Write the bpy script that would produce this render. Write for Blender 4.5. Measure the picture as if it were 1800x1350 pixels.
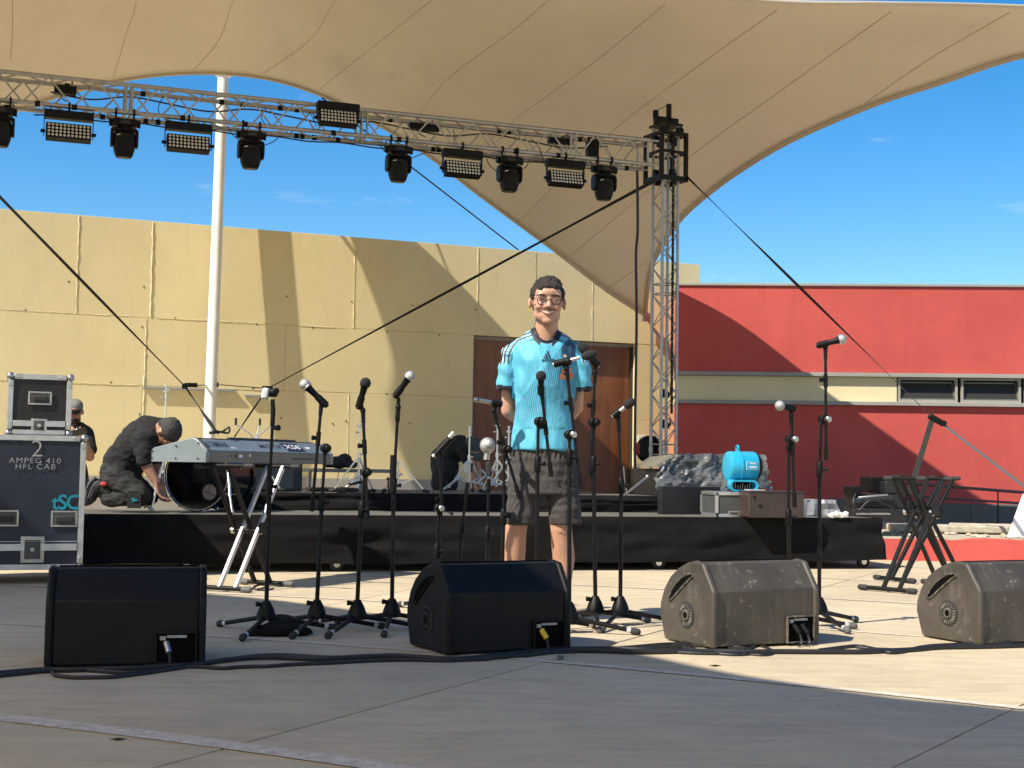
import bpy, math, random
from mathutils import Vector, Matrix, noise
from mathutils.bvhtree import BVHTree
R = math.radians
PI = math.pi
rnd = random.Random(7)
for _o in list(bpy.data.objects): bpy.data.objects.remove(_o)
S = bpy.context.scene
COL = S.collection

# ---------------------------------------------------------------- camera
F = 2400.0; HC = 0.786; PITCH = math.atan(150/2400); ROLL = 0.0150
fw = Vector((0, math.cos(PITCH), math.sin(PITCH)))
u0 = Vector((0, -math.sin(PITCH), math.cos(PITCH)))
x0 = Vector((1, 0, 0))
cr = x0*math.cos(ROLL) + u0*math.sin(ROLL)
cu = -x0*math.sin(ROLL) + u0*math.cos(ROLL)
CAM = Vector((0, 0, HC))
cd = bpy.data.cameras.new('camera'); cam = bpy.data.objects.new('camera', cd); COL.objects.link(cam)
m = Matrix((cr, cu, -fw)).transposed().to_4x4(); m.translation = CAM
cam.matrix_world = m
cd.sensor_width = 36; cd.lens = F/1800*36; cd.clip_start = .05; cd.clip_end = 2000
S.camera = cam
S.render.resolution_x = 1024; S.render.resolution_y = 768

# ---------------------------------------------------------------- light
SUN_A, SUN_E = 52.0, 47.0
sdir = Vector((-math.sin(R(SUN_A))*math.cos(R(SUN_E)), -math.cos(R(SUN_A))*math.cos(R(SUN_E)), math.sin(R(SUN_E))))
W = bpy.data.worlds.new('World'); S.world = W; W.use_nodes = True
wn = W.node_tree.nodes; wl = W.node_tree.links
bg = wn['Background']
sky = wn.new('ShaderNodeTexSky'); sky.sky_type = 'NISHITA'; sky.sun_disc = False
sky.sun_elevation = R(SUN_E); sky.sun_rotation = R(180+SUN_A); sky.altitude = 0
sky.air_density = 1.0; sky.dust_density = 0.0; sky.ozone_density = 3.0
hs = wn.new('ShaderNodeHueSaturation'); hs.inputs['Saturation'].default_value = 1.42; hs.inputs['Value'].default_value = 1.0
wl.new(sky.outputs[0], hs.inputs['Color'])
_tc = wn.new('ShaderNodeTexCoord'); _mp = wn.new('ShaderNodeMapping'); _mp.inputs['Scale'].default_value = (1, 1, 4.5)
_nz = wn.new('ShaderNodeTexNoise'); _nz.inputs['Scale'].default_value = 5.5; _nz.inputs['Detail'].default_value = 7; _nz.inputs['Roughness'].default_value = .62
_rp = wn.new('ShaderNodeValToRGB'); _rp.color_ramp.elements[0].position = .60; _rp.color_ramp.elements[1].position = .84
_rp.color_ramp.elements[1].color = (.5, .5, .5, 1)
_mx = wn.new('ShaderNodeMix'); _mx.data_type = 'RGBA'; _mx.inputs[7].default_value = (6.5, 7.2, 8.0, 1)
wl.new(_tc.outputs['Generated'], _mp.inputs[0]); wl.new(_mp.outputs[0], _nz.inputs['Vector']); wl.new(_nz.outputs['Fac'], _rp.inputs[0])
wl.new(_rp.outputs[0], _mx.inputs[0]); wl.new(hs.outputs[0], _mx.inputs[6]); wl.new(_mx.outputs[2], bg.inputs[0])
bg.inputs[1].default_value = 0.10
sd = bpy.data.lights.new('sun', 'SUN'); sd.energy = 4.75; sd.angle = R(.53); sd.color = (1.0, .93, .80)
sun = bpy.data.objects.new('sun', sd); COL.objects.link(sun)
sun.rotation_euler = sdir.to_track_quat('Z', 'Y').to_euler()
S.view_settings.view_transform = 'Standard'; S.view_settings.look = 'None'
S.view_settings.exposure = 0.72; S.view_settings.gamma = 1

# ---------------------------------------------------------------- measuring helpers
def ray(px, py):
    return fw + cr*((px-900)/F) + cu*((675-py)/F)
def P(px, py, D):
    d = ray(px, py); return CAM + d*(D/d.y)
def G(px, py, z=0.0):
    d = ray(px, py); return CAM + d*((z-HC)/d.z)
def proj(p):
    v = Vector(p)-CAM; w = v.dot(fw)
    return 900+F*v.dot(cr)/w, 675-F*v.dot(cu)/w

# ---------------------------------------------------------------- materials
def nodes(name):
    mt = bpy.data.materials.new(name); mt.use_nodes = True
    n = mt.node_tree.nodes; l = mt.node_tree.links
    return mt, n, l, n['Principled BSDF']
def ramp(n, l, src, c0, c1, p0=.3, p1=.7):
    r = n.new('ShaderNodeValToRGB'); e = r.color_ramp.elements
    e[0].position = p0; e[1].position = p1
    e[0].color = (*c0, 1) if len(c0) == 3 else c0
    e[1].color = (*c1, 1) if len(c1) == 3 else c1
    l.new(src, r.inputs[0]); return r.outputs[0]
def nz(n, l, scale, detail=4, rough=.55, co='Object', stretch=None, out='Fac'):
    t = n.new('ShaderNodeTexCoord'); x = n.new('ShaderNodeTexNoise')
    x.inputs['Scale'].default_value = scale; x.inputs['Detail'].default_value = detail; x.inputs['Roughness'].default_value = rough
    src = t.outputs[co]
    if stretch:
        mp = n.new('ShaderNodeMapping'); mp.inputs['Scale'].default_value = stretch
        if len(stretch) == 4: pass
        l.new(src, mp.inputs[0]); src = mp.outputs[0]
    l.new(src, x.inputs['Vector']); return x.outputs[out]
def mixc(n, l, fac, a, b, mode='MIX'):
    x = n.new('ShaderNodeMix'); x.data_type = 'RGBA'; x.blend_type = mode
    if isinstance(fac, (int, float)): x.inputs[0].default_value = fac
    else: l.new(fac, x.inputs[0])
    for i, c in ((6, a), (7, b)):
        if isinstance(c, (tuple, list)): x.inputs[i].default_value = (*c[:3], 1)
        else: l.new(c, x.inputs[i])
    return x.outputs[2]
def bumpn(n, l, b, h, strength, dist=.01):
    x = n.new('ShaderNodeBump'); x.inputs['Strength'].default_value = strength; x.inputs['Distance'].default_value = dist
    l.new(h, x.inputs['Height']); l.new(x.outputs[0], b.inputs['Normal'])
def M(name, col, rough=.6, metal=0, var=.15, vs=6, bump=0, bs=80, bd=.004, wear=None, wc=(.4, .38, .34), wp=(.66, .74), ws=14, spec=.5, sheen=0):
    mt, n, l, b = nodes(name)
    c0 = tuple(max(0, c*(1-var)) for c in col); c1 = tuple(min(1, c*(1+var)) for c in col)
    c = ramp(n, l, nz(n, l, vs, 5, .6), c0, c1)
    if wear:
        f = ramp(n, l, nz(n, l, ws, 8, .7), (0, 0, 0), (wear,)*3, *wp)
        c = mixc(n, l, f, c, wc)
    l.new(c, b.inputs['Base Color'])
    rr = n.new('ShaderNodeMapRange'); rr.inputs[3].default_value = max(.02, rough-.08); rr.inputs[4].default_value = min(1, rough+.08)
    l.new(nz(n, l, vs*3, 3), rr.inputs[0]); l.new(rr.outputs[0], b.inputs['Roughness'])
    b.inputs['Metallic'].default_value = metal; b.inputs['Specular IOR Level'].default_value = spec
    if sheen: b.inputs['Sheen Weight'].default_value = sheen
    if bump: bumpn(n, l, b, nz(n, l, bs, 4, .6), bump, bd)
    return mt

MT = {}
MT['black'] = M('black_plastic', (.0045, .0045, .005), .5, spec=.2)
MT['blackmetal'] = M('black_painted_metal', (.006, .006, .0065), .42, 0, bump=.1, bs=200, spec=.22)
MT['rubber'] = M('dark_rubber', (.022, .022, .022), .75)
MT['greyrubber'] = M('grey_rubber', (.10, .10, .10), .7)
MT['foam'] = M('black_foam', (.014, .014, .015), .95, bump=.6, bs=300)
MT['chrome'] = M('chrome', (.74, .73, .70), .26, .75, .05)
MT['alu'] = M('aluminium', (.55, .55, .56), .38, .85, .15, 12, .15, 120)
MT['trussalu'] = M('truss_aluminium', (.40, .40, .40), .45, .7, .15, 10)
MT['nickel'] = M('satin_nickel', (.5, .48, .45), .3, .9)
MT['grille'] = M('mic_grille', (.42, .42, .43), .4, .6, .25, 400, .8, 500)
MT['whiteg'] = M('pale_grey_plastic', (.52, .54, .55), .5)
MT['white'] = M('white_paint', (.8, .8, .78), .5, 0, .06)
MT['mast'] = M('mast_white_paint', (.84, .81, .73), .45, 0, .08, 3, .1, 30)
MT['tape'] = M('silver_band', (.6, .6, .6), .4, .4)
MT['casenavy'] = M('case_laminate_navy', (.008, .014, .028), .5, 0, .35, 3, .2, 60, wear=.25, wc=(.05, .06, .08), wp=(.62, .8), ws=9)
MT['caseblack'] = M('case_laminate_black', (.010, .010, .011), .5, 0, .3, 5, .2, 60, wear=.3, wc=(.06, .06, .06), wp=(.6, .8))
MT['casegrey'] = M('case_laminate_grey', (.055, .058, .058), .55, 0, .2, 5, wear=.3, wc=(.12, .12, .12), wp=(.6, .8))
MT['brownbox'] = M('brown_case', (.045, .03, .026), .35, 0, .3, 4, .4, 15, .01)
MT['skirt'] = M('black_cloth', (.0075, .0073, .0068), .88, 0, .3, 5, .35, 350, .002, spec=.15)
MT['deck'] = M('stage_deck', (.10, .095, .08), .7, 0, .25, 3, .2, 60, wear=.4, wc=(.3, .27, .22), wp=(.5, .8))
MT['wedgeblack'] = M('monitor_black_paint', (.0042, .0042, .0046), .55, 0, .2, 5, .3, 300, .001, wear=.35, wc=(.06, .055, .05), wp=(.70, .76), ws=30, spec=.25)
def _edgewear(mt):
    n = mt.node_tree.nodes; l = mt.node_tree.links; b = n['Principled BSDF']; src = b.inputs['Base Color'].links[0].from_socket
    bv = n.new('ShaderNodeBevel'); bv.inputs['Radius'].default_value = .010; g = n.new('ShaderNodeNewGeometry'); dt = n.new('ShaderNodeVectorMath'); dt.operation = 'DOT_PRODUCT'
    l.new(bv.outputs[0], dt.inputs[0]); l.new(g.outputs['Normal'], dt.inputs[1])
    e_ = ramp(n, l, dt.outputs['Value'], (1, 1, 1), (0, 0, 0), .86, .985); f = n.new('ShaderNodeMath'); f.operation = 'MULTIPLY'
    l.new(e_, f.inputs[0]); l.new(ramp(n, l, nz(n, l, 30, 7, .75), (0, 0, 0), (.9, .9, .9), .46, .60), f.inputs[1])
    st_ = ramp(n, l, nz(n, l, 9, 7, .7, stretch=(4, 1, .35)), (0, 0, 0), (.30, .30, .30), .56, .72)
    c = mixc(n, l, st_, src, (.20, .18, .15)); c = mixc(n, l, f.outputs[0], c, (.34, .31, .26)); l.new(c, b.inputs['Base Color'])
MT['wedgegrey'] = M('monitor_worn_paint', (.058, .049, .039), .55, 0, .35, 4, .35, 250, .001, wear=.85, wc=(.27, .25, .21), wp=(.60, .70), ws=26)
_edgewear(MT['wedgegrey'])
MT['cable'] = M('black_cable', (.013, .013, .015), .5)
MT['strap'] = M('black_webbing', (.012, .010, .010), .8, bump=.3, bs=300)
MT['greystrap'] = M('grey_webbing', (.10, .10, .10), .7, bump=.3, bs=300)
MT['blower'] = M('blue_plastic', (.02, .33, .52), .32, 0, .12, 8)
MT['teal'] = M('teal_print', (.0, .22, .30), .5)
MT['stencil'] = M('stencil_paint', (.30, .31, .32), .7, 0, .3, 40)
MT['kbgrey'] = M('keyboard_silver_grey', (.20, .232, .235), .42, .2, .08)
MT['kbblue'] = M('keyboard_blue_grey', (.16, .22, .285), .4, .2, .08)
MT['kbrear'] = M('keyboard_rear_metal', (.14, .14, .125), .45, .3, .1)
MT['kbdark'] = M('keyboard_dark', (.02, .024, .03), .4)
MT['navyprint'] = M('navy_print', (.012, .02, .05), .5)
MT['whiteprint'] = M('white_print', (.7, .72, .75), .5)
MT['yellow'] = M('yellow_tape', (.62, .42, .03), .5)
MT['red'] = M('red_fabric', (.45, .04, .03), .7)
MT['wood'] = M('brown_wood', (.16, .05, .02), .45, 0, .35, 3, .2, 40)
MT['tshirt'] = M('black_cotton', (.008, .008, .0085), .9, 0, .25, 8, .5, 60, .01)
MT['trousers'] = M('black_work_trousers', (.013, .0125, .012), .8, 0, .3, 8, .6, 40, .012)
MT['denim'] = M('dark_shorts', (.012, .015, .018), .85, 0, .3, 8, .5, 50, .01)
MT['hair'] = M('dark_hair', (.028, .018, .012), .55, 0, .9, 110, 1.0, 130, .012)
MT['capgreen'] = M('grey_green_cap', (.05, .075, .072), .8, 0, .15, 9)
MT['capgrey'] = M('grey_cap', (.16, .16, .15), .8, 0, .2, 9)
MT['phone'] = M('phone_glass', (.01, .01, .012), .15)
MT['drumblack'] = M('black_drum_lacquer', (.006, .006, .007), .12, 0, .1)
MT['tabletop'] = M('table_top', (.25, .22, .18), .6)
MT['lens'] = M('lens_clear', (.62, .60, .54), .25, .1, .1)
MT['railing'] = M('grey_railing', (.09, .075, .08), .5, .3)
MT['rubble'] = M('rubble', (.42, .37, .28), .9, 0, .3, 12, .6, 40)
MT['eye'] = M('eye_white', (.42, .36, .32), .3, 0, .02)
MT['iris'] = M('iris_brown', (.03, .015, .008), .2)
MT['teeth'] = M('teeth', (.60, .55, .47), .3, 0, .02)
MT['lip'] = M('lips', (.38, .16, .12), .45, 0, .1)
MT['glassframe'] = M('tortoise_frame', (.035, .010, .010), .3)

def skinmat(name, col):
    mt, n, l, b = nodes(name)
    c = ramp(n, l, nz(n, l, 22, 5), tuple(x*.86 for x in col), tuple(min(1, x*1.1) for x in col))
    l.new(c, b.inputs['Base Color']); b.inputs['Roughness'].default_value = .52
    b.inputs['Subsurface Weight'].default_value = .12; b.inputs['Subsurface Radius'].default_value = (.01, .004, .002)
    bumpn(n, l, b, nz(n, l, 140, 3), .15, .002)
    return mt
MT['skin'] = skinmat('skin_warm', (.50, .27, .17))
MT['skin2'] = skinmat('skin_tan', (.36, .19, .12))

def concrete_floor():
    mt, n, l, b = nodes('brushed_concrete_floor')
    oi = n.new('ShaderNodeObjectInfo')
    big = nz(n, l, .55, 6, .6)
    c = ramp(n, l, big, (.46, .375, .245), (.64, .53, .355), .3, .72)
    streak = nz(n, l, 3.2, 7, .72, stretch=(1.0, 3.2, 1))
    c = mixc(n, l, ramp(n, l, streak, (0, 0, 0), (.55, .55, .55), .42, .68), c, (.30, .25, .185))
    st2 = nz(n, l, 7.0, 8, .75, stretch=(.8, 4.5, 1))
    c = mixc(n, l, ramp(n, l, st2, (0, 0, 0), (.45, .45, .45), .52, .72), c, (.66, .58, .44))
    blot = nz(n, l, 1.3, 4, .5)
    c = mixc(n, l, ramp(n, l, blot, (0, 0, 0), (.4, .4, .4), .58, .75), c, (.34, .31, .23))
    dk_ = nz(n, l, 2.4, 9, .8)
    c = mixc(n, l, ramp(n, l, dk_, (0, 0, 0), (.5, .5, .5), .66, .73), c, (.24, .20, .145))
    vo = n.new('ShaderNodeTexVoronoi'); vo.feature = 'DISTANCE_TO_EDGE'; vo.inputs['Scale'].default_value = .55
    tcv = n.new('ShaderNodeTexCoord'); nv = n.new('ShaderNodeVectorMath'); nv.operation = 'ADD'
    l.new(tcv.outputs['Object'], nv.inputs[0]); l.new(nz(n, l, 2.2, 5, .6, out='Color'), nv.inputs[1]); l.new(nv.outputs[0], vo.inputs['Vector'])
    crk = ramp(n, l, vo.outputs['Distance'], (.55, .55, .55), (0, 0, 0), .0, .0035)
    msk = ramp(n, l, nz(n, l, .9, 3), (0, 0, 0), (1, 1, 1), .5, .6)
    mm_ = n.new('ShaderNodeMath'); mm_.operation = 'MULTIPLY'; l.new(crk, mm_.inputs[0]); l.new(msk, mm_.inputs[1])
    c = mixc(n, l, mm_.outputs[0], c, (.10, .08, .06))
    spec = nz(n, l, 60, 3, .6)
    c = mixc(n, l, ramp(n, l, spec, (0, 0, 0), (.5, .5, .5), .70, .76), c, (.12, .11, .10))
    hv = n.new('ShaderNodeHueSaturation'); mr = n.new('ShaderNodeMapRange')
    mr.inputs[3].default_value = .93; mr.inputs[4].default_value = 1.06
    l.new(oi.outputs['Random'], mr.inputs[0]); l.new(mr.outputs[0], hv.inputs['Value']); l.new(c, hv.inputs['Color'])
    l.new(hv.outputs[0], b.inputs['Base Color'])
    b.inputs['Roughness'].default_value = .82
    ad = n.new('ShaderNodeMath'); ad.operation = 'ADD'
    l.new(nz(n, l, 18, 8, .7, stretch=(1, 3, 1)), ad.inputs[0]); l.new(nz(n, l, 160, 3), ad.inputs[1])
    bumpn(n, l, b, ad.outputs[0], .35, .006)
    return mt
MT['floor'] = concrete_floor()
MT['recess_shade'] = M('recess_shade_black', (.002, .002, .002), .9, spec=.1)  # black that stands in for the shade inside recesses and holes
MT['joint'] = M('dark_joint', (.035, .03, .027), .95, 0, .3, 20)
def worn_line():
    mt, n, l, b = nodes('worn_white_line')
    c = ramp(n, l, nz(n, l, 26, 8, .75), (.44, .37, .28), (.66, .59, .50), .38, .62)
    l.new(c, b.inputs['Base Color']); b.inputs['Roughness'].default_value = .8
    bumpn(n, l, b, nz(n, l, 60, 4), .4, .004)
    return mt
MT['line'] = worn_line()
def plaster(name, col, dark, bump=.5, bs=6, spots=None, streaks=True):
    mt, n, l, b = nodes(name)
    oi = n.new('ShaderNodeObjectInfo')
    c = ramp(n, l, nz(n, l, .8, 7, .65), dark, col, .25, .7)
    if streaks:
        s = nz(n, l, 2.0, 6, .7, stretch=(3.5, 3.5, .35))
        c = mixc(n, l, ramp(n, l, s, (0, 0, 0), (.4, .4, .4), .55, .8), c, tuple(x*.80 for x in dark))
        s = nz(n, l, 9.0, 6, .75)
        c = mixc(n, l, ramp(n, l, s, (0, 0, 0), (.35, .35, .35), .55, .75), c, tuple(min(1, x*1.12) for x in col))
    if spots:
        s = nz(n, l, 5.5, 6, .8)
        c = mixc(n, l, ramp(n, l, s, (0, 0, 0), (1, 1, 1), .735, .75), c, spots)
    hv = n.new('ShaderNodeHueSaturation'); mr = n.new('ShaderNodeMapRange')
    mr.inputs[3].default_value = .965; mr.inputs[4].default_value = 1.03
    l.new(oi.outputs['Random'], mr.inputs[0]); l.new(mr.outputs[0], hv.inputs['Value']); l.new(c, hv.inputs['Color'])
    l.new(hv.outputs[0], b.inputs['Base Color']); b.inputs['Roughness'].default_value = .85
    ad = n.new('ShaderNodeMath'); ad.operation = 'ADD'
    l.new(nz(n, l, bs, 6, .55), ad.inputs[0]); l.new(nz(n, l, bs*9, 3), ad.inputs[1])
    bumpn(n, l, b, ad.outputs[0], bump, .008)
    return mt
MT['beige'] = plaster('beige_painted_concrete', (.73, .615, .345), (.645, .535, .29), .16, 3)
MT['ridge'] = M('plaster_ridge', (.74, .65, .42), .85, 0, .1, 10, .6, 40, .01)
MT['redwall'] = plaster('red_painted_plaster', (.54, .088, .070), (.42, .060, .050), .18, 4, spots=(.55, .35, .3))
MT['creamwall'] = plaster('cream_painted_plaster', (.68, .60, .38), (.60, .52, .32), .3, 4)
MT['trim'] = plaster('grey_concrete_trim', (.36, .34, .30), (.26, .245, .22), .5, 6)
MT['greybase'] = plaster('grey_painted_base', (.115, .125, .125), (.085, .095, .095), .4, 4)
MT['pinkwall'] = plaster('salmon_plaster', (.62, .42, .33), (.55, .36, .27), .3, 4)
def doorwood():
    mt, n, l, b = nodes('varnished_door_wood')
    c = ramp(n, l, nz(n, l, 1.6, 8, .7, stretch=(6, 6, .5)), (.10, .026, .008), (.23, .075, .022), .3, .7)
    c = mixc(n, l, ramp(n, l, nz(n, l, 1.2, 4), (0, 0, 0), (.6, .6, .6), .45, .7), c, (.26, .10, .03))
    l.new(c, b.inputs['Base Color']); b.inputs['Roughness'].default_value = .42
    bumpn(n, l, b, nz(n, l, 10, 5, stretch=(6, 6, .6)), .15, .003)
    return mt
MT['door'] = doorwood()
def membrane(nm='canopy_fabric', tc_=(.70, .61, .46), tf=.40):
    mt, n, l, b = nodes(nm)
    c = ramp(n, l, nz(n, l, .5, 6, .6), (.62, .54, .41), (.72, .64, .50), .3, .7)
    s = nz(n, l, 1.6, 7, .8, stretch=(1, .5, 1))
    c = mixc(n, l, ramp(n, l, s, (0, 0, 0), (.38, .38, .38), .56, .76), c, (.36, .29, .19))
    s = nz(n, l, 5.0, 8, .8, stretch=(2.2, .5, 1)); c = mixc(n, l, ramp(n, l, s, (0, 0, 0), (.35, .35, .35), .62, .70), c, (.33, .25, .15))
    l.new(c, b.inputs['Base Color']); b.inputs['Roughness'].default_value = .6; b.inputs['Specular IOR Level'].default_value = .2
    tr = n.new('ShaderNodeBsdfTranslucent'); tr.inputs[0].default_value = (*tc_, 1)
    mx = n.new('ShaderNodeMixShader'); mx.inputs[0].default_value = tf
    l.new(b.outputs[0], mx.inputs[1]); l.new(tr.outputs[0], mx.inputs[2])
    l.new(mx.outputs[0], n['Material Output'].inputs['Surface'])
    wv = nz(n, l, 1.1, 6, .6, stretch=(1, .45, 1)); bumpn(n, l, b, wv, .45, .05)
    return mt
MT['membrane'] = membrane()
MT['membrane_warm_fill'] = membrane('canopy_fabric_warm_fill', (.92, .72, .48), .62)  # fabric of the unseen sail, made more translucent to warm the shade below
MT['seam'] = M('canopy_seam', (.47, .40, .30), .7, 0, .1)
def plasticfilm():
    mt, n, l, b = nodes('wrinkled_clear_plastic')
    b.inputs['Base Color'].default_value = (.055, .065, .065, 1); b.inputs['Roughness'].default_value = .12
    b.inputs['Coat Weight'].default_value = .8; b.inputs['Coat Roughness'].default_value = .12; b.inputs['Roughness'].default_value = .3
    x = nz(n, l, 3.2, 4, .5, stretch=(1, 1, 2.0))
    r = ramp(n, l, nz(n, l, 2.5, 3), (.035, .038, .036), (.17, .17, .16), .38, .7); l.new(r, b.inputs['Base Color'])
    bumpn(n, l, b, x, 1.0, .10)
    return mt
MT['film'] = plasticfilm()
def glassmat():
    mt, n, l, b = nodes('dark_window_glass')
    b.inputs['Base Color'].default_value = (.035, .032, .027, 1); b.inputs['Roughness'].default_value = .35; b.inputs['Specular IOR Level'].default_value = .25
    return mt
MT['glass'] = glassmat()
def clearlens():
    mt, n, l, b = nodes('spectacle_lens')
    g = n.new('ShaderNodeBsdfTransparent'); g.inputs[0].default_value = (.93, .92, .95, 1)
    gl = n.new('ShaderNodeBsdfGlossy'); gl.inputs['Roughness'].default_value = .03
    mx = n.new('ShaderNodeMixShader'); mx.inputs[0].default_value = .025
    l.new(g.outputs[0], mx.inputs[1]); l.new(gl.outputs[0], mx.inputs[2]); l.new(mx.outputs[0], n['Material Output'].inputs['Surface'])
    return mt
MT['clear'] = clearlens()
def attrmat(name, rough=.75, bump=.3, bs=40, bd=.006, sub=0):
    mt, n, l, b = nodes(name)
    a = n.new('ShaderNodeAttribute'); a.attribute_name = 'col'
    c = mixc(n, l, ramp(n, l, nz(n, l, 18, 4), (0, 0, 0), (.18, .18, .18), .35, .75), a.outputs['Color'], (0, 0, 0), 'MIX')
    l.new(c, b.inputs['Base Color']); b.inputs['Roughness'].default_value = rough
    if sub: b.inputs['Subsurface Weight'].default_value = sub; b.inputs['Subsurface Radius'].default_value = (.01, .004, .002)
    bumpn(n, l, b, nz(n, l, bs, 4, .5), bump, bd)
    return mt
MT['jersey'] = attrmat('football_jersey', .62, .35, 14, .02)
def jersey():
    mt, n, l, b = nodes('football_jersey')
    a = n.new('ShaderNodeAttribute'); a.attribute_name = 'col'
    t = n.new('ShaderNodeTexCoord'); sp = n.new('ShaderNodeSeparateXYZ'); l.new(t.outputs['Object'], sp.inputs[0])
    def mth(op, x, y=None):
        m_ = n.new('ShaderNodeMath'); m_.operation = op
        for i, q in enumerate((x, y)):
            if q is None: continue
            if isinstance(q, (int, float)): m_.inputs[i].default_value = q
            else: l.new(q, m_.inputs[i])
        return m_.outputs[0]
    w = mth('SINE', mth('MULTIPLY', mth('ADD', sp.outputs['X'], mth('MULTIPLY', sp.outputs['Z'], .17)), 2*PI/.0105))
    f = mth('MULTIPLY', mth('GREATER_THAN', w, .05), a.outputs['Alpha'])
    c = mixc(n, l, f, a.outputs['Color'], (.012, .07, .14))
    l.new(c, b.inputs['Base Color']); b.inputs['Roughness'].default_value = .6; b.inputs['Sheen Weight'].default_value = .1
    bumpn(n, l, b, nz(n, l, 12, 5, .55, stretch=(1.3, 1, .6)), .6, .02)
    return mt
MT['jersey'] = jersey()
MT['skincol'] = attrmat('skin_tinted', .5, .12, 120, .002, .10)
def shortsmat():
    mt, n, l, b = nodes('charcoal_linen_shorts')
    w = nz(n, l, 60, 3, .6, stretch=(1, 1, 6))
    c = ramp(n, l, w, (.032, .028, .027), (.072, .064, .061), .3, .7)
    l.new(c, b.inputs['Base Color']); b.inputs['Roughness'].default_value = .9
    bumpn(n, l, b, nz(n, l, 16, 5, .6, stretch=(1, 1, .6)), .8, .02)
    return mt
MT['shorts'] = shortsmat()

# ---------------------------------------------------------------- mesh helpers
WP = {}   # world location of things
class MB:
    def __init__(s): s.v = []; s.f = []
    def add(s, vs, fs):
        o = len(s.v); s.v += [Vector(v) for v in vs]; s.f += [tuple(i+o for i in f) for f in fs]; return s
    def box(s, c, size, rot=None, taper=1.0):
        hx, hy, hz = size[0]/2, size[1]/2, size[2]/2
        vs = []
        for z in (-1, 1):
            k = taper if z > 0 else 1
            for x, y in ((-1, -1), (1, -1), (1, 1), (-1, 1)):
                v = Vector((x*hx*k, y*hy*k, z*hz))
                if rot is not None: v = rot @ v
                vs.append(v+Vector(c))
        return s.add(vs, [(3, 2, 1, 0), (4, 5, 6, 7), (0, 1, 5, 4), (1, 2, 6, 5), (2, 3, 7, 6), (3, 0, 4, 7)])
    def ring(s, c, ax, r, n, r2=None, ref=None):
        ax = Vector(ax).normalized()
        t = Vector(ref) if ref is not None else (Vector((0, 0, 1)) if abs(ax.z) < .9 else Vector((1, 0, 0)))
        a = ax.cross(t).normalized(); b = ax.cross(a)
        r2 = r if r2 is None else r2
        return [Vector(c)+a*(r*math.cos(2*PI*i/n))+b*(r2*math.sin(2*PI*i/n)) for i in range(n)]
    def rings(s, rs, cap=True):
        n = len(rs[0]); o = len(s.v)
        for r in rs: s.v += r
        for k in range(len(rs)-1):
            for i in range(n):
                j = (i+1) % n
                s.f.append((o+k*n+i, o+k*n+j, o+(k+1)*n+j, o+(k+1)*n+i))
        if cap:
            s.f.append(tuple(o+i for i in reversed(range(n)))); s.f.append(tuple(o+(len(rs)-1)*n+i for i in range(n)))
        return s
    def tube(s, p0, p1, r0, r1=None, n=10):
        p0 = Vector(p0); p1 = Vector(p1); r1 = r0 if r1 is None else r1
        return s.rings([s.ring(p0, p1-p0, r0, n), s.ring(p1, p1-p0, r1, n)])
    def path(s, pts, r, n=8, ref=None, r2=None):
        pts = [Vector(p) for p in pts]; rs = []
        up = Vector(ref) if ref else Vector((0.13, .21, .97))
        for i, p in enumerate(pts):
            d = (pts[min(i+1, len(pts)-1)]-pts[max(i-1, 0)]).normalized()
            rr = r[i] if isinstance(r, (list, tuple)) else r
            a = d.cross(up).normalized(); b = d.cross(a)
            q = rr if r2 is None else r2
            rs.append([p+a*(rr*math.cos(2*PI*k/n))+b*(q*math.sin(2*PI*k/n)) for k in range(n)])
        return s.rings(rs)
    def strap(s, p0, p1, w=.04, t=.004, ref=(0, 0, 1)):
        p0 = Vector(p0); p1 = Vector(p1); d = (p1-p0).normalized(); a = d.cross(Vector(ref)).normalized(); b = d.cross(a)
        vs = [p+a*(x*w/2)+b*(y*t/2) for p in (p0, p1) for x, y in ((-1, -1), (1, -1), (1, 1), (-1, 1))]
        return s.add(vs, [(3, 2, 1, 0), (4, 5, 6, 7), (0, 1, 5, 4), (1, 2, 6, 5), (2, 3, 7, 6), (3, 0, 4, 7)])
    def lathe(s, prof, c=(0, 0, 0), ax=(0, 0, 1), n=20, cap=True):
        ax = Vector(ax).normalized(); c = Vector(c)
        return s.rings([s.ring(c+ax*h, ax, max(r, 1e-4), n) for h, r in prof], cap)
    def ell(s, c, r, rot=None, nu=16, nv=10):
        c = Vector(c); rs = []
        for j in range(nv+1):
            t = PI*j/nv; st = max(math.sin(t), .02)
            ring = []
            for i in range(nu):
                a = 2*PI*i/nu
                v = Vector((r[0]*st*math.cos(a), r[1]*st*math.sin(a), -r[2]*math.cos(t)))
                if rot is not None: v = rot @ v
                ring.append(c+v)
            rs.append(ring)
        return s.rings(rs)
    def caps(s, p0, p1, r0, r1, n=14):
        p0 = Vector(p0); p1 = Vector(p1); d = (p1-p0).normalized(); rs = []
        for k in range(5):
            a = PI/2*(1-k/5); rs.append(s.ring(p0-d*(r0*math.sin(a)), d, r0*max(math.cos(a), .03), n))
        rs.append(s.ring(p0, d, r0, n)); rs.append(s.ring(p1, d, r1, n))
        for k in range(1, 6):
            a = PI/2*k/5; rs.append(s.ring(p1+d*(r1*math.sin(a)), d, r1*max(math.cos(a), .03), n))
        return s.rings(rs)
    def loft(s, lst, n=22, tilt=None):
        # lst of (center, rx, ry) horizontal ellipses
        rs = []
        for c, rx, ry in lst:
            c = Vector(c)
            rs.append([c+Vector((rx*math.cos(2*PI*i/n), ry*math.sin(2*PI*i/n), 0)) for i in range(n)])
        return s.rings(rs)
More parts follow.
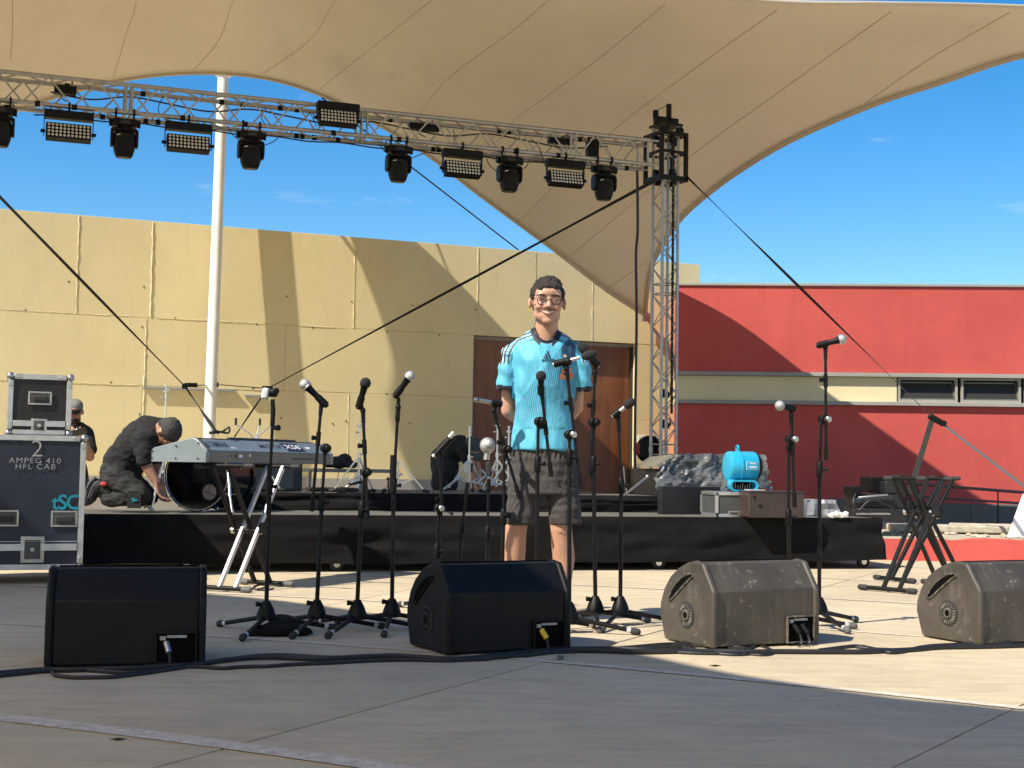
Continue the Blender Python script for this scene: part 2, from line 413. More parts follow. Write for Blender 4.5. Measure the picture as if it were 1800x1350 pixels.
    def prism(s, poly, o, ax, ay, az, t):
        # 2D polygon extruded along az by t
        o = Vector(o); ax = Vector(ax); ay = Vector(ay); az = Vector(az); n = len(poly)
        vs = [o+ax*x+ay*y for x, y in poly]+[o+ax*x+ay*y+az*t for x, y in poly]
        fs = [tuple(range(n-1, -1, -1)), tuple(range(n, 2*n))]+[(i, (i+1) % n, n+(i+1) % n, n+i) for i in range(n)]
        return s.add(vs, fs)
    def torus(s, c, ax, Rr, r, n=24, k=8, a0=0, a1=2*PI):
        c = Vector(c); ax = Vector(ax).normalized(); ring = s.ring(c, ax, 1, n)
        full = abs(a1-a0-2*PI) < 1e-3
        rs = []
        for d in [v-c for v in ring]:
            rs.append([c+d*(Rr+r*math.cos(2*PI*j/k))+ax*(r*math.sin(2*PI*j/k)) for j in range(k)])
        o = len(s.v)
        for q in rs: s.v += q
        for i in range(n):
            for j in range(k):
                s.f.append((o+i*k+j, o+i*k+(j+1) % k, o+((i+1) % n)*k+(j+1) % k, o+((i+1) % n)*k+j))
        return s
    def xf(s, mat):
        s.v = [mat @ v for v in s.v]; return s
    def mesh(s, name, off=Vector((0, 0, 0)), fixn=True):
        me = bpy.data.meshes.new(name); me.from_pydata([v-off for v in s.v], [], s.f); me.update()
        if fixn:
            import bmesh
            b = bmesh.new(); b.from_mesh(me); bmesh.ops.recalc_face_normals(b, faces=b.faces); b.to_mesh(me); b.free()
        return me
    def build(s, name, mat, parent=None, local=False, smooth=40, bevel=0, segs=2, label=None, kind=None, fixn=True):
        off = Vector((0, 0, 0))
        if parent is not None and not local: off = WP.get(parent.name, Vector((0, 0, 0)))
        me = s.mesh(name, off, fixn)
        return mkobj(name, me, mat, parent, off, smooth, bevel, segs, label, kind)
def mkobj(name, me, mat, parent=None, off=Vector((0, 0, 0)), smooth=40, bevel=0, segs=2, label=None, kind=None):
    mats = mat if isinstance(mat, list) else [mat]
    for q in mats: me.materials.append(MT[q] if isinstance(q, str) else q)
    if smooth:
        me.shade_smooth(); me.set_sharp_from_angle(angle=R(smooth))
    o = bpy.data.objects.new(name, me); COL.objects.link(o)
    if parent is not None: o.parent = parent
    WP[o.name] = Vector(off)
    if bevel:
        bv = o.modifiers.new('bevel', 'BEVEL'); bv.width = bevel; bv.segments = segs; bv.limit_method = 'ANGLE'; bv.angle_limit = R(35)
        bv.harden_normals = False
    if label: o['label'] = label
    if kind: o['kind'] = kind
    return o
def thing(name, label, cat, loc=(0, 0, 0), rz=0, group=None, kind=None):
    o = bpy.data.objects.new(name, None); COL.objects.link(o); o.empty_display_size = .1
    o.location = loc; o.rotation_euler = (0, 0, rz)
    if label: o['label'] = label
    if cat: o['category'] = cat
    if group: o['group'] = group
    if kind: o['kind'] = kind
    WP[o.name] = Vector(loc)
    return o
def tag(o, label, cat, group=None, kind=None):
    if label: o['label'] = label
    if cat: o['category'] = cat
    if group: o['group'] = group
    if kind: o['kind'] = kind
    return o
def copy_tree(o, parent=None):
    c = o.copy(); COL.objects.link(c); c.parent = parent
    for ch in [x for x in bpy.data.objects if x.parent == o]:
        copy_tree(ch, c)
    return c
def inst(name, me, mat, parent, mat4):
    o = bpy.data.objects.new(name, me); COL.objects.link(o); o.parent = parent; o.matrix_local = mat4
    return o
def remesh(mb, vox, smooth_it=4, sf=.5):
    me = mb.mesh('tmp'); o = bpy.data.objects.new('tmp', me); COL.objects.link(o)
    r = o.modifiers.new('r', 'REMESH'); r.mode = 'VOXEL'; r.voxel_size = vox
    if smooth_it:
        q = o.modifiers.new('s', 'SMOOTH'); q.factor = sf; q.iterations = smooth_it
    dg = bpy.context.evaluated_depsgraph_get(); dg.update()
    m2 = bpy.data.meshes.new_from_object(o.evaluated_get(dg))
    bpy.data.objects.remove(o); m2.materials.clear()
    return m2
def shift(me, off):
    me.transform(Matrix.Translation(-Vector(off)))
def setcol(me, fn):
    a = me.color_attributes.new('col', 'FLOAT_COLOR', 'POINT')
    ns = [v.normal for v in me.vertices]
    for i, v in enumerate(me.vertices):
        c = fn(v.co, ns[i]); a.data[i].color = (c[0], c[1], c[2], 1)
def displace(me, fn):
    cs_ = [v.co.copy() for v in me.vertices]; ns_ = [v.normal.copy() for v in me.vertices]; out = []
    for c, n in zip(cs_, ns_): out += list(c+fn(c, n))
    me.vertices.foreach_set('co', out); me.update()
def text_mesh(txt, size, ext=.0008, spacing=1.0, bold=0):
    cu_ = bpy.data.curves.new('t', 'FONT'); cu_.body = txt; cu_.size = size; cu_.extrude = ext; cu_.align_x = 'CENTER'; cu_.align_y = 'CENTER'
    cu_.space_character = spacing; cu_.offset = bold; cu_.resolution_u = 3
    o = bpy.data.objects.new('t', cu_); COL.objects.link(o)
    dg = bpy.context.evaluated_depsgraph_get(); dg.update()
    me = bpy.data.meshes.new_from_object(o.evaluated_get(dg)); bpy.data.objects.remove(o); me.materials.clear()
    return me
def put_text(txt, size, mat, parent, m4, name='lettering', spacing=1.0, bold=0, sx=1.0, ext=.0008):
    me = text_mesh(txt, size, ext, spacing, bold); me.transform(Matrix.Diagonal((sx, 1, 1, 1))); me.materials.append(MT[mat])
    return inst(name, me, None, parent, m4)
def frame(o, ax, ay):
    # matrix: local x->ax, y->ay, z->ax x ay
    ax = Vector(ax).normalized(); ay = Vector(ay); ay = (ay-ax*ay.dot(ax)).normalized(); az = ax.cross(ay)
    m_ = Matrix((ax, ay, az)).transposed().to_4x4(); m_.translation = Vector(o); return m_
def rz(a): return Matrix.Rotation(a, 3, 'Z')
def spline(pts, k=8):
    out = []; pts = [Vector(p) for p in pts]
    for i in range(len(pts)-1):
        p0 = pts[max(i-1, 0)]; p1 = pts[i]; p2 = pts[i+1]; p3 = pts[min(i+2, len(pts)-1)]
        for j in range(k):
            t = j/k
            out.append(.5*((2*p1)+(p2-p0)*t+(2*p0-5*p1+4*p2-p3)*t*t+(-p0+3*p1-3*p2+p3)*t*t*t))
    out.append(pts[-1]); return out
def sag(p0, p1, d, n=12):
    p0 = Vector(p0); p1 = Vector(p1)
    return [p0.lerp(p1, i/n)-Vector((0, 0, d*4*(i/n)*(1-i/n))) for i in range(n+1)]
# ================================================================ SETTING
# ---- ground far out
mb = MB(); mb.add([(-300, -300, -.03), (300, -300, -.03), (300, 500, -.03), (-300, 500, -.03)], [(0, 1, 2, 3)])
o = mb.build('ground', 'floor', smooth=0, kind='structure')
# ---- plaza floor of cast slabs laid in rings
CC = Vector((-6.07, -6.35, 0))
def pol(r, a, z=0): return CC+Vector((r*math.cos(a), r*math.sin(a), z))
RB = [4.8, 7.0, 9.2, 11.47, 13.5, 15.35, 17.05, 18.7, 20.4, 22.2, 24.2, 26.4, 28.8, 31.2]
AN = [R(62.6+7.8*k) for k in range(-7, 8)]
bed = MB()
for i in range(40):
    a0 = AN[0]+(AN[-1]-AN[0])*i/40; a1 = AN[0]+(AN[-1]-AN[0])*(i+1)/40
    bed.add([pol(RB[0], a0, -.014), pol(RB[-1], a0, -.014), pol(RB[-1], a1, -.014), pol(RB[0], a1, -.014)], [(0, 1, 2, 3)])
plaza = bed.build('plaza_floor', 'joint', smooth=0, kind='structure')
for i in range(len(RB)-1):
    for k in range(len(AN)-1):
        g = .004; r0 = RB[i]+g+.0; r1 = RB[i+1]-g
        n = 6; vs = []; t = rnd.uniform(-.0008, .0012)
        for z in (-.012, t):
            for r in (r0, r1):
                for j in range(n+1):
                    a = AN[k]+(AN[k+1]-AN[k])*j/n
                    if j == 0: a += .0045/r
                    if j == n: a -= .0045/r
                    rr = r+rnd.uniform(-.0012, .0012)
                    vs.append(pol(rr, a, z))
        N = n+1; fs = []
        for j in range(n):
            fs.append((2*N+j, 3*N+j, 3*N+j+1, 2*N+j+1))
            fs.append((0+j, 2*N+j, 2*N+j+1, j+1)); fs.append((N+j, N+j+1, 3*N+j+1, 3*N+j))
        fs += [(0, N, 3*N, 2*N), (n, 2*N+n, 3*N+n, N+n)]
        MB().add(vs, fs).build('slab', 'floor', plaza, smooth=0)
for i, w in ((2, .08), (3, .095), (4, .06), (5, .05), (6, .05), (7, .045), (8, .045)):
    lm = MB(); n = 90; rr0 = RB[i]+.007
    for j in range(n):
        a0 = R(35)+R(65)*j/n; a1 = R(35)+R(65)*(j+1)/n
        h0 = rnd.uniform(-.004, .004)
        lm.add([pol(rr0, a0, .003), pol(rr0+w, a0, .003), pol(rr0+w, a1, .003), pol(rr0, a1, .003)], [(0, 1, 2, 3)])
    lm.build('painted_line', 'line', plaza, smooth=0)

# ---- beige concrete wall
WT = math.tan(R(22)); WY = 21.08
wu = Vector((math.cos(R(22)), math.sin(R(22)), 0)); wnr = Vector((math.sin(R(22)), -math.cos(R(22)), 0))
def WPt(x, z, off=0): return Vector((x, WY+WT*x, z))+wnr*off
wall = thing('concrete_wall', 'long pale beige concrete wall of cast panels behind the stage', 'wall', WPt(-3, 0))
def wallbox(x0_, x1_, z0_, z1_, off0, off1, g=.006):
    a = WPt(x0_, 0)+wu*g; b_ = WPt(x1_, 0)-wu*g
    vs = [p+wnr*o_+Vector((0, 0, z)) for z in (z0_+g, z1_-g) for p, o_ in ((a, off1), (b_, off1), (b_, off0), (a, off0))]
    return MB().add(vs, [(3, 2, 1, 0), (4, 5, 6, 7), (0, 1, 5, 4), (1, 2, 6, 5), (2, 3, 7, 6), (3, 0, 4, 7)])
DX0, DX1 = -.595, 1.985
rows = [(0, 1.875, [-16, -13.4, -10.6, -8.8, -6.95, -5.15, -2.4, DX0]),
        (1.875, 2.83, [-16, -13.4, -10.6, -8.8, -6.95, -5.13, -3.3, DX0]),
        (2.83, 4.2, [-16, -13.4, -11.6, -9.7, -7.85, -6.0, -5.08, -2.36, -.55, .34, 1.26, 3.07]),
        (0, 1.6, [DX1, 3.07]), (1.6, 2.83, [DX1, 3.07])]
for z0_, z1_, ed in rows:
    for i in range(len(ed)-1):
        wallbox(ed[i], ed[i+1], z0_, z1_, -.0105, rnd.uniform(-.002, .003), .0025).build('panel', 'beige', wall, smooth=0, bevel=.003)
for a, b_, z0_, z1_ in ((-16, DX0, 0, 4.195), (DX1, 3.07, 0, 4.195), (DX0, DX1, 2.83, 4.195)):
    wallbox(a, b_, z0_, z1_, -.40, -.011, .003).build('core', 'beige', wall, smooth=0)
def ridge(x0_, z0_, x1_, z1_, r=.012, amp=.006):
    n = int(max(6, (abs(z1_-z0_)+abs(x1_-x0_))*16)); pts = []
    rs = []
    for i in range(n+1):
        t = i/n; x = x0_+(x1_-x0_)*t; z = z0_+(z1_-z0_)*t
        pts.append(WPt(x+rnd.uniform(-amp, amp)*(abs(z1_-z0_) > .1), z+rnd.uniform(-amp, amp)*(abs(x1_-x0_) > .1), .004)); rs.append(.62*r*rnd.uniform(.4, 1.25))
    MB().path(pts, rs, 6).build('joint_ridge', 'ridge', wall, smooth=60)
for x, za, zb, r_ in ((-6.0, 2.84, 4.19, .010), (-5.08, 2.84, 4.19, .016), (-5.13, 0, 2.82, .013), (-2.36, 2.84, 4.19, .009), (-2.4, 0, 1.87, .008),
                      (-3.3, 1.9, 2.82, .006), (-.55, 2.84, 4.19, .010), (.34, 2.84, 4.19, .005), (1.26, 2.84, 4.19, .010)):
    ridge(x, za, x, zb, r_)
for xa, xb, z in ((-13, -5.2, 2.83), (-5.0, -2.5, 2.83), (-13, -5.2, 1.875), (-4.2, -3.4, 1.875)): ridge(xa, z, xb, z, .006, .004)
th = MB()
for px, py in ((45, 545), (121, 495), (253, 504), (200, 552), (308, 559), (195, 672), (245, 728), (250, 575), (451, 570), (504, 521), (618, 530), (550, 576), (680, 583), (725, 537), (772, 589),
               (836, 544), (679, 692), (720, 744), (494, 735), (608, 740), (445, 683), (165, 872), (1041, 557), (800, 822), (585, 745), (160, 800)):
    d = ray(px, py); t = (WY-CAM.y+WT*CAM.x)/(d.y-WT*d.x); p = CAM+d*t
    th.lathe([(0, .012), (.004, .012)], p+wnr*.002, wnr, 8)
th.build('tie_hole', 'joint', wall, smooth=0, kind='stuff')
# rough base band at the foot of the wall
wallbox(-16, DX0, 0, .62, .004, .03).build('wall_base', 'trim', wall, smooth=0)
# door in the wall
dr = thing('door', 'tall brown varnished double door in the beige wall', 'door', WPt((DX0+DX1)/2, 0, -.14))
nd = 4
for i in range(nd):
    xa = DX0+.03+(DX1-DX0-.06)*i/nd; xb = DX0+.03+(DX1-DX0-.06)*(i+1)/nd
    wallbox(xa, xb, .02, 2.78, -.19, -.14, .004).build('door_leaf', 'door', dr, smooth=0, bevel=.004)
wallbox(DX0+.002, DX0+.028, .0, 2.79, -.24, -.10, 0).build('door_frame', 'joint', dr, smooth=0)
wallbox(DX1-.028, DX1-.002, .0, 2.79, -.24, -.10, 0).build('door_frame', 'joint', dr, smooth=0)
wallbox(DX0+.03, DX1-.03, 2.785, 2.825, -.24, -.10, 0).build('door_frame', 'trim', dr, smooth=0)
# things at the right end of the wall
for py, lb in ((688, 'upper of two small dark wall lamps at the corner of the red building'), (742, 'lower of two small dark wall lamps at the corner of the red building')):
    lp_ = P(1179, py, 21.3); lp_.x = 2.49
    wl_ = thing('wall_lamp', lb, 'lamp', lp_, group='wall lamps by the tower')
    MB().box((0, 0, 0), (.02, .10, .12)).xf(Matrix.Translation(lp_+Vector((-.012, 0, 0)))).build('back_plate', 'blackmetal', wl_, bevel=.004)
    MB().lathe([(-.10, .08), (-.03, .075), (.04, .03)], lp_+Vector((-.10, 0, 0)), (0, 0, 1), 14).build('shade', 'blackmetal', wl_)
cd_ = thing('conduit', 'thin grey metal tray fixed along the beige wall', 'conduit', WPt(-4.2, 1.84, .03))
wallbox(-5.15, -3.95, 1.825, 1.865, .004, .06).build('tray', 'trussalu', cd_, smooth=0)
wallbox(-3.84, -3.55, 1.76, 1.80, .006, .06).build('tray', 'trussalu', cd_, smooth=0)
# wall fan / siren box near the door
fs_ = thing('wall_reel', 'round black hose reel on the jamb beside the door', 'reel', WPt(2.10, 1.0, .10))
c_ = P(1142, 790, 21.6)
MB().lathe([(-.06, .20), (-.05, .22), (.05, .22), (.06, .20)], c_, wnr, 22).build('drum', 'black', fs_)
MB().lathe([(.06, .10), (.13, .09)], c_-Vector((.2, 0, 0)), wnr, 18).build('hub', 'red', fs_)
MB().tube(c_+wnr*-.05, WPt(2.25, 1.1, .0), .03).build('bracket', 'blackmetal', fs_)
sg = thing('wall_sign', 'small white sign with a blue ring beside the door jamb', 'sign', WPt(2.06, 1.2, .01))
sgp = P(1126, 782, 21.9); WP_s = sgp
d = ray(1127, 780); t = (WY)/(d.y-WT*d.x); p = CAM+d*t
MB().box((0, 0, 0), (.13, .012, .26), rz(R(22))).xf(Matrix.Translation(p+wnr*.012)).build('plate', 'white', sg, bevel=.002)
MB().torus(p+wnr*.02+Vector((0, 0, .05)), wnr, .03, .008, 18, 6).build('ring', 'kbblue', sg)

# ---- red building on the right
RT = math.tan(R(-4)); ru = Vector((math.cos(R(-4)), math.sin(R(-4)), 0)); rn = Vector((math.sin(R(-4)), -math.cos(R(-4)), 0))
RX0 = 2.665
RS = 21.2/22.0
def RPt(x, z, off=0):
    p = Vector((x, 22.0+RT*(x-RX0), z)); q = CAM+(p-CAM)*RS
    if z <= 0: q.z = 0
    return q+rn*off
red = thing('red_building', 'long red building with cream window band and grey plinth', 'building', RPt(9, 0))
def rbox(x0_, x1_, z0_, z1_, off0, off1, g=0.0):
    a = RPt(x0_+g, 0); b_ = RPt(x1_-g, 0)
    zz = [0 if z <= 0 else HC+(z-HC)*RS for z in (z0_+g, z1_-g)]
    a.z = b_.z = 0
    vs = [p+rn*o_+Vector((0, 0, z)) for z in zz for p, o_ in ((a, off1), (b_, off1), (b_, off0), (a, off0))]
    return MB().add(vs, [(3, 2, 1, 0), (4, 5, 6, 7), (0, 1, 5, 4), (1, 2, 6, 5), (2, 3, 7, 6), (3, 0, 4, 7)])
RX1 = 22
rbox(RX0, RX1, 2.41, 3.80, -3, 0).build('upper_wall', 'redwall', red, smooth=0, bevel=.008)
rbox(RX0-.02, RX1, 3.802, 3.845, -3.02, .03).build('parapet_cap', 'trim', red, smooth=0, bevel=.006)
rbox(RX0-.01, RX1, 2.345, 2.408, -3, .065).build('ledge', 'trim', red, smooth=0, bevel=.006)
rbox(RX0+.01, 6.15, 1.952, 2.343, -3, -.03).build('cream_band', 'creamwall', red, smooth=0)
rbox(RX0-.01, RX1, 1.888, 1.950, -3, .075).build('ledge', 'trim', red, smooth=0, bevel=.006)
rbox(RX0, RX1, .352, 1.886, -3, 0).build('lower_wall', 'redwall', red, smooth=0)
rbox(RX0-.01, RX1, 0, .350, -3, .03).build('plinth', 'greybase', red, smooth=0, bevel=.006)
rbox(6.15, RX1, 1.952, 2.343, -3, -.30).build('window_recess', 'joint', red, smooth=0)
xw = 6.17
while xw < 14:
    wf = MB()
    w_ = .93
    for (a, b_, c0_, d0_) in ((xw, xw+w_, 1.955, 1.995), (xw, xw+w_, 2.31, 2.342), (xw, xw+.035, 1.995, 2.31), (xw+w_-.035, xw+w_, 1.995, 2.31)):
        q = rbox(a, b_, c0_, d0_, -.12, -.02); wf.add(q.v, q.f)
    fr_ = wf.build('window', 'trim', red, smooth=0)
    wx0 = xw+.045; wx1 = xw+w_-.045
    # bottom hung sash tilted inwards at its top
    b0 = RPt(wx0, 2.005, -.05); b1 = RPt(wx1, 2.005, -.05); t0 = RPt(wx0+.02, 2.275, -.14); t1 = RPt(wx1-.02, 2.275, -.14)
    sm = MB()
    for p0, p1 in ((b0, b1), (t0, t1), (b0, t0), (b1, t1)): sm.strap(p0, p1, .022, .022)
    sash = sm.build('sash', 'kbrear', fr_, smooth=0)
    MB().add([b0, b1, t1, t0], [(0, 1, 2, 3)]).build('pane', 'glass', fr_, smooth=0)
    xw += .985
for z in (1.7,):
    pass
# ---- low terrace in front of the red building
def GP(px, py, z=0): return G(px, py, z)
tA = G(1535, 984); tB = G(1800, 990); td = (tB-tA).normalized(); tn = Vector((-td.y, td.x, 0))
tr_ = thing('terrace', None, None, tA); tr_['kind'] = 'structure'
q = MB(); a = tA-td*3.0; b_ = tB+td*8
q.add([a, b_, b_+tn*14, a+tn*14, a+Vector((0, 0, .205)), b_+Vector((0, 0, .205)), b_+tn*14+Vector((0, 0, .205)), a+tn*14+Vector((0, 0, .205))],
      [(0, 1, 5, 4), (4, 5, 6, 7), (1, 2, 6, 5), (0, 4, 7, 3)])
q.build('terrace_bed', 'rubble', tr_, smooth=0)
q = MB(); dz = Vector((0, 0, .212)); h0 = -tn*.012; n = 60; L = (b_-a).length
vs = []; fs = []
for i in range(n+1):
    p = a+td*(L*i/n); j = rnd.uniform(-.012, .006)
    vs += [p+h0, p+h0+Vector((0, 0, .205+j)), p+tn*.10+Vector((0, 0, .212+j))]
for i in range(n): k = i*3; fs += [(k, k+3, k+4, k+1), (k+1, k+4, k+5, k+2)]
q.add(vs, fs).build('kerb_face', 'redwall', tr_, smooth=0, fixn=False)
for k in range(5):
    c_ = tA+td*(.9+k*.62)+tn*(1.3+.25*(k % 2)); 
    MB().box((0, 0, 0), (1.15-.1*k, .34, .07+.02*(k % 3)), rz(math.atan2(td.y, td.x)+rnd.uniform(-.06, .06))).xf(Matrix.Translation(c_+Vector((0, 0, .205+.05)))).build('kerb_stone', 'rubble', tr_, smooth=0, bevel=.015)
# rubble bits
rb = MB()
for k in range(90):
    p = tA+td*rnd.uniform(-.3, 3.4)+tn*rnd.uniform(.25, 1.1)+Vector((0, 0, .215)); r_ = rnd.uniform(.012, .05)
    rb.ell(p, (r_*1.3, r_, r_*.6), rz(rnd.uniform(0, 3)), 6, 4)
tag(rb.build('rubble', 'rubble', smooth=0), 'loose stone rubble lying on the terrace edge by the red kerb', 'rubble', kind='stuff')

# ---- canopy
def nodes_curve(lst, n):
    pts = [P(*q) for q in lst]; out = []
    m_ = len(pts)-1
    sp = spline(pts, n)
    return sp
BK = [(-260, 330, 12.6), (20, 197, 15.6), (200, 143, 17.5), (340, 128, 18.30), (460, 136, 19.20), (560, 165, 19.34), (655, 213, 19.30), (750, 271, 19.38), (844, 343, 19.58), (971, 437, 20.12), (1066, 510, 20.9), (1134, 554, 21.8)]
FR = [(-260, -320, 8.8), (22, -300, 9), (262, -250, 10.0), (450, -210, 10.9), (640, -160, 11.3), (840, -110, 11.6), (1020, -60, 11.9), (1200, -16, 12.1), (1370, 1, 12.3), (1560, 4, 12.4), (1780, 9, 13), (2300, 30, 14)]
RG = [(1134, 554, 21.8), (1136, 520, 21.5), (1147, 462, 21.0), (1190, 391, 20.3), (1240, 343, 19.55), (1310, 292, 18.75), (1400, 240, 17.95), (1540, 180, 17.0), (1650, 144, 16.3), (1800, 95, 15.5), (2050, 52, 14.6), (2300, 30, 14)]
LF = [(-260, 330, 12.6), (-260, 100, 11.6), (-260, -120, 10.2), (-260, -320, 8.8)]
SUB = 8
bk = nodes_curve(BK, SUB); fr = nodes_curve(FR, SUB)
NV = 40
def resamp(lst, n):
    sp = nodes_curve(lst, 12); L = [0]
    for i in range(1, len(sp)): L.append(L[-1]+(sp[i]-sp[i-1]).length)
    out = []
    for k in range(n+1):
        t = L[-1]*k/n; i = 0
        while i < len(L)-2 and L[i+1] < t: i += 1
        f_ = (t-L[i])/max(1e-9, L[i+1]-L[i]); out.append(sp[i].lerp(sp[i+1], min(1, max(0, f_))))
    return out
rg = resamp(RG, NV); lf = resamp(LF, NV)
NU = len(bk)-1
def coons(i, j):
    u = i/NU; v = j/NV
    a = bk[i]*(1-v)+fr[i]*v; b_ = lf[j]*(1-u)+rg[j]*u
    c_ = (bk[0]*(1-u)+bk[NU]*u)*(1-v)+(fr[0]*(1-u)+fr[NU]*u)*v
    w = u**2.5
    return a*(1-0)+(b_-c_)*1.0
cv = [[coons(i, j) for j in range(NV+1)] for i in range(NU+1)]
canopy = thing('canopy', 'large beige tensile fabric canopy stretched above the stage', 'canopy', P(393, 128, 18.95))
q = MB(); vs = [cv[i][j] for i in range(NU+1) for j in range(NV+1)]
fs = [(i*(NV+1)+j, (i+1)*(NV+1)+j, (i+1)*(NV+1)+j+1, i*(NV+1)+j+1) for i in range(NU) for j in range(NV)]
q.add(vs, fs); memb = q.build('membrane', 'membrane', canopy, smooth=80, fixn=False)
sl = memb.modifiers.new('thickness', 'SOLIDIFY'); sl.thickness = .004
dn = Vector((0, 0, -.008))
bvh = BVHTree.FromPolygons([v[:] for v in vs], fs)
for sm_ in ([(22, -120), (22, 0), (22, 60), (18, 105)], [(250, -120), (240, 0), (222, 60), (199, 138)], [(460, -120), (410, 0), (385, 70), (340, 124)], [(660, -90), (590, 0), (545, 70), (462, 130)],
            [(830, -50), (760, 0), (640, 95), (560, 158)], [(965, 0), (900, 55), (780, 145), (712, 240)], [(1168, 8), (1050, 105), (905, 210), (800, 300)], [(1367, 17), (1225, 118), (1075, 232), (915, 385)],
            [(1567, 20), (1365, 165), (1210, 278), (1000, 452)], [(1775, 22), (1640, 100), (1520, 182)], [(1138, 462), (1122, 470), (1070, 507)]):
    fine = spline([Vector((a, b_, 0)) for a, b_ in sm_], 8); pts = []
    for f_ in fine:
        d_ = ray(f_.x, f_.y).normalized(); hit = bvh.ray_cast(CAM, d_)
        if hit[0] is not None: pts.append(hit[0]-d_*.012)
    if len(pts) > 3: MB().path(pts, .0038, 5).build('seam', 'seam', canopy, smooth=60)
hem = MB().path([p+Vector((0, 0, -.01)) for p in bk], .022, 8); hem.build('edge_hem', 'membrane', canopy, smooth=60)
MB().path([p+Vector((0, 0, -.01)) for p in rg], .04, 8).build('edge_hem', 'membrane', canopy, smooth=60)
MB().path([p+Vector((0, 0, -.01)) for p in fr], .02, 8).build('edge_hem', 'membrane', canopy, smooth=60)
tp = bk[-1]
MB().box(tp+Vector((.02, .02, -.03)), (.16, .05, .14), rz(R(22))).build('corner_plate', 'nickel', canopy, bevel=.006)
MB().tube(tp+Vector((.02, 0, -.06)), WPt(tp.x+.25, tp.z-.28, -.01), .016).build('turnbuckle', 'nickel', canopy)
# unseen second sail, its edge traced back along the sun to shade the foreground
cot = 1/math.tan(R(SUN_E)); sx, sy = -math.sin(R(SUN_A))*cot, -math.cos(R(SUN_A))*cot
edge = [Vector((-9.5, 13.6, 0)), Vector((-6.4, 11.7, 0)), Vector((-3.7, 9.7, 0))]+[G(px, py) for px, py in ((300, 1040), (450, 1053), (600, 1072), (760, 1098), (900, 1118), (1020, 1134), (1120, 1152), (1260, 1182), (1400, 1205), (1560, 1228), (1800, 1252))]+[Vector((2.9, 3.75, 0)), Vector((5.2, 2.4, 0)), Vector((9.5, .5, 0)), Vector((16, -1, 0))]
ea = []
for i, g in enumerate(edge):
    t = i/(len(edge)-1); z = 6.0-.5*math.sin(PI*t)
    ea.append(Vector((g.x+sx*z, g.y+sy*z, z)))
ea = spline(ea, 4)
near = [Vector((-22+(40*i/(len(ea)-1)), -15+3*math.cos(PI*i/(len(ea)-1)), 5.0)) for i in range(len(ea))]
shade_sail = thing('canopy', 'unseen second beige canopy over the audience side, shaped and added to shade the foreground', 'canopy', near[0])
q = MB(); n2 = len(ea); NV2 = 12; vs = []
for i in range(n2):
    for j in range(NV2+1):
        v = j/NV2; p = ea[i].lerp(near[i], v); p.z -= .9*math.sin(PI*v)*math.sin(PI*i/(n2-1)); vs.append(p)
q.add(vs, [(i*(NV2+1)+j, (i+1)*(NV2+1)+j, (i+1)*(NV2+1)+j+1, i*(NV2+1)+j+1) for i in range(n2-1) for j in range(NV2)])
q.build('membrane', 'membrane_warm_fill', shade_sail, smooth=80, fixn=False)
MB().path(ea, .03, 8).build('edge_hem', 'seam', shade_sail, smooth=60)
MB().tube((near[0].x, near[0].y, 0), near[0]+Vector((0, 0, .1)), .08, .07, 20).build('mast', 'mast', shade_sail)
MB().tube((ea[0].x, ea[0].y, 0), ea[0]+Vector((0, 0, .1)), .08, .07, 20).build('mast', 'mast', shade_sail)
# white mast
mt_ = P(392.5, 128, 19.18); mast = thing('mast', 'tall white round steel mast carrying the canopy edge', 'mast', (mt_.x, mt_.y-.29, 0))
MB().tube((mt_.x, mt_.y-.29, 0), (mt_.x, mt_.y, mt_.z+.03), .083, .075, 28).build('pole', 'mast', mast)
MB().tube((mt_.x, mt_.y-.29, 0), (mt_.x, mt_.y-.29, .03), .2, .2, 24).build('base_plate', 'mast', mast)
MB().tube((mt_.x, mt_.y, mt_.z-.05), (mt_.x, mt_.y, mt_.z+.06), .11, .13, 24).build('top_ring', 'mast', mast)
MB().tube((mt_.x, mt_.y, mt_.z+.02), P(396, 127, 18.76)+Vector((0, 0, .02)), .03, n=12).build('head_bracket', 'mast', mast)
# thin guy cable behind the truss
gy = MB().path([P(566, 172, 19.23), P(925, 450, 22.4)], .011, 6)
tag(gy.build('guy_cable', 'blackmetal'), 'thin dark steel guy cable running down to the wall top', 'cable')

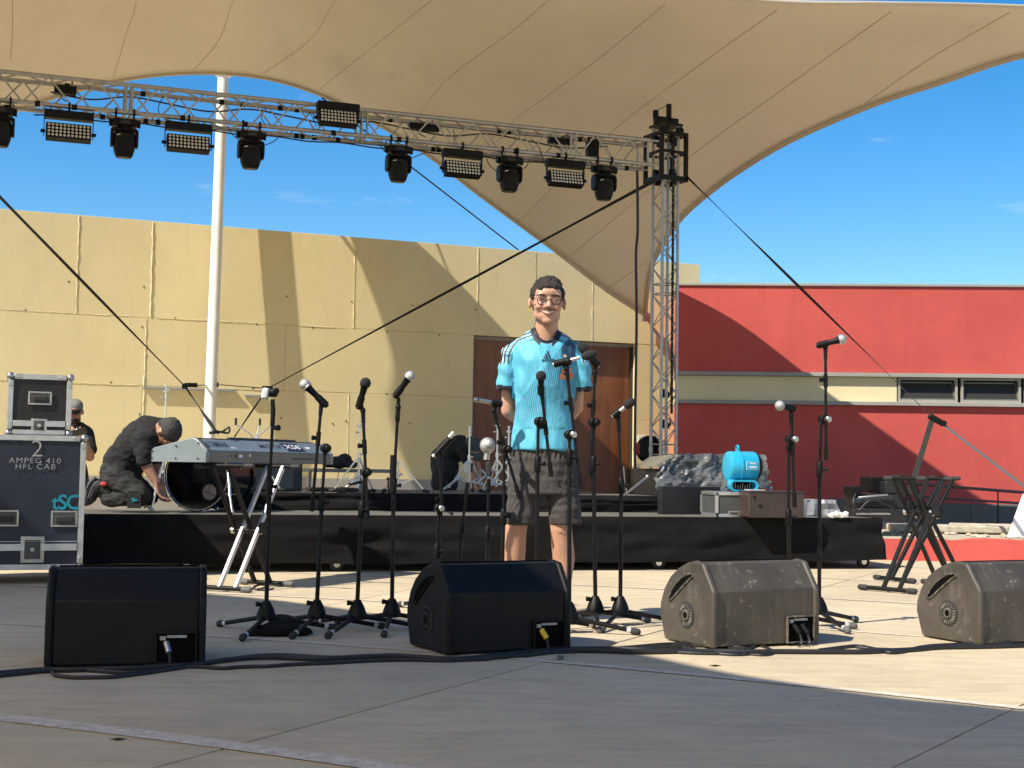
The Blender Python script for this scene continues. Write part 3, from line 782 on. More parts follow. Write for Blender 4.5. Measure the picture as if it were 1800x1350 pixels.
# ---- stage risers
su = Vector((math.cos(R(16)), math.sin(R(16)), 0)); sv = Vector((-math.sin(R(16)), math.cos(R(16)), 0))
SO = Vector((-1.2875, 10.3, 0))
def SP(s, v, z=0): return SO+su*s+sv*v+Vector((0, 0, z))
def skirt(s0, s1, v0, z0_, z1_, seed, depth=1.0, amp=.028):
    # cloth hanging along the front and round both ends
    path_ = []
    def seg(a, b_, n):
        for i in range(n): path_.append((a[0]+(b_[0]-a[0])*i/n, a[1]+(b_[1]-a[1])*i/n))
    seg((s0, v0+depth), (s0, v0), 14); seg((s0, v0), (s1, v0), int((s1-s0)*26)); seg((s1, v0), (s1, v0+depth), 22); path_.append((s1, v0+depth))
    nz_ = 12; vs = []; acc = 0
    for k, (s, v) in enumerate(path_):
        end = v > v0+1e-3
        nrm = (-su if s < (s0+s1)/2 else su) if end else -sv
        acc += .04
        for j in range(nz_+1):
            t = j/nz_; z = z1_+(z0_-z1_)*t
            f1 = noise.noise(Vector((acc*1.1+seed, t*.8, seed)))
            f2 = noise.noise(Vector((acc*2.3+t*2.6+seed*3, t*3.0, 5)))
            f3 = noise.noise(Vector((acc*.9-t*1.7+seed, t*4.5, 9)))
            sw = .010+amp*t**.7*(1.0+f1*1.2)+(f2*.022+f3*.026)*math.sin(PI*min(1, t*1.15))**.6+.014*math.sin(acc*3.1+4*t)*t+.016*(1-2*abs(noise.noise(Vector((acc*1.6+t*1.5, t*2.2, seed+4)))))*t
            sw = max(.004, sw)
            p = SP(s, v, z)+nrm*sw
            if j == nz_: p.z += .012*f1*2
            vs.append(p)
    N = nz_+1
    return MB().add(vs, [(i*N+j, (i+1)*N+j, (i+1)*N+j+1, i*N+j+1) for i in range(len(path_)-1) for j in range(nz_)])
def riser(name, label, s0, s1, v0, v1, h, seed, gap):
    r = thing(name, label, 'stage', SP((s0+s1)/2, v0, 0), group='stage risers')
    c_ = SP((s0+s1)/2, (v0+v1)/2, h-.03)
    nseg = max(1, round((s1-s0)/2.2))
    for k in range(nseg):
        a = s0+(s1-s0)*k/nseg; b_ = s0+(s1-s0)*(k+1)/nseg
        MB().box((0, 0, 0), (b_-a-.006, v1-v0, .06), rz(R(16))).xf(Matrix.Translation(SP((a+b_)/2, (v0+v1)/2, h-.03))).build('deck_panel', 'deck', r, smooth=0, bevel=.004)
    skirt(s0, s1, v0, gap, h+.004, seed, (v1-v0)).build('skirt', 'skirt', r, smooth=70, fixn=False)
    MB().box((0, 0, 0), (s1-s0-.3, v1-v0-.25, h-.20), rz(R(16))).xf(Matrix.Translation(SP((s0+s1)/2, (v0+v1)/2+.05, (h-.20)/2+.10))).build('frame', 'caseblack', r, smooth=0)  # solid dark box added inside to hide lit ground under the skirt
    return r
r1 = riser('stage_riser', 'long low stage riser with black pleated skirt on castors, in front', -2.05, 4.60, 0, 1.2, .42, 3.1, .065)
r2 = riser('stage_riser', 'upper black skirted riser set behind the front one, under the drums', -.75, 3.16, 1.2, 3.3, .565, 8.4, .425)
def caster(p, parent, r=.055):
    w = MB().lathe([(-.018, r*.8), (-.014, r), (.014, r), (.018, r*.8)], p+Vector((0, 0, r)), -sv, 18).build('caster', 'rubber', parent)
    MB().lathe([(-.021, r*.45), (.021, r*.45)], p+Vector((0, 0, r)), -sv, 14).build('hub', 'chrome', w)
    MB().box((0, 0, 0), (.05, .06, .05), rz(R(16))).xf(Matrix.Translation(p+Vector((0, 0, 2*r+.005)))).build('fork', 'chrome', w, smooth=0)
for s in (-1.1, -.0, 1.3, 2.6, 4.46): caster(SP(s, .05 if s != 4.46 else .06), r1)
# pale cloth patch of deck in light: worn strip
# ================================================================ TRUSS, TOWER, LAMPS
def solve_on(p0, p1, px):
    a, b_ = -.2, 1.2
    for _ in range(40):
        m_ = (a+b_)/2; q = p0.lerp(p1, m_) if False else p0+(p1-p0)*m_
        if proj(q)[0] < px: a = m_
        else: b_ = m_
    return p0+(p1-p0)*m_
TZ = 4.70; TS = .29
ta = P(0, 109, 13.5); tb = P(1143, 247, 15.96)
ta = Vector((ta.x, ta.y, 0)); tb = Vector((tb.x, tb.y, 0))
tu = (tb-ta).normalized(); tv = Vector((-tu.y, tu.x, 0))
def TP(px, k, z):      # k=0 front, 1 back ; z 'top'/'bot'
    off = tv*(TS*k)+Vector((0, 0, TZ if z else TZ-TS))
    return solve_on(ta+off, tb+off, px)
TL = (tb-ta).length
t0 = ta-tu*1.0
LT = TL+1.0
truss = thing('lighting_truss', 'long aluminium box truss hung with stage lamps below the canopy', 'truss', ta+Vector((0, 0, TZ)))
TU = Matrix((tu, tv, Vector((0, 0, 1)))).transposed().to_4x4()
segs = [0, .95+.0]
cuts = [-.2, 1.0+1.80, 1.0+4.35, LT]   # section joints measured along the truss
# joint positions from the photograph (px 215-240, px 630, px 1000)
def s_of(px): return (TP(px, 0, 0)-(ta+Vector((0, 0, TZ-TS)))).length*(1 if px >= 0 else -1)
joints = [s_of(226), s_of(640), s_of(1008), TL]
st = -1.3; sections = []
for j in joints: sections.append((st, j)); st = j
chord_r = .025
for (a, b_) in sections:
    for k in (0, 1):
        for z in (TZ, TZ-TS):
            p = ta+tv*(TS*k)+Vector((0, 0, z))
            MB().tube(p+tu*(a+.004), p+tu*(b_-.004), chord_r, n=12).build('chord', 'trussalu', truss)
            for e in (a, b_):
                pass
    # end frames
    for e in (a+.03, b_-.03):
        fm = MB(); c_ = [ta+tu*e+tv*(TS*k)+Vector((0, 0, z)) for k, z in ((0, TZ), (1, TZ), (1, TZ-TS), (0, TZ-TS))]
        for i in range(4): fm.tube(c_[i], c_[(i+1) % 4], .014, n=8)
        fm.build('end_frame', 'trussalu', truss)
    n = max(2, round((b_-a)/.27)); n += n % 2
    for i in range(n):
        e0 = a+.06+(b_-a-.12)*i/n; e1 = a+.06+(b_-a-.12)*(i+1)/n
        up = i % 2
        for k in (0, 1):
            q = ta+tv*(TS*k); zz = (TZ, TZ-TS) if (up ^ k) else (TZ-TS, TZ)
            MB().tube(q+tu*e0+Vector((0, 0, zz[0])), q+tu*e1+Vector((0, 0, zz[1])), .009, n=8).build('brace', 'trussalu', truss)
        for z in (TZ, TZ-TS):
            kk = (0, 1) if (up ^ (z == TZ)) else (1, 0)
            MB().tube(ta+tu*e0+tv*(TS*kk[0])+Vector((0, 0, z)), ta+tu*e1+tv*(TS*kk[1])+Vector((0, 0, z)), .009, n=8).build('brace', 'trussalu', truss)
# end box next to the tower
EB = MB()
for i in range(26):
    k = 1; z = TZ if i % 2 else TZ-TS
    e = rnd.uniform(-.8, TL-.3)
    EB = MB(); p = ta+tv*(TS*k)+Vector((0, 0, z))+tu*e
    EB.tube(p, p+tu*.05, .030, n=12).build('tape_wrap', 'black', truss)
for i, px in enumerate((10, 65, 130, 255, 320, 430, 520, 585, 700, 760, 905, 980, 1100)):
    p = TP(px, 0, 0) if i % 3 else TP(px, 1, 0)
    MB().tube(p-tu*.02, p+tu*.03, .030, n=12).build('tape_wrap', 'black', truss)
# power boxes inside the truss
for lb, px, k, z, sx_, sz in (('small black distribution box inside the left end of the truss', 115, 1, 1, .22, .09), ('flat black cable box fixed along the middle of the truss', 745, 1, 1, .34, .07),
                          ('upright black dimmer box inside the right end of the truss', 1041, 1, 1, .14, .26), ('black clamp box under the top rail near the tower', 985, 1, 1, .30, .06)):
    p = TP(px, k, z)+Vector((0, 0, -.05 if sz < .2 else -.10))
    t_ = thing('truss_box', lb, 'box', p, group='cable boxes in the truss')
    MB().box((0, 0, 0), (sx_, .10, sz)).xf(TU).xf(Matrix.Translation(p)).build('housing', 'black', t_, bevel=.006)
    MB().tube(p+tu*(sx_*.3)+Vector((0, 0, sz/2)), p+tu*(sx_*.3)+Vector((0, 0, sz/2+.06)), .008).build('hook', 'blackmetal', t_)
    MB().path([p+tu*(-sx_*.2)-Vector((0, 0, sz*.4)), p+tu*(-sx_*.15)-Vector((0, 0, sz*.4+.05)), p+tu*(.02)-Vector((0, 0, sz*.4+.08))], .006, 6).build('plug_lead', 'cable', t_)
# cables draped along the truss
def tcable(lb, pts, r=.006):
    q = MB().path(spline(pts, 8), r, 6)
    tag(q.build('truss_cable', 'cable'), lb, 'cable', 'cables strung along the truss')
base_pts = []
for px in range(90, 1140, 70):
    p = TP(px, 1, 1); base_pts.append(p+Vector((0, 0, -.04-.035*((px//70) % 3)))+tv*.03)
tcable('long black cable running along the rear top rail of the truss', base_pts, .009)
base_pts = [TP(px, 1, 0)+Vector((0, 0, -.028-.02*((px//60) % 2))) for px in range(60, 1130, 60)]
tcable('long black cable running along the rear bottom rail of the truss', base_pts, .008)
def pxz(px, py, D): return P(px, py, D)
for lb, pts in (('cable drooping from the truss beside the leftmost lamp', [(22, 180, 13.7), (26, 195, 13.7), (18, 208, 13.7), (8, 212, 13.7)]),
                ('cable drooping left of the second moving lamp', [(189, 202, 14.0), (193, 215, 14), (198, 224, 14)]),
                ('cable looping left of the second flood lamp', [(288, 168, 14.3), (278, 190, 14.3), (284, 205, 14.2), (296, 214, 14.2)]),
                ('cable hanging left of the third moving lamp', [(400, 222, 14.4), (408, 236, 14.4), (420, 246, 14.4)]),
                ('cable hanging right of the third moving lamp', [(492, 238, 14.5), (482, 248, 14.5), (466, 255, 14.5)]),
                ('cable looping left of the upper flood lamp', [(462, 192, 14.7), (460, 208, 14.7), (468, 220, 14.7)]),
                ('cable curling left of the middle flood lamp', [(545, 198, 14.6), (552, 212, 14.6), (556, 222, 14.7)]),
                ('cable hanging left of the fourth moving lamp', [(668, 255, 14.9), (674, 264, 14.9), (684, 272, 14.9)]),
                ('cable hanging right of the fourth moving lamp', [(748, 268, 15), (738, 272, 15), (724, 278, 15)]),
                ('cable dropping left of the fifth moving lamp', [(855, 279, 15.3), (862, 292, 15.3), (876, 303, 15.3)]),
                ('cable looping right of the fifth moving lamp', [(930, 280, 15.5), (926, 292, 15.5), (916, 298, 15.5)]),
                ('cable looping above the fifth moving lamp', [(888, 238, 15.6), (900, 228, 15.6), (915, 232, 15.6), (905, 240, 15.6)]),
                ('cable falling through the truss above the fourth flood lamp', [(932, 242, 15.6), (948, 260, 15.5), (955, 285, 15.4), (962, 295, 15.4)]),
                ('cable falling inside the truss right of the fourth moving lamp', [(796, 228, 15.3), (800, 240, 15.2), (797, 255, 15.1)])):
    tcable(lb, [pxz(*p) for p in pts], .005)

# ---- lamps
def flood(px, label, toprow=False):
    p = TP(px, 0, 0) if not toprow else TP(px, 0, 1)
    z0_ = p.z-.045
    L = thing('flood_lamp', label, 'stage lamp', (p.x, p.y, p.z), math.atan2(tu.y, tu.x), group='LED flood lamps on the truss')
    w = .44 if px < 700 else .42
    if toprow: w = .42
    MB().tube((0, 0, .04), (0, 0, -.05), .012).torus((0, 0, 0), (1, 0, 0), .034, .012, 16, 6).build('clamp', 'blackmetal', L, local=True)
    zt = -.05 if not toprow else .02
    y0 = 0 if not toprow else -.09
    MB().box((0, y0, zt-.045), (w+.04, .12, .085)).build('driver_box', 'black', L, local=True, bevel=.006)
    dz_ = -.07 if not toprow else 0
    for s in (-1, 1):
        MB().box((s*(w/2+.018), y0, zt-.12+dz_/2), (.008, .05, .16-dz_)).build('yoke_arm', 'black', L, local=True, smooth=0)
        MB().tube((s*(w/2+.005), y0, zt-.18+dz_*.6), (s*(w/2+.05), y0, zt-.18+dz_*.6), .018).build('knob', 'black', L, local=True)
    tilt = Matrix.Rotation(R(-16), 4, 'X')
    T = Matrix.Translation((0, y0, zt-.17+dz_*.75)) @ tilt
    hd = MB().box((0, 0, 0), (w, .10, .17)).xf(T).build('head', 'black', L, local=True, bevel=.008)
    ln = MB()
    for r_ in range(4):
        for c_ in range(11):
            x = -w/2+.03+(w-.06)*c_/10; z = -.057+.038*r_
            ln.lathe([(0, .0145), (.006, .013), (.010, .006)], T @ Vector((x, -.051, z)), (T.to_3x3() @ Vector((0, -1, 0))), 8)
    o = ln.build('lenses', 'lens', hd, local=True, kind='stuff')
    return L
flood(122, 'flood lamp with four rows of LEDs, leftmost of its kind on the truss')
flood(332, 'flood lamp with LED rows just left of the white mast')
flood(591, 'flood lamp fixed high against the front of the truss, right of the mast', True)
flood(813, 'flood lamp with LED rows in front of the canopy edge, fourth from the left')
flood(994, 'flood lamp with LED rows nearest the tower')
def mover(px, label, turn):
    p = TP(px, 0, 0)+tv*.0
    L = thing('moving_lamp', label, 'stage lamp', (p.x, p.y, p.z), math.atan2(tu.y, tu.x)+turn*0, group='moving head lamps on the truss')
    for s in (-.09, .09):
        MB().tube((s, 0, .03), (s, 0, -.075), .010).torus((s, 0, 0), (1, 0, 0), .034, .012, 16, 6).build('clamp', 'blackmetal', L, local=True)
    b_ = MB().box((0, 0, -.115), (.25, .16, .075)); b_.build('base', 'black', L, local=True, bevel=.02, segs=3)
    for s in (-1, 1): MB().lathe([(-.03, .030), (.03, .044)], (s*.125, 0, -.115), (s, 0, 0), 12).build('base_end', 'black', L, local=True)
    MB().box((0, -.081, -.115), (.09, .004, .035)).build('display', 'glass', L, local=True, smooth=0)
    MB().lathe([(0, .07), (-.03, .08)], (0, 0, -.15), (0, 0, 1), 20).build('pan_collar', 'black', L, local=True)
    for s in (-1, 1):
        ym = MB(); q = [(.045, .0), (.075, -.05), (.07, -.16), (.035, -.19), (-.035, -.19), (-.07, -.16), (-.075, -.05), (-.045, .0)]
        ym.prism(q, (s*.124-.014, 0, -.18), (0, 1, 0), (0, 0, 1), (1, 0, 0), .028)
        ym.build('yoke_arm', 'black', L, local=True, bevel=.012, segs=3)
    MB().box((0, 0, -.19), (.24, .13, .03)).build('yoke_bridge', 'black', L, local=True, bevel=.01)
    hm = MB(); rs = []
    for z, rx, ry in ((-.205, .060, .055), (-.22, .085, .075), (-.26, .098, .09), (-.33, .100, .095), (-.345, .094, .092), (-.40, .088, .086), (-.455, .074, .074), (-.475, .062, .062)):
        rx *= 1.2; rs.append([Vector((rx*math.copysign(abs(math.cos(2*PI*i/24))**.7, math.cos(2*PI*i/24)), ry*math.copysign(abs(math.sin(2*PI*i/24))**.7, math.sin(2*PI*i/24)), z)) for i in range(24)])
    hm.rings(rs); hd = hm.build('head', 'black', L, local=True)
    MB().path([Vector((-.085, -.05, -.30)), Vector((-.06, -.082, -.265)), Vector((0, -.095, -.25)), Vector((.06, -.082, -.265)), Vector((.085, -.05, -.30))], .005, 6).build('trim_rib', 'rubber', hd, local=True)
    MB().path([Vector((-.09, -.062, -.275)), Vector((-.075, -.078, -.258)), Vector((-.045, -.088, -.25))], .0045, 6).build('bright_edge', 'white', hd, local=True)
    MB().lathe([(0, .055), (-.006, .052)], (0, 0, -.472), (0, 0, 1), 20).build('lens', 'glass', hd, local=True)
    return L
mover(2, 'black moving head lamp cut off by the left edge of the photo', 0)
mover(220, 'black moving head lamp between the two leftmost flood lamps', 0)
mover(442, 'black moving head lamp just right of the white mast', 0)
mover(701, 'black moving head lamp below the middle of the truss, against the sky', 0)
mover(896, 'black moving head lamp between the two right flood lamps, against the canopy', 0)
mover(1062, 'black moving head lamp nearest the lattice tower', 0)

# ---- lattice tower
tc = P(1170, 300, 16.35); tc = Vector((tc.x, tc.y, 0)); TA = R(27); TW = .108
tower = thing('lattice_tower', 'vertical aluminium lattice tower with black sleeve block at the truss end', 'tower', tc)
TM = Matrix.Translation(tc) @ Matrix.Rotation(TA, 4, 'Z')
cs = [(-TW, -TW), (TW, -TW), (TW, TW), (-TW, TW)]
sec = [0, 1.05, 2.98, 4.95]
for a, b_ in zip(sec[:-1], sec[1:]):
    for x, y in cs:
        MB().tube(TM @ Vector((x, y, a+.004)), TM @ Vector((x, y, b_-.004)), .0195, n=12).build('chord', 'trussalu', tower)
        MB().tube(TM @ Vector((x, y, b_-.03)), TM @ Vector((x, y, b_+.03)), .026, n=12).build('coupler', 'trussalu', tower)
    for e in (a+.06, b_-.06):
        q = MB()
        for i in range(4):
            q.tube(TM @ Vector((*cs[i], e)), TM @ Vector((*cs[(i+1) % 4], e)), .008, n=8)
        q.build('ring_brace', 'trussalu', tower)
    n = round((b_-a-.12)/.20)
    for k in range(n):
        z0_ = a+.06+(b_-a-.12)*k/n; z1_ = a+.06+(b_-a-.12)*(k+1)/n
        for i in range(4):
            c0, c1 = cs[i], cs[(i+1) % 4]
            if (k+i) % 2: c0, c1 = c1, c0
            MB().tube(TM @ Vector((*c0, z0_)), TM @ Vector((*c1, z1_)), .006, n=6).build('brace', 'trussalu', tower)
MB().box((TW*.2, -TW-.03, 0), (.03, .012, 3.35)).xf(Matrix.Translation((0, 0, 3.15))).xf(TM).build('lifting_strap', 'strap', tower, smooth=0)
st_ = MB()
for k in range(30): st_.ell(TM @ Vector((TW*.2, -TW-.038, 1.6+k*.105)), (.006, .003, .006), None, 6, 4)
st_.build('strap_eyelets', 'tape', tower, kind='stuff')
MB().box((0, 0, .05), (.7, .7, .08)).xf(TM).build('base', 'blackmetal', tower, bevel=.01)
bt = P(1172, 316, 16.3).z; tt = P(1172, 238, 16.3).z
slv = MB()
for x in (-.175, .175):
    for y in (-.175, .175):
        MB().box((x, y, (bt+tt)/2), (.045, .045, tt-bt)).xf(TM).build('sleeve_post', 'blackmetal', tower, bevel=.004)
for z, h, w_ in ((bt, .06, .40), (tt, .045, .40), (bt+.32, .03, .36)):
    q = MB()
    for s in (-1, 1):
        q.box((0, s*.175, z), (w_, .04, h)); q.box((s*.175, 0, z), (.04, w_-.085, h))
    q.xf(TM).build('sleeve_ring', 'blackmetal', tower, bevel=.004)
for k in range(8):
    x, y = [(.175, 0), (-.175, 0), (0, .175), (0, -.175)][k % 4]
    z = bt+.07 if k < 4 else tt-.06
    MB().box((x*.8, y*.8, z), (.06, .06, .09)).xf(TM).build('roller', 'black', tower, bevel=.008)
topz = P(1172, 213, 16.3).z
MB().box((0, 0, 4.97), (.30, .30, .03)).xf(TM).build('top_plate', 'blackmetal', tower, bevel=.004)
MB().box((0, 0, 5.03), (.34, .05, .10)).xf(TM).build('top_beam', 'blackmetal', tower, bevel=.004)
MB().box((.04, 0, 5.13), (.05, .05, .24)).xf(TM).build('top_hook', 'blackmetal', tower, bevel=.004)
MB().box((-.15, 0, 5.10), (.06, .05, .10)).xf(TM).build('pulley', 'black', tower, bevel=.01)
MB().tube(TM @ Vector((-.13, 0, 5.15)), TM @ Vector((.03, 0, 5.24)), .004).build('pulley_wire', 'blackmetal', tower)
for s in (-1, 1): MB().lathe([(-.02, .05), (.02, .05)], TM @ Vector((s*.12, -.12, 4.90)), TM.to_3x3() @ Vector((0, 1, 0)), 14).build('pulley', 'black', tower)
# connection bars between truss end and sleeve
for z in (TZ, TZ-TS):
    for k in (0, 1):
        a = tb+tv*(TS*k)+Vector((0, 0, z)); MB().tube(a, a+tu*.11, .014).build('connector', 'trussalu', truss)

# ---- straps and hanging cable
def strap_thing(name, label, pts, w, mat, cat='strap', grp=None, ref=(0, .6, .8), parts=()):
    r_ = thing(name, label, cat, pts[0], group=grp)
    for i in range(len(pts)-1):
        w0, w1 = w[i]; d_ = (pts[i+1]-pts[i]).normalized(); a_ = d_.cross(Vector(ref)).normalized(); b_ = d_.cross(a_)
        vs = []; n_ = 12
        for k in range(n_+1):
            t = k/n_; tw = (.5+.4*math.sin(t*9+i)); q_ = pts[i].lerp(pts[i+1], t); ww = w0+(w1-w0)*t
            vs += [q_+a_*(x*ww/2*(.75+.25*tw))+b_*(y*.003+x*ww*.18*math.sin(t*9+i)) for x, y in ((-1, -1), (1, -1), (1, 1), (-1, 1))]
        fs = [(k*4+j, k*4+(j+1) % 4, k*4+4+(j+1) % 4, k*4+4+j) for k in range(n_) for j in range(4)]+[(3, 2, 1, 0), (n_*4, n_*4+1, n_*4+2, n_*4+3)]
        MB().add(vs, fs).build('webbing', mat, r_, smooth=0)
    return r_
hub = P(325, 679, 13.0)
s1_ = strap_thing('ratchet_strap', 'black ratchet strap falling from the upper left to the stage riser', [P(-60, 285, 9.5), hub, P(382, 762, 11.3)], [(.040, .011), (.014, .040)], 'strap')
MB().box((0, 0, 0), (.05, .04, .05)).xf(Matrix.Translation(hub)).build('ratchet', 'blackmetal', s1_, bevel=.005)
m2 = P(384, 676, 18.95); c2 = P(470, 683, 16.2)
s2_ = thing('ratchet_strap', 'black strap looped round the white mast behind the keyboard', 'strap', m2)
mz = P(384, 680, 19.0).z
MB().lathe([(-.035, .09), (-.03, .094), (.03, .094), (.035, .09)], (mt_.x, mt_.y-.16, mz+.03), (0, 0, 1), 20).build('loop', 'strap', s2_)
MB().strap((mt_.x-.08, mt_.y-.24, mz+.02), P(327, 679, 15.5), .05, .004, (0, .6, .8)).build('webbing', 'strap', s2_, smooth=0)
MB().strap((mt_.x+.08, mt_.y-.24, mz+.03), c2, .035, .004, (0, .6, .8)).build('webbing', 'strap', s2_, smooth=0)
MB().box((0, 0, 0), (.14, .05, .05)).xf(Matrix.Translation(P(336, 677, 15.5))).build('ratchet', 'blackmetal', s2_, bevel=.005)
s3_ = strap_thing('ratchet_strap', 'black strap rising from behind the keyboard to the tower head', [P(412, 768, 15.9), c2, TM @ Vector((-.2, -.1, bt-.03))], [(.02, .022), (.014, .058)], 'strap')
MB().box((0, 0, 0), (.12, .05, .06)).xf(Matrix.Translation(c2)).build('ratchet', 'blackmetal', s3_, bevel=.005)
rh = P(1638, 733, 13.2)
s4_ = strap_thing('ratchet_strap', 'wide black strap running down right from the tower head past the red building', [TM @ Vector((.2, -.19, bt+.02)), rh], [(.068, .018)], 'strap')
MB().box((0, 0, 0), (.13, .07, .05), Matrix.Rotation(R(30), 3, 'Y')).xf(Matrix.Translation(rh+Vector((.03, 0, -.02)))).build('ratchet', 'blackmetal', s4_, bevel=.008)
MB().lathe([(-.03, .03), (.03, .03)], rh+Vector((.10, -.02, -.06)), (0, 1, 0), 12).build('ratchet_spool', 'blackmetal', s4_)
MB().strap(rh+Vector((.12, 0, -.08)), P(1815, 866, 11.6), .05, .004, (0, .6, .8)).build('webbing', 'greystrap', s4_, smooth=0)
MB().strap(rh+Vector((.0, 0, -.03)), P(1598, 870, 13.6), .055, .004, (0, 1, .3)).build('webbing', 'greystrap', s4_, smooth=0)
MB().strap(P(1598, 870, 13.6), P(1575, 905, 13.8), .03, .004, (0, 1, .3)).build('webbing', 'strap', s4_, smooth=0)
hc = [P(1120, 300, 15.95), P(1121, 400, 15.95), P(1118, 450, 15.95), P(1119, 560, 15.95), P(1117, 700, 15.95), P(1116, 800, 15.95), P(1118, 850, 15.8), P(1124, 862, 15.6)]
tag(MB().path(spline(hc, 6), .017, 8).build('hanging_cable', 'cable'), 'thick black cable hanging straight down from the truss end', 'cable')
# ================================================================ FLOOR MONITORS
def wedge(label, px, py, ang, mat, plugs):
    g = G(px, py); a = R(ang)
    L = thing('floor_monitor', label, 'floor monitor', g, a, group='floor monitor speakers along the front')
    Wd = .60
    prof = [(0, 0), (0, .245), (.085, .362), (.14, .368), (.20, .355), (.27, .325), (.33, .285), (.38, .23), (.41, .165), (.412, .12), (.375, 0)]
    # near face is +0 in local y; local x to the right
    MB().prism([(y, z) for y, z in prof], (.028, .006, .012), (0, 1, 0), (0, 0, 1), (1, 0, 0), Wd-.056).build('cabinet', mat, L, local=True, smooth=30, bevel=.006)
    pc = [(-.006+(-.0), .004), (-.006, .252), (.080, .374), (.14, .381), (.205, .368), (.278, .338), (.342, .296), (.392, .238), (.423, .168), (.425, .118), (.386, .002)]
    for s in (0, 1):
        x0_ = 0 if s == 0 else Wd-.03
        ch = MB().prism(pc, (x0_, 0, .004), (0, 1, 0), (0, 0, 1), (1, 0, 0), .030).build('side_cheek', mat, L, local=True, smooth=30, bevel=.011, segs=3)
        if s == 0:
            q = MB(); arc = [(.155, .322), (.19, .316), (.235, .298), (.28, .27), (.315, .237), (.338, .205), (.345, .19), (.335, .186), (.31, .198), (.27, .228), (.22, .265), (.175, .295), (.15, .308)]
            q.prism(arc, (-.0035, 0, .004), (0, 1, 0), (0, 0, 1), (1, 0, 0), .003); q.build('handle_recess_shade', 'recess_shade', ch, local=True, smooth=0)  # flat black plate painted as the shade inside the handle slot
            q = MB().path([Vector((-.004, y, z+.004)) for y, z in arc]+[Vector((-.004, arc[0][0], arc[0][1]+.004))], .0045, 6); q.build('handle_rim', mat, ch, local=True)
            MB().lathe([(0, .060), (.004, .060), (.005, .054)], (0, .20, .135), (-1, 0, 0), 28).build('pole_socket', 'rubber', ch, local=True)
            q = MB()
            for k in range(22):
                b_ = 2*PI*k/22; q.tube((-.006, .20+.036*math.cos(b_), .135+.036*math.sin(b_)), (-.006, .20+.052*math.cos(b_), .135+.052*math.sin(b_)), .0028, n=6)
            q.build('socket_ribs', mat, ch, local=True, kind='stuff')
            MB().lathe([(0, .027), (.010, .024)], (0, .20, .135), (-1, 0, 0), 20).build('socket_ring', mat, ch, local=True)
            MB().lathe([(0, .014), (.0115, .014)], (0, .20, .135), (-1, 0, 0), 16).build('socket_hole_shade', 'recess_shade', ch, local=True)
    # flat black block painted as the shade of the connector recess, right end
    MB().box((.488, .0035, .075), (.15, .012, .115)).build('connector_recess_shade', 'recess_shade', L, local=True, smooth=0)
    cp = MB().box((.488, -.004, .075), (.150, .003, .118)); cp.v = cp.v
    fr_ = MB()
    for c_, s_ in (((.488, -.005, .133), (.156, .012, .006)), ((.488, -.005, .016), (.156, .012, .006)), ((.412, -.005, .075), (.006, .012, .112)), ((.564, -.005, .075), (.006, .012, .112))): fr_.box(c_, s_)
    pn = fr_.build('connector_frame', mat, L, local=True, smooth=0)
    MB().box((.49, -.0045, .118), (.075, .003, .010)).build('connector_label', 'stencil', pn, local=True, smooth=0)
    MB().box((.437, -.0045, .112), (.022, .003, .016)).build('connector_label', 'stencil', pn, local=True, smooth=0)
    for k, col_ in enumerate(plugs):
        x = .450+.045*k
        pl = MB().tube((x, -.004, .095), (x+.012, -.03, .060), .0125, n=12).build('plug', col_, L, local=True)
        MB().path([Vector((x+.012, -.03, .06)), Vector((x+.016, -.036, .035)), Vector((x+.012, -.045, .010)), Vector((x-.02, -.06, .008))], .006, 6).build('plug_cable', 'cable', pl, local=True)
    MB().box((.30, -.001, .310), (.001, .001, .001))
    gm = MB().prism([(.14, .3805), (.205, .3675), (.27, .342), (.33, .303), (.30, .30), (.2, .34)], (.035, .004, .004), (0, 1, 0), (0, 0, 1), (1, 0, 0), Wd-.07)
    gm.build('grille', 'black', L, local=True, smooth=0)
    return L
w1 = wedge('black floor monitor at the far left, deep in shade', 76, 1177, 14, 'wedgeblack', ['alu'])
w2 = wedge('black floor monitor in front of the smiling man, with a yellow taped plug', 785, 1155, 28, 'wedgeblack', ['yellow'])
w3 = wedge('scuffed grey-brown floor monitor right of the man, two plugs in its corner', 1252, 1143, 27, 'wedgegrey', ['black', 'black'])
w4 = wedge('scuffed grey-brown floor monitor cut off by the right edge', 1722, 1137, 25, 'wedgegrey', ['black'])

# ================================================================ CABLES ON THE FLOOR
def floor_cable(label, pts, r=.009, jit=.0, z=None, rep=10, name='speaker_cable'):
    q = []
    for p in pts:
        g = G(p[0], p[1], 0); g.z = (p[2] if len(p) > 2 else 0)+r; q.append(g)
    q = spline(q, rep)
    for i, p in enumerate(q):
        p.x += jit*noise.noise(Vector((i*.13, r*99, 1))); p.y += jit*noise.noise(Vector((i*.13, r*99, 7))); 
        p.z = max(r, p.z)
    o = MB().path(q, r, 8).build(name, 'cable')
    tag(o, label, 'cable', 'cables lying along the monitors')
    return o
floor_cable('thick black cable along the floor in front of all the monitors', [(-40, 1192), (60, 1184), (150, 1182), (260, 1178), (360, 1171), (450, 1160), (560, 1163), (680, 1158), (785, 1163), (900, 1158), (1000, 1148), (1120, 1150), (1230, 1149), (1330, 1150), (1440, 1150), (1520, 1150), (1600, 1146), (1700, 1141), (1830, 1138)], .011, .02)
floor_cable('black cable snaking beside the thick one from the left edge to the second monitor', [(-40, 1196), (40, 1188), (130, 1181), (230, 1186), (330, 1176), (390, 1165), (480, 1156), (600, 1160), (700, 1156), (800, 1162), (880, 1154), (960, 1146), (1060, 1143), (1150, 1144), (1210, 1139)], .009, .03)
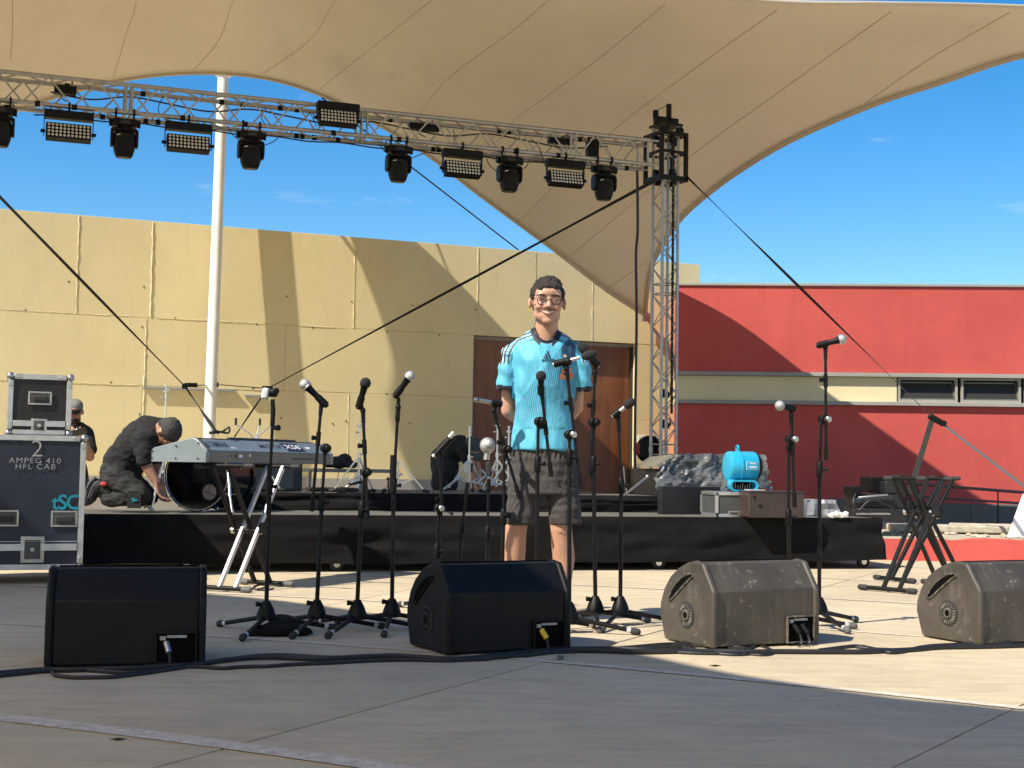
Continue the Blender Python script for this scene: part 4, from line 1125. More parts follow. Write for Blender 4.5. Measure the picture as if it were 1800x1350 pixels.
floor_cable('black cable curling out in a loop in front of the left monitor', [(96, 1172), (88, 1182), (105, 1192), (150, 1195), (220, 1192), (290, 1181), (340, 1176), (400, 1178), (470, 1174), (560, 1170), (690, 1164), (780, 1165), (860, 1162)], .008, .02)
floor_cable('black cable lying in an arch against the second monitor', [(806, 1152, .0), (815, 1144, .03), (840, 1134, .075), (870, 1136, .07), (900, 1143, .03), (950, 1150, .0), (1010, 1149, 0)], .006, 0)
for k, (lb, pts) in enumerate((
    ('long flat loop of black cable at the foot of the third monitor', [(1180, 1136), (1240, 1133), (1300, 1132), (1330, 1131), (1322, 1141), (1290, 1149), (1240, 1148), (1200, 1141), (1230, 1138), (1290, 1140), (1318, 1146)]),
    ('black cable coil heaped left of the third monitor', [(1130, 1141), (1190, 1134), (1235, 1131), (1262, 1137), (1290, 1143), (1305, 1150), (1260, 1152), (1200, 1150), (1120, 1148)]),
    ('black cable with a taped joint in front of the third monitor', [(1010, 1146), (1100, 1140), (1170, 1134), (1250, 1132), (1292, 1138), (1320, 1134), (1345, 1140), (1352, 1148), (1300, 1153), (1240, 1150)]),
    ('thin black cable trailing right from the coil', [(1215, 1146), (1260, 1148), (1300, 1150), (1340, 1154), (1358, 1150), (1340, 1146)]))):
    floor_cable(lb, pts, .008-.001*k, .015)
tp_ = G(1258, 1131); tag(MB().tube(tp_+Vector((-.03, 0, .02)), tp_+Vector((.03, -.01, .017)), .011).build('cable_joint', 'greyrubber'), 'grey taped joint on the cable before the third monitor', 'cable joint')
floor_cable('black cable looping between the third and fourth monitors', [(1440, 1146), (1500, 1139), (1530, 1142), (1560, 1150), (1590, 1148), (1620, 1140), (1680, 1136), (1780, 1134)], .008, .01)
floor_cable('black cable running back left of the loop by the fourth monitor', [(1505, 1140), (1550, 1143), (1610, 1144), (1700, 1139)], .006, .01)
floor_cable('thin cable curled under the keyboard stand', [(438, 1033), (450, 1037), (465, 1034), (470, 1030), (455, 1029), (446, 1034), (460, 1039), (480, 1036)], .005, .01)
bg_ = thing('cable_bag', 'flat black cloth bag lying under the left microphone stands', 'bag', G(485, 1117))
q = MB()
for k, (dx, dy, rx, ry, h_) in enumerate(((0, 0, .13, .08, .035), (.07, .02, .10, .07, .028), (-.09, -.01, .06, .06, .02), (.02, .04, .09, .05, .045))): q.ell(G(485, 1117)+Vector((dx, dy, h_*.6)), (rx, ry, h_))
me = remesh(q, .012, 6); displace(me, lambda c, n: n*(.007*noise.noise(c*28))); shift(me, G(485, 1117)); mkobj('bag_body', me, 'skirt', bg_, G(485, 1117), 60)
bag = bg_
q = MB().torus(G(500, 1112)+Vector((0, 0, .05)), (.2, -.3, 1), .07, .007, 24, 6); q.build('strap', 'strap', bg_)
pc_ = G(985, 1160); tag(MB().box(pc_+Vector((0, 0, .01)), (.025, .018, .018), rz(.5)).build('pebble', 'greyrubber', bevel=.004), 'tiny crumpled grey scrap on the painted line before the second monitor', 'litter')
for px, py, lb in ((1257, 1172, 'small dry leaf on the sunlit floor right of the painted line'), (208, 1302, 'small dark twig lying on the shaded floor at lower left')):
    g = G(px, py); tag(MB().add([g+Vector((-.03, 0, .004)), g+Vector((0, -.008, .010)), g+Vector((.03, .004, .005)), g+Vector((0, .008, .004)), g+Vector((0, 0, .001))], [(0, 1, 2, 3), (0, 4, 1), (1, 4, 2), (2, 4, 3), (3, 4, 0)]).build('dry_leaf', 'joint', smooth=0), lb, 'leaf')

# ================================================================ MICROPHONE STANDS
def stand(label, bpx, bpy, D, az, top, pivot=None, boom=None, knob=1, grp=True, clutch=None, hidden=False):
    """D None: base found from the pixel on the floor.  top: upper end of the straight pole; boom: (head, tail) through pivot"""
    g = G(bpx, bpy) if D is None else Vector((P(bpx, 900, D).x, D, 0)); D = g.y
    L = thing('microphone_stand', label, 'microphone stand', g, group='microphone stands')
    MB().lathe([(.062, .040), (.066, .046), (.078, .046), (.095, .042), (.12, .033), (.142, .021), (.150, .017)], g, (0, 0, 1), 22).build('base_cone', 'black', L)
    MB().tube(g+Vector((-.020, -.01, .135)), g+Vector((-.045, -.02, .137)), .009, .013, 10).build('base_knob', 'black', L)
    for k in range(3):
        a = R(az+120*k); d = Vector((math.cos(a), math.sin(a), 0))
        p0 = g+d*.030+Vector((0, 0, .072)); p1 = g+d*.315+Vector((0, 0, .020))
        leg = MB().tube(p0, p1, .0115, .0105, 12).build('leg', 'blackmetal', L)
        u_ = (p1-p0).normalized()
        MB().tube(p1-u_*.035, p1-u_*.012, .0128, n=12).build('band', 'tape', leg)
        MB().caps(p1-u_*.008, p1+u_*.016, .0155, .017, 12).build('rubber_foot', 'greyrubber' if bpx > 1020 else 'rubber', leg)
    def at(q): return P(q[0], q[1], q[2] if len(q) > 2 else D)
    tp2 = at(top); b0 = g+Vector((0, 0, .14))
    mid = b0.lerp(tp2, .52) if clutch is None else at(clutch)
    MB().tube(b0, mid, .0105, n=12).build('lower_tube', 'blackmetal', L)
    MB().tube(mid, tp2, .0075, n=12).build('upper_tube', 'blackmetal', L)
    d = (tp2-mid).normalized()
    MB().lathe([(-.05, .0145), (-.045, .0165), (.02, .0165), (.03, .012)], mid, d, 14).build('clutch', 'black', L)
    MB().tube(mid+Vector((.012, -.008, -.01)), mid+Vector((.034, -.02, -.008)), .006, .011, 10).build('clutch_knob', 'black', L)
    if boom:
        pv = at(pivot); bm = [at(q) for q in boom]
        MB().lathe([(-.020, .019), (-.016, .0235), (.016, .0235), (.020, .019)], pv, (.35, -1, 0), 18).build('boom_joint', 'black', L)
        MB().lathe([(0, .012), (.03, .017), (.036, .012)], pv+Vector((.01, -.02, 0)), (.35, -1, 0), 10).build('boom_knob', 'nickel' if knob == 2 else 'black', L)
        MB().tube(tp2, pv, .011, n=10).build('joint_neck', 'black', L)
        bo = MB().tube(bm[0], bm[1], .0078, n=12).build('boom_arm', 'blackmetal', L)
        dd = (bm[1]-bm[0]).normalized()
        MB().tube(bm[1]-dd*.07, bm[1], .0115, n=12).build('counterweight', 'black', bo)
        MB().tube(bm[0], bm[0]+dd*.06, .011, .0095, n=12).build('collar', 'black', bo)
        kn = bm[0]+dd*.17
        MB().tube(kn, kn+Vector((-.03, -.01, 0)), .008, .013, 10).build('arm_knob', 'black', bo)
        MB().tube(kn-dd*.03, kn+dd*.04, .0115, n=12).build('sleeve', 'black', bo)
        hd = bm[0]
    else:
        MB().tube(tp2-d*.07, tp2, .0115, n=12).build('top_collar', 'black', L)
        hd = tp2
    return L, hd
def clip_mic(label, hd, tail, head, kind, parent_stand, D=None):
    """tail/head are world points of the two ends of the microphone body"""
    t = Vector(tail); h = Vector(head); d = (h-t).normalized(); ln = (h-t).length
    mid = t.lerp(h, .22)
    # clip belongs to the stand
    cl = MB(); cl.tube(hd, hd.lerp(mid, .6), .009, .010, 10); cl.tube(t+d*.005, t+d*ln*.38, .0185, .0175, 14)
    cl.ell(hd, (.014, .014, .016), None, 10, 6)
    cl.build('clip', 'black', parent_stand)
    Mx = thing('microphone', label, 'microphone', t, group='microphones')
    if kind in ('silver', 'blackball', 'bluish'):
        MB().lathe([(-.004, .010), (0, .0115), (ln*.35, .0135), (ln*.68, .0175), (ln*.74, .0235)], t, d, 18).build('body', 'black', Mx)
        gm = 'grille' if kind != 'blackball' else 'foam'
        MB().lathe([(ln*.735, .0235), (ln*.75, .0258), (ln*.77, .0258), (ln*.785, .0235)], t, d, 20).build('ring', 'alu' if kind != 'blackball' else 'black', Mx)
        r_ = .0265
        pf = []
        for k in range(9):
            a = -.9+(PI/2+.9)*k/8; pf.append((ln-.026+ r_*math.sin(a)*1.0, max(.001, r_*math.cos(a))))
        MB().lathe(pf, t, d, 22).build('grille', gm, Mx)
    elif kind == 'pencil':
        MB().lathe([(0, .0085), (.004, .0105), (ln-.03, .0105), (ln-.028, .012), (ln-.002, .012), (ln, .009)], t, d, 16).build('body', 'nickel', Mx)
        MB().lathe([(ln-.024, .0128), (ln-.020, .0128)], t, d, 16).build('ring', 'black', Mx)
    elif kind == 'foam':
        MB().lathe([(0, .0085), (.004, .0098), (ln*.62, .0098)], t, d, 16).build('body', 'alu', Mx)
        c_ = t+d*(ln*.84)
        MB().ell(c_, (.024, .024, ln*.26 if ln < .2 else .040), d.to_track_quat('Z', 'Y').to_matrix(), 20, 14).build('windshield', 'foam', Mx)
    return Mx
def pp(px, py, D): return P(px, py, D)
# four stands at left
sL1, h1 = stand('leftmost microphone stand, pale drum microphone on top', 467, 1113, None, 262, (480, 722), clutch=(474, 852))
D1 = G(467, 1113).y
Mx = thing('microphone', 'pale grey box-shaped drum microphone on the leftmost stand', 'microphone', P(470, 693, D1), group='microphones')
MB().box((0, 0, 0), (.035, .05, .055), Matrix.Rotation(R(8), 3, 'Y')).xf(Matrix.Translation(P(467, 692, D1))).build('body', 'whiteg', Mx, bevel=.011, segs=3)
MB().lathe([(-.02, .022), (.02, .022)], P(478, 690, D1), (1, -.5, 0), 14).build('back', 'black', Mx)
MB().lathe([(0, .012), (.012, .016), (.016, .012)], P(486, 688, D1)-Vector((0, .02, 0)), (.3, -1, 0), 12).build('swivel', 'blackmetal', Mx)
MB().tube(P(480, 722, D1), P(479, 702, D1), .012, .010, 12).build('clip', 'black', sL1)
MB().tube(P(472, 905, D1-.03), P(474, 815, D1-.03), .012, n=12).build('folded_arm', 'black', sL1)
MB().tube(P(478, 752, D1), P(490, 752, D1-.03), .008, .014, 12).build('top_knob', 'black', sL1)
MB().tube(P(461, 890, D1), P(455, 891, D1), .010, .012, 10).build('side_knob', 'black', sL1)
sL2, h2 = stand('second microphone stand from the left, silver-headed microphone tilted left', 556, 1110, None, 259, (571, 800), pivot=(572, 788), boom=((565, 708), (548, 899)), clutch=(566, 880))
D2 = G(556, 1110).y
clip_mic('silver-headed microphone pointing up to the left on the second stand', h2, P(575, 714, D2), P(529, 669, D2-.02), 'silver', sL2)
sL3, h3 = stand('third microphone stand from the left with all-black ball microphone', 627, 1110, None, 253, (640, 840), pivot=(643, 830), boom=((638, 722), (646, 913)), clutch=(636, 892))
D3 = G(627, 1110).y
clip_mic('all-black ball microphone pointing up on the third stand', h3, P(630, 718, D3), P(645, 664, D3-.03), 'blackball', sL3)
sL4, h4 = stand('fourth microphone stand from the left with straight pole, silver microphone tilted right', 688, 1107, None, 269, (700, 716), clutch=(692, 850))
D4 = G(688, 1107).y
clip_mic('silver-headed microphone pointing up to the right on the fourth stand', h4, P(694, 698, D4), P(726, 654, D4-.02), 'silver', sL4)
MB().tube(P(692, 800, D4), P(690, 867, D4), .0165, n=14).build('thick_sleeve', 'black', sL4)
MB().tube(P(692, 842, D4), P(679, 842, D4), .004, n=8).build('handle_bar', 'black', sL4)
MB().tube(P(682, 838, D4), P(683, 866, D4), .0035, n=8).build('handle_bar', 'black', sL4)
# low stands behind the second monitor
s5, h5 = stand('low stand behind the second monitor carrying a slanted stick microphone', 768, 0, 7.5, 250, (771, 905), pivot=(771, 893), boom=((775, 822), (776, 982)), clutch=(768, 965), knob=2)
D5 = 7.5
Mx = thing('microphone', 'slanted black stick microphone with silver ends over the bending man', 'microphone', P(765, 800, D5), group='microphones')
MB().tube(P(765, 800, D5), P(797, 766, D5), .018, .020, 16).build('body', 'black', Mx)
MB().tube(P(761, 803, D5), P(771, 792, D5), .012, .012, 12).build('tail_cap', 'chrome', Mx)
MB().tube(P(790, 769, D5-.02), P(798, 760, D5-.02), .014, .014, 12).build('head_cap', 'chrome', Mx)
MB().tube(P(774, 822, D5), P(772, 797, D5), .014, .02, 12).build('clip', 'black', s5)
MB().tube(P(774, 895, D5), P(793, 902, D5), .004, n=8).ell(P(794, 903, D5), (.010, .010, .010), None, 8, 6).build('side_handle', 'blackmetal', s5)
s6, h6 = stand('low stand leaning left, with a pale grey box microphone', 812, 0, 7.6, 235, (810, 930), clutch=(806, 955)) if False else stand('low stand behind the second monitor with a pale grey box microphone', 806, 0, 7.6, 235, (822, 848), clutch=(812, 930))
Mx = thing('microphone', 'pale grey box microphone below the cap of the bending man', 'microphone', P(822, 822, 7.6), group='microphones')
MB().box((0, 0, 0), (.038, .04, .062)).xf(Matrix.Translation(P(822, 822, 7.6))).build('body', 'whiteg', Mx, bevel=.007)
MB().box((0, 0, 0), (.014, .05, .05)).xf(Matrix.Translation(P(829, 822, 7.61))).build('side_plate', 'blackmetal', Mx, bevel=.004)
MB().tube(P(822, 848, 7.6), P(822, 832, 7.6), .009, .012, 10).build('clip', 'nickel', s6)
s7, h7 = stand('low stand behind the second monitor with a round silver grille microphone', 857, 0, 7.4, 262, (859, 842), clutch=(857, 935))
D7 = 7.4
Mx = thing('microphone', 'round silver-grilled ball microphone left of the smiling man', 'microphone', P(857, 783, D7), group='microphones')
MB().ell(P(857, 783, D7), (.042, .042, .044), None, 22, 16).build('grille', 'grille', Mx)
MB().lathe([(-.008, .043), (.008, .043)], P(859, 783, D7), (1, -.1, .2), 22).build('ring', 'nickel', Mx)
MB().lathe([(0, .018), (.05, .014)], P(855, 808, D7), (.1, 0, 1), 14).build('neck', 'nickel', Mx)
MB().box((0, 0, 0), (.030, .034, .075)).xf(Matrix.Translation(P(859, 824, D7))).build('clip', 'rubber', s7, bevel=.006)
s8, h8 = stand('tall boom stand just left of the smiling man, pencil microphone', 884, 0, 7.0, 250, (886, 805), pivot=(889, 790), boom=((868, 722), (914, 878)), clutch=(885, 905))
clip_mic('black pencil microphone pointing left beside the man’s elbow'.replace('’', "'"), h8, P(884, 711, 7.0), P(833, 702, 6.98), 'pencil', s8)
MB().tube(P(884, 905, 7.0), P(894, 905, 6.97), .008, .014, 12).build('low_knob', 'black', s8)
s9, h9 = stand('boom stand in front of the man carrying a small foam-covered microphone', 945, 0, 6.7, 262, (946, 752), pivot=(948, 741), boom=((952, 690), (969, 838)), clutch=(945, 812))
D9 = 6.7
clip_mic('small black foam microphone in front of the man\'s shirt', h9, P(951, 694, D9), P(951, 652, D9-.03), 'blackball', s9)
for ch in [c for c in bpy.data.objects if c.parent == s9 and c.name.startswith('boom_joint')]: pass
s10, h10 = stand('boom stand with silver pencil microphone across the man\'s chest', 1000, 1113, None, 350, (1001, 775), pivot=(1001, 764), boom=((996, 648), (1021, 860)), clutch=(1001, 800), knob=2)
D10 = G(1000, 1113).y
clip_mic('silver pencil microphone with oval foam pointing right across the man\'s chest', h10, P(972, 641, D10), P(1048, 621, D10-.02), 'foam', s10)
MB().ell(P(998, 636, D10), (.022, .03, .022), None, 12, 8).build('clip_ball', 'black', s10)
s11, h11 = stand('boom stand at the man\'s left elbow with short silver microphone', 1046, 1100, None, 270, (1044, 755), pivot=(1043, 743), boom=((1046, 655), (1037, 838)), clutch=(1043, 812))
D11 = G(1046, 1100).y
clip_mic('short silver microphone with round foam pointing left at the man\'s shoulder', h11, P(1053, 645, D11), P(1020, 607, D11-.02), 'foam', s11)
s12, h12 = stand('straight microphone stand in front of the brown door', 1090, 1100, None, 250, (1087, 735), clutch=(1092, 850))
D12 = G(1090, 1100).y
clip_mic('pencil microphone with black foam before the brown door', h12, P(1076, 733, D12), P(1112, 705, D12-.02), 'foam', s12)
MB().path([P(1096, 820, D12), P(1098, 850, D12), P(1097, 872, D12), P(1101, 868, D12), P(1101, 858, D12)], .003, 6).build('wire_hook', 'nickel', s12)
s13, h13 = stand('microphone stand behind the third monitor, arm folded down', 1388, 0, 7.0, 240, (1386, 785), pivot=(1389, 772), boom=((1391, 730), (1397, 892)), clutch=(1386, 905), knob=2)
clip_mic('silver-headed microphone pointing left above the third monitor', h13, P(1397, 719, 7.0), P(1363, 711, 6.97), 'silver', s13)
s14, h14 = stand('tall microphone stand right of the third monitor', 1440, 1101, None, 282, (1443, 748), pivot=(1447, 737), boom=((1451, 611), (1452, 808)), clutch=(1441, 822), knob=2)
D14 = G(1440, 1101).y
clip_mic('silver-headed microphone pointing right on the tall right stand', h14, P(1436, 608, D14), P(1488, 594, D14-.02), 'silver', s14)

# ================================================================ KEYBOARD AND ITS STANDS
KA = R(64)
kn = P(362, 812, 8.5); kx = Vector((math.cos(KA), math.sin(KA), 0)); ky = Vector((-math.sin(KA), math.cos(KA), 0))
kb = thing('keyboard', 'silver-grey workstation keyboard seen from behind on a folding stand', 'keyboard', kn)
Lk, Wk, Hk = 1.42, .43, .145
# side profile: y from rear (0) to the player's side (Wk)
prof = [(0, 0), (0, .070), (.085, .142), (.12, .146), (.30, .108), (Wk-.02, .084), (Wk, .072), (Wk, .008), (Wk-.02, 0)]
def kprism(x0_, x1_, pf): return MB().prism(pf, kn+kx*x0_, ky, Vector((0, 0, 1)), kx, x1_-x0_)
kprism(.03, Lk-.03, prof).build('case', 'kbrear', kb, smooth=25, bevel=.004)
pe = [(-.004, -.002), (-.004, .072), (.083, .146), (.122, .150), (.30, .112), (Wk-.015, .088), (Wk+.006, .074), (Wk+.006, .006), (Wk-.015, -.002)]
for a, b_ in ((0, .029), (Lk-.029, Lk)):
    e = kprism(a, b_, pe).build('end_cheek', 'kbgrey', kb, smooth=25, bevel=.006, segs=3)
    if a == 0:
        MB().prism([(.0, -.002), (.0, .060), (Wk, .026), (Wk, -.002)], kn-kx*.0035, ky, Vector((0, 0, 1)), kx, .003).build('lower_step', 'kbgrey', e, smooth=0)
        for y, z in ((.06, .020), (.235, .020), (.425, .020), (.06, .118), (.235, .098), (.425, .066)):
            MB().lathe([(0, .006), (.003, .006)], kn+ky*y+Vector((0, 0, z))-kx*.004, -kx, 10).build('screw', 'kbdark', e)
# sloping rear top with name
sl_n = Vector((0, 0, 1)); sdv = (ky*.085+Vector((0, 0, .072))).normalized(); sno = kx.cross(sdv)
MB().box((0, 0, 0), (Lk-.07, .106, .003)).xf(frame(kn+kx*(Lk/2)+ky*.0425+Vector((0, 0, .106))+sno*.002, kx, sdv)).build('name_panel', 'kbblue', kb, smooth=0)
MB().box((0, 0, 0), (.012, .109, .004)).xf(frame(kn+kx*.035+ky*.0425+Vector((0, 0, .106))+sno*.003, kx, sdv)).build('edge_strip', 'kbdark', kb, smooth=0)
def kpos(px):
    a, b_ = 0, Lk
    for _ in range(30):
        m_ = (a+b_)/2
        if proj(kn+kx*m_+Vector((0, 0, .106)))[0] < px: a = m_
        else: b_ = m_
    return m_
def kt(txt, pa, pb, v, size, mat, bold=0, sp=1.0, off=.0045):
    xa, xb = kpos(pa), kpos(pb); me = text_mesh(txt, size, .0006, sp, bold)
    xs = [v_.co.x for v_ in me.vertices]; wd = max(xs)-min(xs); mid = (max(xs)+min(xs))/2
    me.transform(Matrix.Diagonal(((xb-xa)/wd, 1, 1, 1)) @ Matrix.Translation((-mid, 0, 0))); me.materials.append(MT[mat])
    m4 = frame(kn+kx*((xa+xb)/2)+ky*.0425+Vector((0, 0, .106))+sdv*v+sno*off, kx, sdv); m4.translation -= kn
    inst('lettering', me, None, kb, m4)
q = MB(); c_ = kn+kx*kpos(371.5)+ky*.0425+Vector((0, 0, .106))+sno*.0045
q.torus(c_, sno, .021, .0026, 24, 6)
for k in range(3):
    a = PI/2+k*2*PI/3; q.tube(c_+(kx*math.cos(a)+sdv*math.sin(a))*.020, c_-(kx*math.cos(a)+sdv*math.sin(a))*.006, .0022, n=6)
q.build('emblem', 'navyprint', kb)
kt('YAMAHA', 378, 409, .003, .076, 'navyprint', .0008)
kt('oc', 410, 420, -.022, .032, 'whiteprint')
kt('MOTIF', 465, 503, .0, .052, 'navyprint', .0004, 1.1)
xa_, xb_ = kpos(505), kpos(540); bw2 = (xb_-xa_)
MB().prism([(0, .042), (bw2*.86, .042), (bw2, -.042), (bw2*.14, -.042)], kn+kx*xa_+ky*.0425+Vector((0, 0, .106))+sno*.0046, kx, sdv, sno, .0012).build('badge', 'navyprint', kb, smooth=0)
kt('XS8', 509, 535, 0, .062, 'whiteprint', .0005, 1.0, .0072)
MB().box((0, 0, 0), (.05, .020, .001)).xf(frame(kn+kx*kpos(549)+ky*.0425+Vector((0, 0, .106))+sno*.0045, kx, sdv)).build('sticker', 'whiteprint', kb, smooth=0)
# rear sockets
def rk(x, z, r_, mat, n=12): MB().lathe([(0, r_), (.003, r_)], kn+kx*x+Vector((0, 0, z))-ky*.0005, -ky, n).build('socket', mat, kb)
rk(.30, .040, .011, 'kbdark'); rk(.255, .042, .004, 'kbdark'); rk(.225, .042, .003, 'kbdark'); rk(.445, .047, .010, 'alu')
MB().box((0, 0, 0), (.035, .003, .016), rz(KA)).xf(Matrix.Translation(kn+kx*.345+Vector((0, 0, .042))-ky*.002)).build('socket_plate', 'whiteprint', kb, smooth=0)
for x in (.47, .50, .53, .56): rk(x, .050, .003, 'kbdark', 8)
for i in range(12): rk(.93+.026*i, .030+.001*(i % 3), .0065, 'kbdark', 10)
for i, x in enumerate((.40, .46, .50, .58)): rk(x, .026, .0025, 'kbdark', 8)
# control panel and keys on the far side
MB().box((0, 0, 0), (Lk-.10, .16, .004)).xf(frame(kn+kx*(Lk/2)+ky*.21+Vector((0, 0, .130)), kx, ky*.18+Vector((0, 0, -.048)))).build('control_panel', 'kbdark', kb, smooth=0)
km = MB()
for i in range(52): km.box((0, 0, 0), (.0225, .13, .012)).v[-8:] = [frame(kn+kx*(.10+.0235*i)+ky*.345+Vector((0, 0, .090)), kx, ky) @ v for v in km.v[-8:]]
for i in range(0): pass
KW = km.build('white_keys', 'white', kb, smooth=0)
MB().box((0, 0, 0), (.75, .03, .028)).xf(frame(kn+kx*.85+ky*.20+Vector((0, 0, .152)), kx, ky)).build('music_rest', 'kbdark', kb, smooth=0, bevel=.004)
q = MB().path(spline([kn+kx*.17+ky*.10+Vector((0, 0, .185)), kn+kx*.25+ky*.13+Vector((0, 0, .20)), kn+kx*.34+ky*.10+Vector((0, 0, .19)), kn+kx*.40+ky*.14+Vector((0, 0, .23)), kn+kx*.36+ky*.16+Vector((0, 0, .20)), kn+kx*.22+ky*.14+Vector((0, 0, .185)), kn+kx*.18+ky*.12+Vector((0, 0, .19))], 6), .007, 6)
tag(q.build('cable_coil', 'cable'), 'small tangle of black cable resting on top of the keyboard', 'cable')
def xstand(label, org, ang, ht, half, depth, mats, silver=False, foot=.20, twin=True):
    """org: floor centre; local x across the X, y along the tubes"""
    ax = Vector((math.cos(ang), math.sin(ang), 0)); ay = Vector((-math.sin(ang), math.cos(ang), 0)); up = Vector((0, 0, 1))
    L = thing('keyboard_stand', label, 'keyboard stand', org, group='folding keyboard stands')
    for s in (-1, 1):
        fb = org+ax*(s*half[0])+up*.022
        f_ = MB().tube(fb-ay*foot, fb+ay*foot, .015, n=14).build('foot_bar', mats[1], L)
        for e in (-1, 1): MB().caps(fb+ay*(e*(foot-.02)), fb+ay*(e*(foot+.025)), .019, .019, 12).build('rubber_cap', 'rubber' if not silver else 'greyrubber', f_)
        tb_ = org+ax*(s*half[1])+up*ht
        t_ = MB().tube(tb_-ay*depth, tb_+ay*depth, .014, n=14).build('top_bar', 'black', L)
        for e in (-1, 1): MB().caps(tb_+ay*(e*(depth-.03)), tb_+ay*(e*(depth+.02)), .017, .017, 12).build('end_grip', 'rubber', t_)
        # legs: from the foot on side s up to the top bar on the other side
        for e in ((-.06, .06) if twin else (0,)):
            p0 = fb+ay*(e+.03*s); p1 = org-ax*(s*half[1])+up*ht+ay*(e+.03*s)
            leg = MB().strap(p0, p1, .028, .022, ay).build('leg', mats[0] if not (silver and s < 0) else mats[2], L, smooth=0, bevel=.003)
        p0 = fb+ay*.03*s; p1 = org-ax*(s*half[1])+up*ht+ay*.03*s
    hz_ = ht*half[0]/(half[0]+half[1])
    for e in (-.10, .10): MB().lathe([(-.012, .022), (.012, .022)], org+up*hz_+ay*e, ay, 12).build('pivot_bolt', 'nickel', L)
    MB().tube(org+up*hz_-ay*.13, org+up*hz_+ay*.13, .012, n=10).build('pivot', 'blackmetal', L)
    MB().box((0, 0, 0), (.10, .012, .07), rz(ang)).xf(Matrix.Translation(org+up*(hz_+.02)-ay*.125)).build('lock_plate', 'blackmetal', L, smooth=0, bevel=.01)
    return L
fa = G(392, 1040); fbp = G(468, 1030); oc = (fa+fbp)/2
xs1 = xstand('folding X stand with silver and black legs under the silver-grey keyboard', oc, math.atan2((fbp-fa).y, (fbp-fa).x), kn.z-.022, ((fbp-fa).length/2, .27), .19, ['blackmetal', 'blackmetal', 'alu'], True, .17)
g1 = G(1563, 1041); g2 = G(1680, 1031)
xs2 = xstand('empty black folding X stand standing at the right, nearer of the two', (g1+g2)/2+Vector((-.03, .0, 0)), math.atan2((g2-g1).y+.05, (g2-g1).x), .765, ((g2-g1).length/2, .185), .13, ['blackmetal', 'blackmetal', 'blackmetal'], False, .18)
g3 = G(1590, 1021); g4 = G(1700, 1017)
xs3 = xstand('empty black folding X stand nested behind the nearer one at the right', (g3+g4)/2+Vector((-.11, -.12, 0)), math.atan2((g4-g3).y, (g4-g3).x), .768, ((g4-g3).length/2, .19), .12, ['blackmetal', 'blackmetal', 'blackmetal'], False, .17)

# ================================================================ FLIGHT CASES
def flightcase(name, label, org, ang, sx_, sy_, sz_, mat, rail=.035, z0_=0.0, corners=True, grp='flight cases', cat='flight case', t=.006):
    """org: front left bottom corner on the ground plane, local x right along the front, y away"""
    L = thing(name, label, cat, (org[0], org[1], z0_), ang, group=grp)
    MB().box((sx_/2, sy_/2, sz_/2), (sx_-.012, sy_-.012, sz_-.012)).build('body', mat, L, local=True, smooth=0)
    def rail_(c_, s_): MB().box(c_, s_).build('edge_rail', 'alu', L, local=True, smooth=0, bevel=.003)
    w = rail
    for y in (0, sy_):
        for z in (0, sz_): rail_((sx_/2, y+(t/2 if y else -t/2)*0+(w/2-.004 if y == 0 else -w/2+.004), z+(w/2-.004 if z == 0 else -w/2+.004)), (sx_-2*w, w, w))
        for x in (0, sx_): rail_((x+(w/2-.004 if x == 0 else -w/2+.004), y+(w/2-.004 if y == 0 else -w/2+.004), sz_/2), (w, w, sz_-2*w))
    for x in (0, sx_):
        for z in (0, sz_): rail_((x+(w/2-.004 if x == 0 else -w/2+.004), sy_/2, z+(w/2-.004 if z == 0 else -w/2+.004)), (w, sy_-2*w, w))
    if corners:
        for x in (0, sx_):
            for y in (0, sy_):
                for z in (0, sz_):
                    p = Vector((x, y, z)); c_ = Vector((sx_/2, sy_/2, sz_/2)); d = Vector((1 if x else -1, 1 if y else -1, 1 if z else -1))
                    q = MB().ell(p-d*.010, (.026, .026, .026), None, 12, 8)
                    cb = q.build('ball_corner', 'nickel', L, local=True)
                    if y == 0:
                        for dx, dz in ((.045, 0), (0, .045)):
                            MB().box((x-d.x*(dx+.012), -.006, z-d.z*(dz+.012)), (.045 if dx else .022, .006, .045 if dz else .022)).build('corner_brace', 'nickel', cb, local=True, bevel=.004)
    return L
def handle(L, x, z, w=.10, h=.07, y=-.004):
    f_ = MB(); t = .012
    for c_, s_ in (((x, y, z+h/2-t/2), (w, .006, t)), ((x, y, z-h/2+t/2), (w, .006, t)), ((x-w/2+t/2, y, z), (t, .006, h-2*t)), ((x+w/2-t/2, y, z), (t, .006, h-2*t))): f_.box(c_, s_)
    o = f_.build('handle', 'nickel', L, local=True, smooth=0, bevel=.002)
    MB().box((x, y+.001, z), (w-2*t, .004, h-2*t)).build('dish', 'casegrey', o, local=True, smooth=0)
    MB().box((x, y-.006, z-.004), (w*.62, .012, h*.36)).build('grip', 'rubber', o, local=True, bevel=.004)
    q = MB()
    for k in range(5): q.ell((x-w*.42+w*.84*k/4, y-.004, z+h/2-t/2), (.003, .002, .003), None, 6, 4)
    q.build('rivets', 'chrome', o, local=True, kind='stuff')
def latch(L, x, z, w=.06, h=.085, y=-.006):
    o = MB().box((x, y, z), (w, .006, h)).build('latch', 'nickel', L, local=True, bevel=.004)
    MB().box((x, y-.004, z), (w*.68, .004, h*.72)).build('latch_dish', 'casegrey', o, local=True, smooth=0)
    MB().lathe([(0, .014), (.008, .012)], (x, y-.006, z), (0, -1, 0), 14).build('latch_cam', 'nickel', o, local=True)
    MB().box((x, y-.014, z), (.026, .006, .010)).build('latch_wing', 'nickel', o, local=True, smooth=0)
D_ = 8.95; rc = P(147, 900, D_)
ca = R(19); SXc = 1.15
co = Vector((rc.x, rc.y, 0))-Vector((math.cos(ca), math.sin(ca), 0))*SXc
